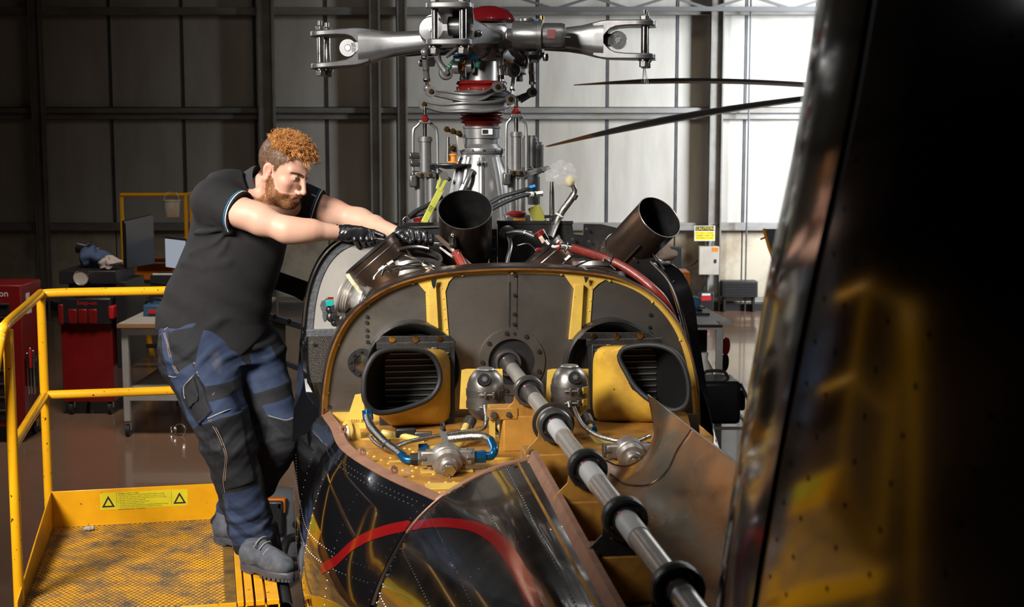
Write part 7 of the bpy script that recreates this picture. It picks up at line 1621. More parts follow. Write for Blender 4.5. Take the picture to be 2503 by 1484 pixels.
for (x, y, r) in ((812, 756, 0.018), (815, 774, 0.021), (822, 788, 0.015)): MB().lathe([(0, -0.02), (r, -0.02), (r, 0.0), (r * 0.7, 0.004), (r * 0.7, 0.012), (r * 0.85, 0.014), (r * 0.8, 0.024), (0, 0.024)], hb(x, y, 0.17), (0.35, -1, 0.2), 20).build('cable_connector', M_matblack, heli)
MB().box((hb(823, 748, 0.12).x, 0.10, hb(823, 772, 0.12).z), (hb(858, 748, 0.12).x, 0.16, hb(823, 750, 0.12).z)).build('bracket_tray', M_dsteel, heli, bevel=0.003)
# small rigid tubes over the left and right engines
def rig(L, r=0.0035, m_=None): return hose('rigid_tube', [hb(x, y, b) for x, y, b in L], r, m_ or M_steel, None, 8, 5)
rig([(913, 684, 0.05), (916, 675, 0.06), (930, 660, 0.08), (955, 643, 0.10)], 0.0045); rig([(955, 643, 0.10), (966, 636, 0.11), (985, 623, 0.12), (1000, 626, 0.12), (1040, 642, 0.11), (1062, 652, 0.10), (1072, 662, 0.08)], 0.0045)
rig([(932, 674, 0.06), (938, 660, 0.07), (946, 658, 0.07), (955, 664, 0.06)], 0.0055); rig([(958, 658, 0.07), (985, 650, 0.08), (1025, 641, 0.09), (1040, 648, 0.09), (1052, 655, 0.09)]); rig([(960, 664, 0.06), (1000, 656, 0.07), (1040, 654, 0.08), (1068, 662, 0.06)]); rig([(975, 638, 0.10), (1000, 634, 0.10), (1030, 636, 0.10)])
rig([(1370, 650, 0.10), (1385, 635, 0.11), (1395, 628, 0.11), (1408, 626, 0.11)], 0.005); rig([(1400, 655, 0.08), (1420, 645, 0.09), (1440, 637, 0.09), (1462, 634, 0.09)]); rig([(1470, 640, 0.10), (1490, 648, 0.09), (1505, 660, 0.07)]); rig([(1410, 662, 0.06), (1440, 655, 0.06), (1480, 658, 0.06), (1510, 668, 0.05)])
for (x, y, dx, dy) in ((955, 644, 0.8, 0.5), (934, 658, 0.7, 0.6), (1040, 646, 0.8, -0.4), (1048, 654, 0.8, -0.3), (1388, 632, 0.7, 0.6), (1480, 640, 0.8, -0.4)): nut(hb(x, y, 0.09), (dx, 0, dy), 0.011, 0.026, M_steel)
rig([(975, 610, 0.22), (1000, 604, 0.24), (1025, 603, 0.24), (1050, 608, 0.22)], 0.006, M_dsteel)
MB().lathe([(0.10, 0), (0.112, 0), (0.112, 0.02), (0.10, 0.02)], hb(1010, 640, 0.28), (0.05, -0.3, 1), 40, closed=True).build('vee_clamp', M_dsteel, heli)
# black centre firewall and side firewalls ahead of the engines
B3 = 0.56
cf = plate(ac([(1216, 546), (1398, 546), (1402, 572), (1424, 574), (1426, 547), (1470, 548), (1520, 560), (1545, 580), (1545, 720), (1216, 720)], B3), [], 0.006, B3).build('centre_firewall', M_matblack, heli, bevel=0.001, label='matt black centre firewall behind the engines')
MB().bar(hb(1214, 543, B3), hb(1400, 544, B3), 0.02, 0.012).build('firewall_edge', M_crinkle, cf); MB().bar(hb(1205, 560, B3 - 0.02), hb(1206, 700, B3 - 0.02), 0.03, 0.02, (0, 1, 0)).build('firewall_post', M_matblack, cf)
for (x, y) in ((1207, 580), (1207, 610), (1207, 640), (1352, 548), (1400, 585), (1440, 590), (1434, 560)): bolt(hb(x, y, B3 - 0.03), FW, 0.005, cf, M_dsteel)
lf = plate(ac([(985, 552), (1075, 548), (1090, 600), (1090, 680), (965, 680), (968, 590)], B3 - 0.05), [], 0.006, B3 - 0.05).build('side_firewall', M_matblack, heli, bevel=0.001); MB().bar(hb(983, 549, B3 - 0.06), hb(1076, 546, B3 - 0.06), 0.02, 0.012).build('firewall_edge', M_steel, lf); MB().bar(hb(990, 556, B3 - 0.06), hb(1076, 553, B3 - 0.06), 0.015, 0.008).build('firewall_edge', M_dsteel, lf)
pcx = hb(1240, 570, B3 - 0.02); MB().lathe([(0, 0.012), (0.022, 0.012), (0.032, 0.006), (0.032, 0)], pcx, FW, 28).build('grommet', M_dsteel, cf)
hose('bleed_tube', [hb(1240, 572, B3 - 0.03), hb(1262, 568, 0.45), hb(1285, 570, 0.40), hb(1310, 580, 0.33)], 0.011, M_dsteel); hose('bleed_tube', [hb(1242, 575, B3 - 0.03), hb(1248, 600, 0.45), hb(1240, 640, 0.40), hb(1238, 690, 0.38)], 0.009, M_dsteel); nut(hb(1290, 572, 0.40), (1, -0.3, -0.2), 0.015, 0.03, M_steel)
hose('wiring', [hb(1265, 600, 0.42), hb(1290, 596, 0.40), hb(1310, 612, 0.36), hb(1305, 625, 0.34)], 0.003, M_steel); MB().boxc(hb(1316, 610, 0.34), (0.02, 0.02, 0.014)).build('red_plug', M_redboot, heli, bevel=0.003)
# red hose with its fittings on the right
rh = [(1395, 606, 0.20), (1430, 616, 0.19), (1480, 632, 0.17), (1520, 650, 0.14), (1560, 676, 0.10), (1595, 705, 0.06), (1618, 728, 0.05), (1634, 755, 0.05), (1648, 790, 0.06), (1655, 830, 0.08)]
hose('red_hose', [hb(*p) for p in rh], 0.0165, M_redhose, None, 16); hose('hose_elbow', [hb(1335, 590, 0.24), hb(1342, 598, 0.23), hb(1355, 603, 0.22), hb(1372, 602, 0.21), (hb(1396, 606, 0.20))], 0.012, M_steel)
nut(hb(1328, 582, 0.25), (0.5, 0, -0.8), 0.019, 0.03, M_steel); MB().lathe([(0, 0), (0.02, 0), (0.02, 0.016), (0, 0.016)], hb(1323, 574, 0.25), (-0.45, 0, 0.8), 20).build('red_cap', M_redboot, heli)
MB().torus(hb(1365, 603, 0.21), (1, 0, -0.2), 0.017, 0.004, 20, 8).build('red_band', M_redboot, heli); MB().torus(hb(1492, 636, 0.165), (0.85, -0.1, -0.35), 0.019, 0.006, 22, 8).build('hose_clamp', M_rubber, heli); MB().torus(hb(1384, 604, 0.205), (1, 0, -0.2), 0.018, 0.003, 20, 8).build('hose_clamp', M_steel, heli)
# red hose at the left exhaust, the union being tightened
hose('red_hose', [hb(1113, 618, 0.26), hb(1122, 632, 0.24), hb(1130, 648, 0.22), hb(1138, 668, 0.20)], 0.0185, M_redhose, None, 16); hose('hose_elbow', [hb(1104, 596, 0.27), hb(1104, 606, 0.27), hb(1110, 614, 0.265), hb(1116, 622, 0.26)], 0.010, M_steel)
MB().torus(hb(1116, 622, 0.255), (0.5, -0.1, -0.8), 0.0195, 0.003, 20, 8).build('hose_clamp', M_steel, heli); nut(hb(1106, 589, 0.27), (0.1, 0, -1), 0.016, 0.028, M_steel); nut(hb(1107, 580, 0.27), (0.1, 0, -1), 0.018, 0.010, M_steel); MB().cyl(hb(1108, 578, 0.27), hb(1110, 566, 0.28), 0.010).build('union_stub', M_steel, heli)
hose('rigid_tube', [hb(1075, 605, 0.27), hb(1092, 618, 0.26), hb(1108, 630, 0.25)], 0.006, M_steel)
MB().prism([hb(1060, 575, 0.30), hb(1072, 574, 0.30), hb(1165, 655, 0.22), hb(1150, 660, 0.22)], (0, 0.004, 0)).build('support_plate', mat('dark_bronze_plate', (0.07, 0.045, 0.03), 0.45, 0.6), heli)
# ---- exhausts
def exhaust(px, py, b, d, rp, L, m_, lbl, clamp):
    c = hb(px, py, b); d = V3(d); d = V3((d.dot(HR), d.dot(HF), d.z)).normalized(); r = rp * (b + 5.2) / FPX
    e = MB().lathe([(r - 0.003, 0.0), (r, 0.0), (r * 0.985, -0.02), (r * 0.975, -L), (r * 0.92, -L * 1.15), (r * 0.75, -L * 1.5), (r * 0.70, -L * 1.5), (r * 0.9, -L * 1.14), (r * 0.95, -L), (r * 0.965, -0.02)], c, d, 56, closed=True).build('exhaust_pipe', m_, heli, ang=40, label=lbl)
    MB().torus(c, d, r - 0.0015, 0.0018, 56, 6).build('mouth_bead', M_dsteel, e); MB().lathe([(0, -L), (r * 0.95, -L)], c, d, 40, caps=False).build('exhaust_throat', M_matblack, e)
    MB().lathe([(r * 0.955, -0.004), (r * 0.93, -L * 0.98)], c, d, 48, caps=False).build('soot_lining', M_matblack, e)
    if clamp:
        k = MB().lathe([(r * 0.99, -L * 0.82), (r * 1.03, -L * 0.82), (r * 1.03, -L * 0.82 - 0.03), (r * 0.99, -L * 0.82 - 0.03)], c, d, 48, closed=True).build('band_clamp', M_dsteel, e)
        u, w_ = ring_frame(d); camd = V3((ORG - HORG).dot(HR), ) if False else None
        view = V3((-0.3, -1, 0.1)); s = (view - d * view.dot(d)).normalized(); t = d.cross(s)
        p = c + d * (-L * 0.82 - 0.015) + s * r * 1.05
        MB().cyl(p - t * 0.035, p + t * 0.05, 0.004, n=10).build('clamp_bolt', M_steel, k); MB().boxc((0, 0, 0), (0.05, 0.026, 0.010), frame(p - t * 0.03 + s * 0.004, t, d)).build('clamp_latch', M_steel, k, bevel=0.003)
        MB().boxc((0, 0, 0), (0.02, 0.03, 0.016), frame(p + t * 0.05, t, d)).build('clamp_lug', M_dsteel, k, bevel=0.003)
        for a in range(8): ang_ = a * 0.25 - 1.6; q = c + d * (-L * 0.82 - 0.015) + (s * math.cos(ang_) + t * math.sin(ang_)) * r * 1.032; bolt(q, q - c - d * (q - c).dot(d), 0.003, k, M_gold)
        MB().bar(c + d * -0.09 + s * r * 0.995 + t * 0.03, c + d * (-L * 0.8) + s * r * 0.99 + t * 0.03, 0.006, 0.006).build('seam_weld', M_brz, e)
        MB().boxc((0, 0, 0), (0.035, 0.045, 0.004), frame(c + d * (-L * 0.62) + (s * 0.85 + t * 0.52).normalized() * r, t, d)).build('patch_plate', M_brz, e, bevel=0.002)
    return e
exhaust(1137, 512, 0.30, (0.01, -0.70, 0.74), 66, 0.22, mat('sooty_exhaust', (0.055, 0.045, 0.038), 0.33, 0.85, (0.10, 0.07, 0.05), 8), 'left exhaust pipe, dark, pointing up towards the viewer', False)
exhaust(1612, 531, 0.28, (0.475, -0.63, 0.615), 61, 0.30, M_brz, 'right exhaust pipe, bronze tinted, tilted to the right', True)
# ---- main gearbox, mast, swashplate and rotor head
BG = 0.80
def gz(py, b=BG): return hb(1178, py, b).z
GA = hb(1178, 420, BG).x; S_ = (BG + 5.2) / FPX                      # metres per pixel there
gc = lambda py: V3((GA, BG, gz(py)))
def lz(prof, m_, name, par, n=44, lbl=None, **k):
    """lathe about the mast from (radius px, y px) pairs"""
    z0 = gz(500); return MB().lathe([(r * S_, gz(y) - z0) for r, y in prof], V3((GA, BG, z0)), (0, 0, 1), n).build(name, m_, par, label=lbl, **k)
gb_ = lz([(92, 620), (92, 560), (86, 530), (78, 480), (64, 420), (52, 388), (50, 378)], M_silver, 'gearbox', heli, 56, 'silver main gearbox cone with cast ribs', ang=50)
for k in range(10):
    a = 2 * math.pi * k / 10 + 0.2; u = V3((math.cos(a), math.sin(a), 0))
    MB().tube(smooth_path([gc(545) + u * 88 * S_, gc(480) + u * 77 * S_, gc(420) + u * 63 * S_, gc(385) + u * 51 * S_], 4), [0.012] * 13, 8).build('casting_rib', M_silver, gb_)
lz([(0, 362), (52, 362), (53, 366), (53, 372), (50, 378), (46, 380)], M_silver, 'top_flange', gb_)
for k in range(12): a = 2 * math.pi * k / 12; bolt(gc(368) + V3((math.cos(a), math.sin(a), 0)) * 51 * S_, (math.cos(a) * 0.3, math.sin(a) * 0.3, 1), 0.006, gb_, M_steel)
c = hb(1176, 400, BG - 0.11); MB().boxc(c, (0.036, 0.012, 0.022)).build('inspection_boss', M_silver, gb_, bevel=0.008)
for dx in (-0.008, 0.008): bolt(c + V3((dx, -0.006, 0)), FW, 0.004, gb_, M_steel)
hose('vent_pipe', [hb(1110, 500, 0.66), hb(1128, 470, 0.66), hb(1142, 440, 0.66), hb(1150, 420, 0.68), hb(1160, 424, 0.70)], 0.011, M_silver, gb_); nut(hb(1132, 460, 0.66), (0.5, 0, 1), 0.015, 0.03, M_silver, gb_)
mast = lz([(0, 60), (38, 60), (38, 200), (40, 205), (40, 362)], M_silver, 'mast', heli, 44, 'silver rotor mast above the gearbox')
lz([(44, 338), (44, 315), (46, 313), (46, 309), (40, 308)], M_silver, 'mast_collar', mast); lz([(38, 357), (38.5, 340)], M_gold, 'gold_sleeve', mast); lz([(47, 362), (40, 352)], M_silver, 'mast_cone', mast)
cp_ = gc(322) + V3((8 * S_, -45 * S_, 0)); MB().boxc(cp_, (0.045, 0.004, 0.024)).build('data_plate', M_whitetext, mast); MB().boxc(cp_ + V3((-0.008, -0.003, 0)), (0.022, 0.003, 0.016)).build('plate_print', M_ink, mast)
lz([(40, 309), (42, 303), (52, 299), (44, 294), (54, 289), (45, 285), (52, 281), (50, 276), (40, 275)], M_redboot, 'lower_boot', mast, 44, 'red rubber boot below the swashplate', ang=60)
lz([(48, 275), (58, 275), (58, 270), (50, 268)], M_silver, 'boot_clamp', mast)
lz([(44, 222), (60, 221), (62, 214), (54, 210), (62, 205), (58, 199), (44, 198)], M_redboot, 'upper_boot', mast, 44, 'red rubber boot above the swashplate', ang=60)
sw = lz([(40, 268), (66, 266), (70, 258), (70, 244), (64, 238), (70, 236), (72, 228), (64, 222), (44, 220)], M_silver, 'swashplate', mast, 52)
for k in range(10): a = 2 * math.pi * k / 10 + 0.3; bolt(gc(221) + V3((math.cos(a), math.sin(a), 0)) * 58 * S_, (0, 0, 1), 0.006, sw, M_steel)
# two curved swashplate arms in front
def swarm(L, h0, b0, name, lbl):
    P = smooth_path([hb(x, y, b0 + db) for x, y, db in L], 5); secs = []
    n = len(P)
    for i, p in enumerate(P):
        t = i / (n - 1); h = h0 * (0.7 + 0.5 * math.sin(math.pi * t)); d = 0.030; secs.append([p + V3((0, -d, h)), p + V3((0, d, h)), p + V3((0, d, -h)), p + V3((0, -d, -h * 0.9)), p + V3((0, -d, -h * 0.55)), p + V3((0, -d * 0.55, -h * 0.4)), p + V3((0, -d * 0.55, h * 0.4)), p + V3((0, -d, h * 0.55))])
    return MB().loft(secs).build(name, M_silver, sw, bevel=0.002, label=lbl)
swarm([(1052, 226, -0.02), (1085, 231, -0.10), (1130, 238, -0.15), (1175, 236, -0.15), (1205, 222, -0.12), (1232, 213, -0.06)], 0.016, BG, 'rotating_arm', 'upper curved silver swashplate arm')
swarm([(1040, 256, -0.02), (1080, 264, -0.10), (1130, 262, -0.15), (1185, 262, -0.15), (1230, 256, -0.12), (1250, 246, -0.06), (1270, 240, -0.02)], 0.020, BG, 'fixed_arm', 'lower curved silver swashplate arm')
def clevis(px, py, b, w_, red=False, r=0.022):
    c = hb(px, py, b)
    for sx in (-1, 1): MB().cyl(c + V3((0, sx * w_ - 0.005, 0)), c + V3((0, sx * w_ + 0.005, 0)), r, n=22).build('clevis_ear', M_silver, sw)
    if red: MB().cyl(c + V3((0, -w_ * 0.6, 0)), c + V3((0, w_ * 0.6, 0)), r * 0.95, n=22).build('rubber_bush', M_redboot, sw)
    bolt(c + V3((0, -w_ - 0.005, 0)), FW, 0.008, sw, M_gold); return c
clevis(1053, 224, BG - 0.05, 0.018, True); clevis(1215, 213, BG - 0.14, 0.020, True); clevis(1036, 255, BG - 0.03, 0.012); clevis(1247, 243, BG - 0.12, 0.016); clevis(1300, 226, BG - 0.02, 0.016, False, 0.02)
MB().prism([hb(1270, 232, BG - 0.05), hb(1308, 218, BG - 0.02), hb(1312, 230, BG - 0.02), hb(1275, 252, BG - 0.05)], (0, 0.03, 0)).build('rear_arm', M_silver, sw, bevel=0.003)
# pitch links
def link(p, q, b0, b1, r=0.010):
    A, B_ = hb(*p, b0), hb(*q, b1); L = MB().cyl(A.lerp(B_, 0.02), A.lerp(B_, 0.98), r * 0.62, n=12).build('pitch_link', M_steel, heli)
    MB().cyl(A.lerp(B_, 0.18), A.lerp(B_, 0.72), r * 1.15, n=18).build('link_barrel', M_silver, L); nut(A.lerp(B_, 0.76), B_ - A, r * 1.35, 0.014, M_steel, L); nut(A.lerp(B_, 0.14), B_ - A, r * 1.3, 0.012, M_steel, L); nut(A.lerp(B_, 0.46), B_ - A, r * 1.3, 0.014, M_dsteel, L)
    MB().sphere(A, r * 1.5, 14, 10).build('rod_end', M_silver, L); MB().sphere(B_, r * 1.5, 14, 10).build('rod_end', M_silver, L); return L
link((1038, 128), (1045, 216), BG - 0.10, BG - 0.05, 0.011); link((1221, 128), (1226, 208), BG - 0.12, BG - 0.14, 0.012); link((1298, 138), (1302, 222), BG - 0.05, BG - 0.02, 0.011)
link((1262, 150), (1250, 238), BG - 0.06, BG - 0.12, 0.009); link((1130, 150), (1131, 192), BG - 0.02, BG - 0.02, 0.009)
# servo actuators
def servo(cx, b, ytop, yfork, ybody, ymid, ybot, w_, lbl):
    t = hb(cx, ytop, b); S2 = (b + 5.2) / FPX; z = lambda y: hb(cx, y, b).z; a = t.x
    s = MB().cyl((a, b, z(ybody)), (a, b, z(ymid)), w_ * 0.42 * S2, n=24).build('servo_actuator', M_silver, heli, label=lbl)
    MB().cyl((a, b, z(ybody) - 0.004), (a, b, z(ybody) - 0.02), w_ * 0.5 * S2, n=24).build('body_collar', M_silver, s)
    MB().cyl((a, b, z(ytop + 4)), (a, b, z(ybody)), 0.009, n=14).build('piston_rod', M_steel, s); MB().lathe([(0.0, 0.0), (0.018, 0.0), (0.020, 0.008), (0.011, 0.02), (0.009, 0.024), (0.012, 0.028), (0.0, 0.034)], (a, b, z(ytop + 10)), (0, 0, 1), 20).build('red_gaiter', M_redboot, s)
    MB().cyl((a, b, z(ytop)), (a, b, z(ytop - 28)), 0.008, n=14).build('upper_rod', M_steel, s)
    for sx in (-1, 1):
        MB().tube(smooth_path([(a + sx * 0.012, b, z(yfork - 8)), (a + sx * w_ * 0.55 * S2, b, z(yfork + 4)), (a + sx * w_ * 0.78 * S2, b, z(yfork + 16)), (a + sx * w_ * 0.82 * S2, b, z(yfork + 60)), (a + sx * w_ * 0.82 * S2, b, z(ymid + 25))], 5), 0.0062, 8).build('yoke_rod', M_silver, s)
    MB().boxc((a, b, z(yfork - 6)), (0.05, 0.03, 0.016)).build('yoke_head', M_silver, s, bevel=0.004)
    MB().box((a - w_ * 0.7 * S2, b - 0.03, z(ymid + 14)), (a + w_ * 0.7 * S2, b + 0.03, z(ymid))).build('mount_block', M_dsteel, s, bevel=0.003)
    for k, sx in enumerate((-0.5, 0.5)): MB().cyl((a + sx * w_ * S2 * 0.8, b, z(ymid + 10)), (a + sx * w_ * S2 * 0.8, b, z(ybot)), w_ * 0.34 * S2, n=20).build('valve_barrel', M_silver, s)
    MB().boxc((a - w_ * 0.85 * S2, b - 0.02, z(ymid + 22)), (0.03, 0.05, 0.05)).build('lever', M_dsteel, s, bevel=0.006); bolt((a + w_ * 0.3 * S2, b - 0.03, z(ymid + 7)), FW, 0.006, s, M_gold); bolt((a - w_ * 0.3 * S2, b - 0.03, z(ymid + 7)), FW, 0.006, s, M_gold)
    return s
servo(1039, BG - 0.05, 288, 304, 334, 420, 548, 36, 'left servo actuator beside the gearbox')
servo(1262, BG - 0.16, 268, 290, 322, 415, 540, 30, 'right servo actuator in front of the gearbox')
a = hb(1262, 520, BG - 0.16); MB().lathe([(0.030, 0), (0.040, 0.005), (0.042, 0.014), (0.034, 0.02), (0.03, 0.024)], a + V3((0, 0, -0.016)), (0, 0, 1), 26).build('red_boot', M_redboot, heli); MB().boxc(hb(1265, 534, BG - 0.16), (0.10, 0.05, 0.028)).build('servo_foot', M_silver, heli, bevel=0.003); MB().boxc(hb(1270, 538, BG - 0.19), (0.05, 0.004, 0.012)).build('orange_tag', M_orange2, heli)
for (cx, y0, y1, r) in ((1288, 336, 410, 0.020), (1302, 336, 408, 0.020), (1316, 352, 410, 0.022), (1305, 430, 500, 0.026)):
    e = MB().cyl(hb(cx, y1, BG), hb(cx, y0, BG), r, n=22).build('accumulator', M_silver, heli, bevel=0.002); MB().cyl(hb(cx, y0, BG), hb(cx, y0 - 5, BG), r * 0.7, n=18).build('accumulator_cap', M_silver, e)
MB().boxc(hb(1300, 416, BG - 0.01), (0.10, 0.06, 0.02)).build('manifold', M_dsteel, heli, bevel=0.003); MB().prism([hb(1258, 425, BG - 0.18), hb(1340, 405, BG - 0.12), hb(1350, 412, BG - 0.12), hb(1280, 436, BG - 0.18), hb(1262, 438, BG - 0.18)], (0, 0.014, 0)).build('bell_crank', M_silver, heli, bevel=0.003)
for (x, y) in ((1272, 427), (1318, 418)): bolt(hb(x, y, BG - 0.17), FW, 0.009, heli, M_dsteel)
hose('black_hose', [hb(1195, 498, 0.40), hb(1225, 482, 0.48), hb(1265, 470, 0.56), hb(1298, 460, 0.60)], 0.0085, M_rubber); hose('black_hose', [hb(1200, 512, 0.40), hb(1240, 492, 0.48), hb(1280, 478, 0.56), hb(1312, 474, 0.60)], 0.0085, M_rubber)
nut(hb(1300, 459, 0.60), (1, 0, 0.3), 0.013, 0.03, M_anod); nut(hb(1316, 474, 0.60), (1, 0, 0.1), 0.013, 0.035, M_steel); MB().cyl(hb(1290, 477, 0.58), hb(1302, 475, 0.59), 0.0115).build('white_tag', M_white, heli)
# scissor bracket left of the mast
br_ = MB().prism([hb(1092, 314, BG - 0.05), hb(1128, 322, BG - 0.06), hb(1134, 336, BG - 0.06), hb(1094, 322, BG - 0.05)], (0, 0.02, 0)).build('scissor_link', M_silver, heli, bevel=0.003)
MB().prism([hb(1115, 330, BG - 0.05), hb(1132, 334, BG - 0.05), hb(1138, 365, BG - 0.05), hb(1120, 370, BG - 0.05)], (0, 0.02, 0)).build('scissor_link', M_inner, heli, bevel=0.003)
for (x, y) in ((1092, 316), (1107, 321), (1122, 326), (1106, 362)): bolt(hb(x, y, BG - 0.06), FW, 0.009, br_, M_gold)
MB().cyl(hb(1095, 395, BG - 0.05), hb(1095, 335, BG - 0.05), 0.011, 0.007).build('scissor_rod', M_dsteel, heli); MB().prism([hb(1100, 352, BG - 0.05), hb(1116, 352, BG - 0.05), hb(1118, 378, BG - 0.05), hb(1100, 378, BG - 0.05)], (0, 0.02, 0)).build('scissor_lug', M_silver, heli, bevel=0.005)
MB().lathe([(0, 0), (0.09, 0.0), (0.09, -0.004), (0.02, -0.022), (0, -0.022)], hb(1100, 400, BG - 0.05), (0, 0, 1), 30).build('drip_pan', M_dsteel, heli)
oc2 = MB().cyl(hb(1108, 396, BG - 0.06), hb(1109, 380, BG - 0.06), 0.012).build('orange_cap', M_orange2, heli); MB().cyl(hb(1109, 380, BG - 0.06), hb(1109, 376, BG - 0.06), 0.018).build('cap_knob', M_orange2, oc2); MB().cyl(hb(1108, 394, BG - 0.06), hb(1108, 397, BG - 0.06), 0.026).build('cap_skirt', M_orange2, oc2)
# lime struts
def strut(p, q, b0, b1, w_, m_, lbl=None): return MB().bar(hb(*p, b0), hb(*q, b1), w_, 0.016, (0, 1, 0)).build('gearbox_strut', m_, heli, bevel=0.003, label=lbl)
ls = strut((1036, 545), (1078, 462), 0.52, 0.62, 0.026, M_lime2, 'lime green gearbox strut left of the exhaust'); strut((1076, 468), (1090, 440), 0.61, 0.64, 0.014, M_lime2); strut((1068, 462), (1080, 428), 0.62, 0.65, 0.012, M_lime2)
MB().cyl(hb(1086, 430, 0.63), hb(1086, 430, 0.66), 0.018).build('strut_eye', M_dsteel, ls); text('strut_number', '109', frame(hb(1052, 510, 0.535), hb(1078, 462, 0.62) - hb(1036, 545, 0.52), (-1, 0, 0.5)), 0.02, M_ink, ls, 0.0002)
strut((1322, 545), (1304, 505), 0.60, 0.62, 0.05, M_olive, 'olive bracket right of the gearbox')
hose('black_hose', [hb(1000, 530, 0.60), hb(1020, 515, 0.62), hb(1050, 500, 0.64), hb(1080, 480, 0.66)], 0.010, M_rubber); hose('black_hose', [hb(995, 535, 0.60), hb(1010, 528, 0.62), hb(1040, 520, 0.62), hb(1065, 508, 0.62)], 0.009, M_rubber); hose('wire_loop', [hb(990, 552, 0.55), hb(985, 538, 0.55), hb(995, 530, 0.55), hb(1005, 545, 0.55)], 0.003, M_dsteel)
MB().lathe([(0.0, 0), (0.03, 0), (0.034, 0.012), (0.0, 0.018)], hb(1030, 542, 0.60), (0, 0, 1), 20).build('red_boot', M_redboot, heli)
for (x, y) in ((1000, 380), (1003, 398), (1005, 425)): MB().cyl(hb(x, y, BG - 0.06), hb(x + 25, y + 2, BG - 0.05), 0.014, n=14).build('hydraulic_union', M_dsteel, heli, bevel=0.003)
hose('black_hose', [hb(1010, 400, BG), hb(1045, 405, BG), hb(1075, 420, BG - 0.05), hb(1100, 440, BG - 0.08)], 0.008, M_rubber)
# stand pipe and bagged braided hose on the right
MB().tube([hb(1349, 545, 0.62), hb(1349, 470, 0.62), hb(1349, 444, 0.62)], [0.011, 0.010, 0.007], 14).build('stand_pipe', M_steel, heli)
MB().bar(hb(1330, 530, 0.60), hb(1372, 528, 0.60), 0.02, 0.012).build('hose_bracket', M_matblack, heli)
bh_ = hose('braided_hose', [hb(1345, 582, 0.50), hb(1358, 550, 0.54), hb(1372, 520, 0.56), hb(1388, 498, 0.57), hb(1402, 478, 0.58)], 0.0145, M_braid); hose('hose_bend', [hb(1402, 478, 0.58), hb(1405, 465, 0.58), hb(1400, 452, 0.58)], 0.010, M_dsteel)
MB().cyl(hb(1399, 485, 0.58), hb(1405, 474, 0.58), 0.017, n=18).build('hose_ferrule', M_dsteel, bh_); MB().torus(hb(1368, 527, 0.555), (0.5, 0, 0.8), 0.016, 0.004, 20, 8).build('rubber_band', M_white, bh_)
MB().sphere(hb(1393, 443, 0.58), (0.020, 0.018, 0.024), 12, 8).build('tape_wrap', M_tape, bh_)
# clear plastic bag over the hose end
rnd = np.random.RandomState(6); m = MB(); m.sphere((0, 0, 0), (0.062, 0.035, 0.045), 26, 18); V = np.array(m.v); d = V / np.linalg.norm(V, axis=1)[:, None]; s = np.zeros(len(V))
for k in range(10): s += np.sin(d @ (rnd.randn(3) * 5) + rnd.rand() * 6) * 0.07
V *= (1 + s)[:, None]; m.v = [tuple(v) for v in V]; bgp = to_w(hb(1370, 423, 0.58)); o = m.build('plastic_bag', mat('thin_clear_film', (0.8, 0.8, 0.8), 0.12, 0, alpha=0.09), None, ang=25); o.location = bgp; tag(o, 'crumpled clear plastic bag taped over the end of the braided hose', 'bag')
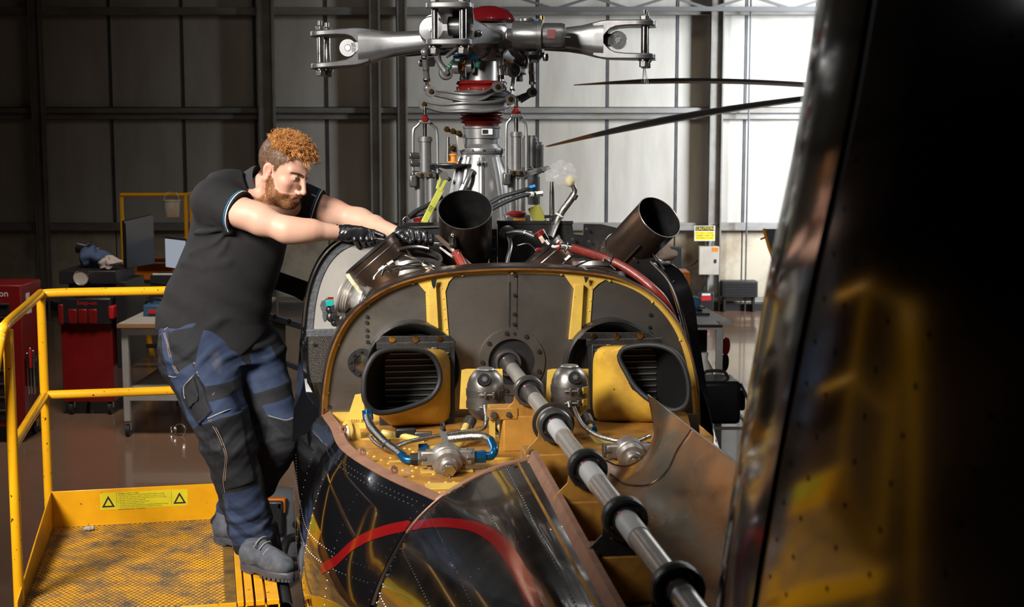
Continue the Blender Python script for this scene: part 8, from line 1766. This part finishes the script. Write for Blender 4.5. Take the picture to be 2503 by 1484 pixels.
# ---- rotor head
HB_ = BG; hc0 = V3((GA, BG, 0)); HZ = gz(95)
hub_ = lz([(0, 62), (60, 62), (68, 72), (70, 92), (66, 118), (58, 130), (46, 138), (40, 150)], M_silver, 'rotor_hub', heli, 48, 'silver rotor hub with red dome and four blade grips', ang=40)
def RP(r, s, z, al, droop=0.0):
    e = V3((math.cos(al), math.sin(al), 0)); sv = V3((math.sin(al), -math.cos(al), 0)); return hc0 + e * r + sv * s + V3((0, 0, HZ + z - droop * r))
M_grip = mat('grip_shaded_silver', (0.17, 0.17, 0.172), 0.34, 0.72, (0.12, 0.118, 0.116), 10, rvar=0.08)  # silver darkened in colour for the weaker light on the grips
def grip(al, droop, lbl, dz=0.0):
    f = lambda r, s, z: RP(r, s, z + dz, al, droop); M_silver = M_grip; DO = 0.135
    # tapered body, rounded box sections
    def sect(r, w_, h, zc=0.0, q=4):
        out = []
        for k in range(20):
            t = 2 * math.pi * k / 20; c_, s_ = math.cos(t), math.sin(t); kk = (abs(c_) ** q + abs(s_) ** q) ** (-1 / q); out.append(f(r, c_ * kk * w_ / 2, zc + s_ * kk * h / 2))
        return out
    g = MB().loft([sect(0.10, 0.10, 0.085), sect(0.16, 0.105, 0.085), sect(0.26, 0.09, 0.090), sect(0.36, 0.088, 0.100), sect(0.42, 0.098, 0.116, 0, 5), sect(0.47, 0.112, 0.140, 0, 6), sect(0.51, 0.122, 0.154, 0, 8)]).build('blade_grip', M_silver, heli, ang=40, label=lbl)
    # fork: upper and lower plate flaring out of the body, rounded tip
    for sz in (-1, 1):
        secs = []
        for r, wd, zi, *zo in ((0.465, 0.100, 0.0, 0.066), (0.50, 0.116, 0.0, 0.0745), (0.518, 0.122, 0.022, 0.0765), (0.535, 0.128, 0.040, 0.0775), (0.56, 0.137, 0.050), (0.60, 0.154, 0.054), (0.64, 0.170, 0.055), (0.675, 0.176, 0.055), (0.70, 0.165, 0.055), (0.712, 0.140, 0.055), (0.718, 0.105, 0.055)):
            secs.append([f(r, -wd / 2, sz * zi), f(r, wd / 2, sz * zi), f(r, wd / 2, sz * (zo[0] if zo else 0.0775)), f(r, -wd / 2, sz * (zo[0] if zo else 0.0775))])
        MB().loft(secs).build('fork_plate', M_silver, g, bevel=0.004)
    for s in (-0.052, 0.052):
        bt = MB().tube([f(0.675, s, -0.11), f(0.675, s, 0.095)], 0.0135, 18).build('blade_bolt', M_steel, g)
        for z, h in ((0.087, 0.018), (-0.094, 0.03)): p = f(0.675, s, z); MB().hexnut(p, (0, 0, 1), 0.021, h).build('bolt_nut', M_dsteel, bt, bevel=0.002)
        MB().cyl(f(0.675, s, 0.10), f(0.675, s, 0.118), 0.010, n=12).build('bolt_end', M_dsteel, bt); MB().cyl(f(0.675, s, -0.085), f(0.675, s, -0.078), 0.024, n=20).build('washer', M_steel, bt)
    # inner lug with hole between the plates
    MB().lathe([(0.014, -0.022), (0.036, -0.022), (0.036, 0.022), (0.014, 0.022)], f(0.565, 0.0, 0.0), f(0.565, 1, 0) - f(0.565, 0, 0), 26, closed=True).build('lug_eye', M_silver, g); MB().boxc((0, 0, 0), (0.07, 0.044, 0.05), frame(f(0.52, 0, 0), f(1, 0, 0) - f(0, 0, 0), f(0, 1, 0) - f(0, 0, 0))).build('lug_web', M_silver, g, bevel=0.006)
    MB().cyl(f(0.565, -0.024, 0), f(0.565, 0.024, 0), 0.012, n=16).build('lug_pin', M_dsteel, g)
    MB().sphere(f(0.30, 0.040, 0.012), (0.020, 0.020, 0.012), 14, 10).build('casting_boss', M_silver, g)
    # damper on the trailing side
    d = MB().lathe([(0.0, -0.02), (0.02, -0.02), (0.028, 0.0), (0.055, 0.004), (0.060, 0.012), (0.060, 0.105), (0.066, 0.107), (0.066, 0.125), (0.052, 0.128), (0.052, 0.20), (0.046, 0.215), (0.0, 0.218)], f(0.15, DO, 0.005), f(1, DO, 0) - f(0, DO, 0), 40).build('lag_damper', M_silver, g)
    for r, z in ((0.21, 0.06), (0.23, -0.058)): MB().cyl(f(r, DO, z), f(r, DO, z * 1.25), 0.032, n=22).build('damper_boss', M_silver, d, bevel=0.003)
    MB().cyl(f(0.27, DO, 0.06), f(0.27, DO, 0.085), 0.009, n=10).build('bleed_screw', M_gold, d); MB().hexnut(f(0.255, DO, 0.066), (0, 0, 1), 0.010, 0.012).build('blue_union', M_anod, d); MB().lathe([(0, -0.03), (0.010, -0.028), (0.014, -0.01), (0.010, 0.0)], f(0.285, DO, -0.065), (0, 0, 1), 14).build('grease_cup', M_steel, d)
    MB().boxc((0, 0, 0), (0.032, 0.002, 0.036), frame(f(0.315, DO + 0.0525, 0.01), f(1, 0, 0) - f(0, 0, 0), f(0, 1, 0) - f(0, 0, 0))).build('red_placard', M_redboot, d)
    MB().cyl(f(0.368, DO, 0.0), f(0.385, DO, 0.0), 0.005, n=8).build('damper_tip', M_dsteel, d)
    # pitch horn
    MB().prism([f(0.20, 0.05, -0.05), f(0.27, 0.05, -0.05), f(0.25, 0.10, -0.085), f(0.22, 0.10, -0.085)], (0, 0, -0.016)).build('pitch_horn', M_silver, g, bevel=0.003)
    return g
A0 = math.radians(-9) - PSI
grip(A0, 0.02, 'right blade grip with lock wire hanging from its bolt', 0.0); grip(A0 - math.pi / 2, 0.0, 'front blade grip pointing at the viewer', 0.01)
grip(A0 + math.pi, 0.075, 'left blade grip drooping away to the left', 0.01); grip(A0 + math.pi / 2, 0.06, 'rear blade grip mostly hidden behind the hub')
lz([(0, 15), (20, 16), (44, 24), (58, 38), (64, 50), (60, 56), (0, 56)], M_reddome, 'hub_dome', hub_, 44, 'glossy dark red dome cap on the rotor hub', ang=60).location = (hb(1195, 40, BG).x - GA, 0.0, 0.0)
for k in range(8): a = k * 0.785; MB().sphere(V3((hb(1195, 40, BG).x, BG, gz(49))) + V3((math.cos(a), math.sin(a), 0)) * 60 * S_, 0.006, 10, 6).build('dome_screw', M_steel, hub_)
lz([(0, 70), (44, 70), (44, 60), (0, 60)], M_dsteel, 'dome_base', hub_)
MB().lathe([(0.010, -0.03), (0.024, -0.03), (0.024, 0.03), (0.010, 0.03)], hb(1214, 88, BG - 0.16), (0.2, -1, 0), 24, closed=True).build('hinge_eye', M_silver, hub_)
MB().prism([hb(1148, 42, 0.30), hb(1162, 48, 0.34), hb(1205, 72, 0.52), hb(1226, 80, 0.60), hb(1230, 95, 0.60), hb(1214, 105, 0.56), hb(1150, 112, 0.30)], (0.0, 0.035, 0)).build('hinge_web', M_grip, hub_, bevel=0.006); MB().sphere(hb(1170, 82, 0.355), (0.014, 0.012, 0.014), 12, 8).build('casting_boss', M_grip, hub_)
# droop springs, levers under the hub
for (x, y, b) in ((1090, 178, BG - 0.08), (1255, 172, BG - 0.12)):
    w1 = MB().lathe([(0, -0.014), (0.026, -0.014), (0.03, 0), (0.026, 0.014), (0.012, 0.016), (0, 0.016)], hb(x, y, b), FW, 26).build('droop_stop', M_silver, hub_); bolt(hb(x, y, b) + V3((0, -0.016, 0)), FW, 0.010, w1, M_dsteel)
for L in (((1068, 135), (1075, 155), (1090, 176)), ((1262, 130), (1268, 150), (1258, 168)), ((1268, 125), (1285, 145), (1282, 165))): MB().tube(smooth_path([hb(x, y, BG - 0.09) for x, y in L], 4), [0.016, 0.015, 0.014, 0.013, 0.013, 0.014, 0.015, 0.016, 0.018], 10).build('droop_lever', M_silver, hub_)
def spring(p, q, b, col):
    A, B_ = hb(*p, b), hb(*q, b); t = (B_ - A); u, w_ = ring_frame(t); n = 60; return MB().tube([A + t * (i / n) + (u * math.cos(i * 1.15) + w_ * math.sin(i * 1.15)) * 0.010 for i in range(n + 1)], 0.0024, 5).build('coil_spring', col, hub_)
M_green = mat('green_spring', (0.03, 0.16, 0.10), 0.4); spring((1090, 172), (1112, 148), BG - 0.09, M_green); spring((1165, 165), (1172, 142), BG - 0.10, M_green); 
for (p, q) in (((1128, 172), (1140, 150)), ((1236, 150), (1248, 162))): MB().cyl(hb(*p, BG - 0.08), hb(*q, BG - 0.08), 0.008).build('amber_bumper', M_orange2, hub_)
for (x, y) in ((1118, 165), (1150, 162)): MB().lathe([(0.008, -0.012), (0.026, -0.012), (0.026, 0.012), (0.008, 0.012)], hb(x, y, BG - 0.09), (1, -0.5, 0), 22, closed=True).build('roller', M_silver, hub_)
for (x0, x1, y) in ((1108, 1135, 138), (1148, 1165, 140), (1120, 1128, 128)): MB().cyl(hb(x0, y, BG - 0.13), hb(x1, y, BG - 0.13), 0.010, n=10).build('blue_union', M_anod, hub_)
hose('black_hose', [hb(1165, 140, BG - 0.13), hb(1180, 138, BG - 0.13), hb(1192, 128, BG - 0.12), hb(1196, 115, BG - 0.1)], 0.007, M_rubber)
# lock wire hanging from the right grip
m = MB(); base = RP(0.675, 0.052, -0.11, A0, 0.02)
for k in range(5): m.tube(smooth_path([base + V3((0.002 * k - 0.004, -0.004, 0)), base + V3((-0.006 + 0.004 * k, -0.004, -0.035)), base + V3((-0.012 + 0.007 * k, -0.006, -0.062)), base + V3((0.002, -0.004, -0.066))], 4), 0.0011, 5)
m.build('lock_wire', M_dsteel, heli, kind='stuff')

# ---- tail fin, close to the camera on the right
FT = [ha(2185, -900, 0.0), ha(2110, -430, 0.0), ha(2052, -60, 0.0), ha(1995, 300, 0.0), ha(1925, 640, 0.0), ha(1860, 1000, 0.0), ha(1808, 1330, 0.0), ha(1775, 1640, 0.0)]
M_fin = mat('fin_gloss_black', (0.005, 0.0045, 0.0045), 0.10, 0, bump=0.05, bscale=3.5, coat=0.2, spec=0.35); M_fin.node_tree.nodes['Principled BSDF'].inputs['Coat Roughness'].default_value = 0.08
def fin_sec(p):
    prof = [(0.0, 0.0), (0.010, -0.004), (0.022, -0.016), (0.034, -0.040), (0.045, -0.075), (0.055, -0.12), (0.068, -0.20), (0.082, -0.35), (0.088, -0.55), (0.080, -0.85), (0.05, -1.15)]
    return [V3((p.x - s, p.y + b, p.z)) for s, b in prof]
fs_ = [fin_sec(p) for p in FT]; G2 = patch(fs_, 40, 42)
le = MB().grid([r[:13] for r in G2], 0.003).build('fin_leading_edge', M_fin, heli, ang=60, label='gloss black leading edge of the tail fin, right foreground')
fsn = MB().grid([r[13:] for r in G2], 0.003).build('fin_skin', M_fin, heli, ang=60, label='gloss black side of the tail fin filling the right foreground')
fin_r = MB().grid([[V3((-p.x + 2 * FT[0].x * 0, p.y, p.z)) for p in r] for r in G2], 0.003).build('fin_skin', M_fin, heli, ang=60, label='far side of the tail fin')
tp_ = fin_sec(FT[0]); MB().prism([(p.x, p.y, p.z) for p in tp_] + [(-p.x, p.y, p.z) for p in tp_[:0:-1]], (0, 0, 0.012)).build('fin_tip', M_fin, heli, bevel=0.004)
m = MB()
for u in (0.36, 0.42, 0.52, 0.60, 0.72, 0.85): rivline(m, G2, [(u, 0.03), (u, 0.97)], 0.055, 0.006)
m.build('fin_rivets', mat('dull_black_rivet', (0.004, 0.004, 0.004), 0.9, spec=0.1), fsn, kind='stuff')
MB().grid([[r[12] + V3((0.0015, 0, 0)) for r in G2], [r[13] + V3((0.0015, 0, 0)) for r in G2]], 0.002).build('fin_seam', M_matblack, heli)
# boom end and fin root carrying the fin
MB().grid(patch([BM[-1], sec(-3.6, [(-0.105, 1.60), (-0.15, 1.56), (-0.19, 1.51), (-0.22, 1.45), (-0.25, 1.37), (-0.27, 1.27), (-0.27, 1.17), (-0.24, 1.07), (-0.17, 1.0)]), sec(-4.4, [(-0.09, 1.62), (-0.13, 1.57), (-0.16, 1.51), (-0.18, 1.45), (-0.20, 1.37), (-0.21, 1.28), (-0.2, 1.2), (-0.18, 1.12), (-0.12, 1.06)])], 26, 16), 0.003).build('boom_skin', M_gloss, heli, ang=60)
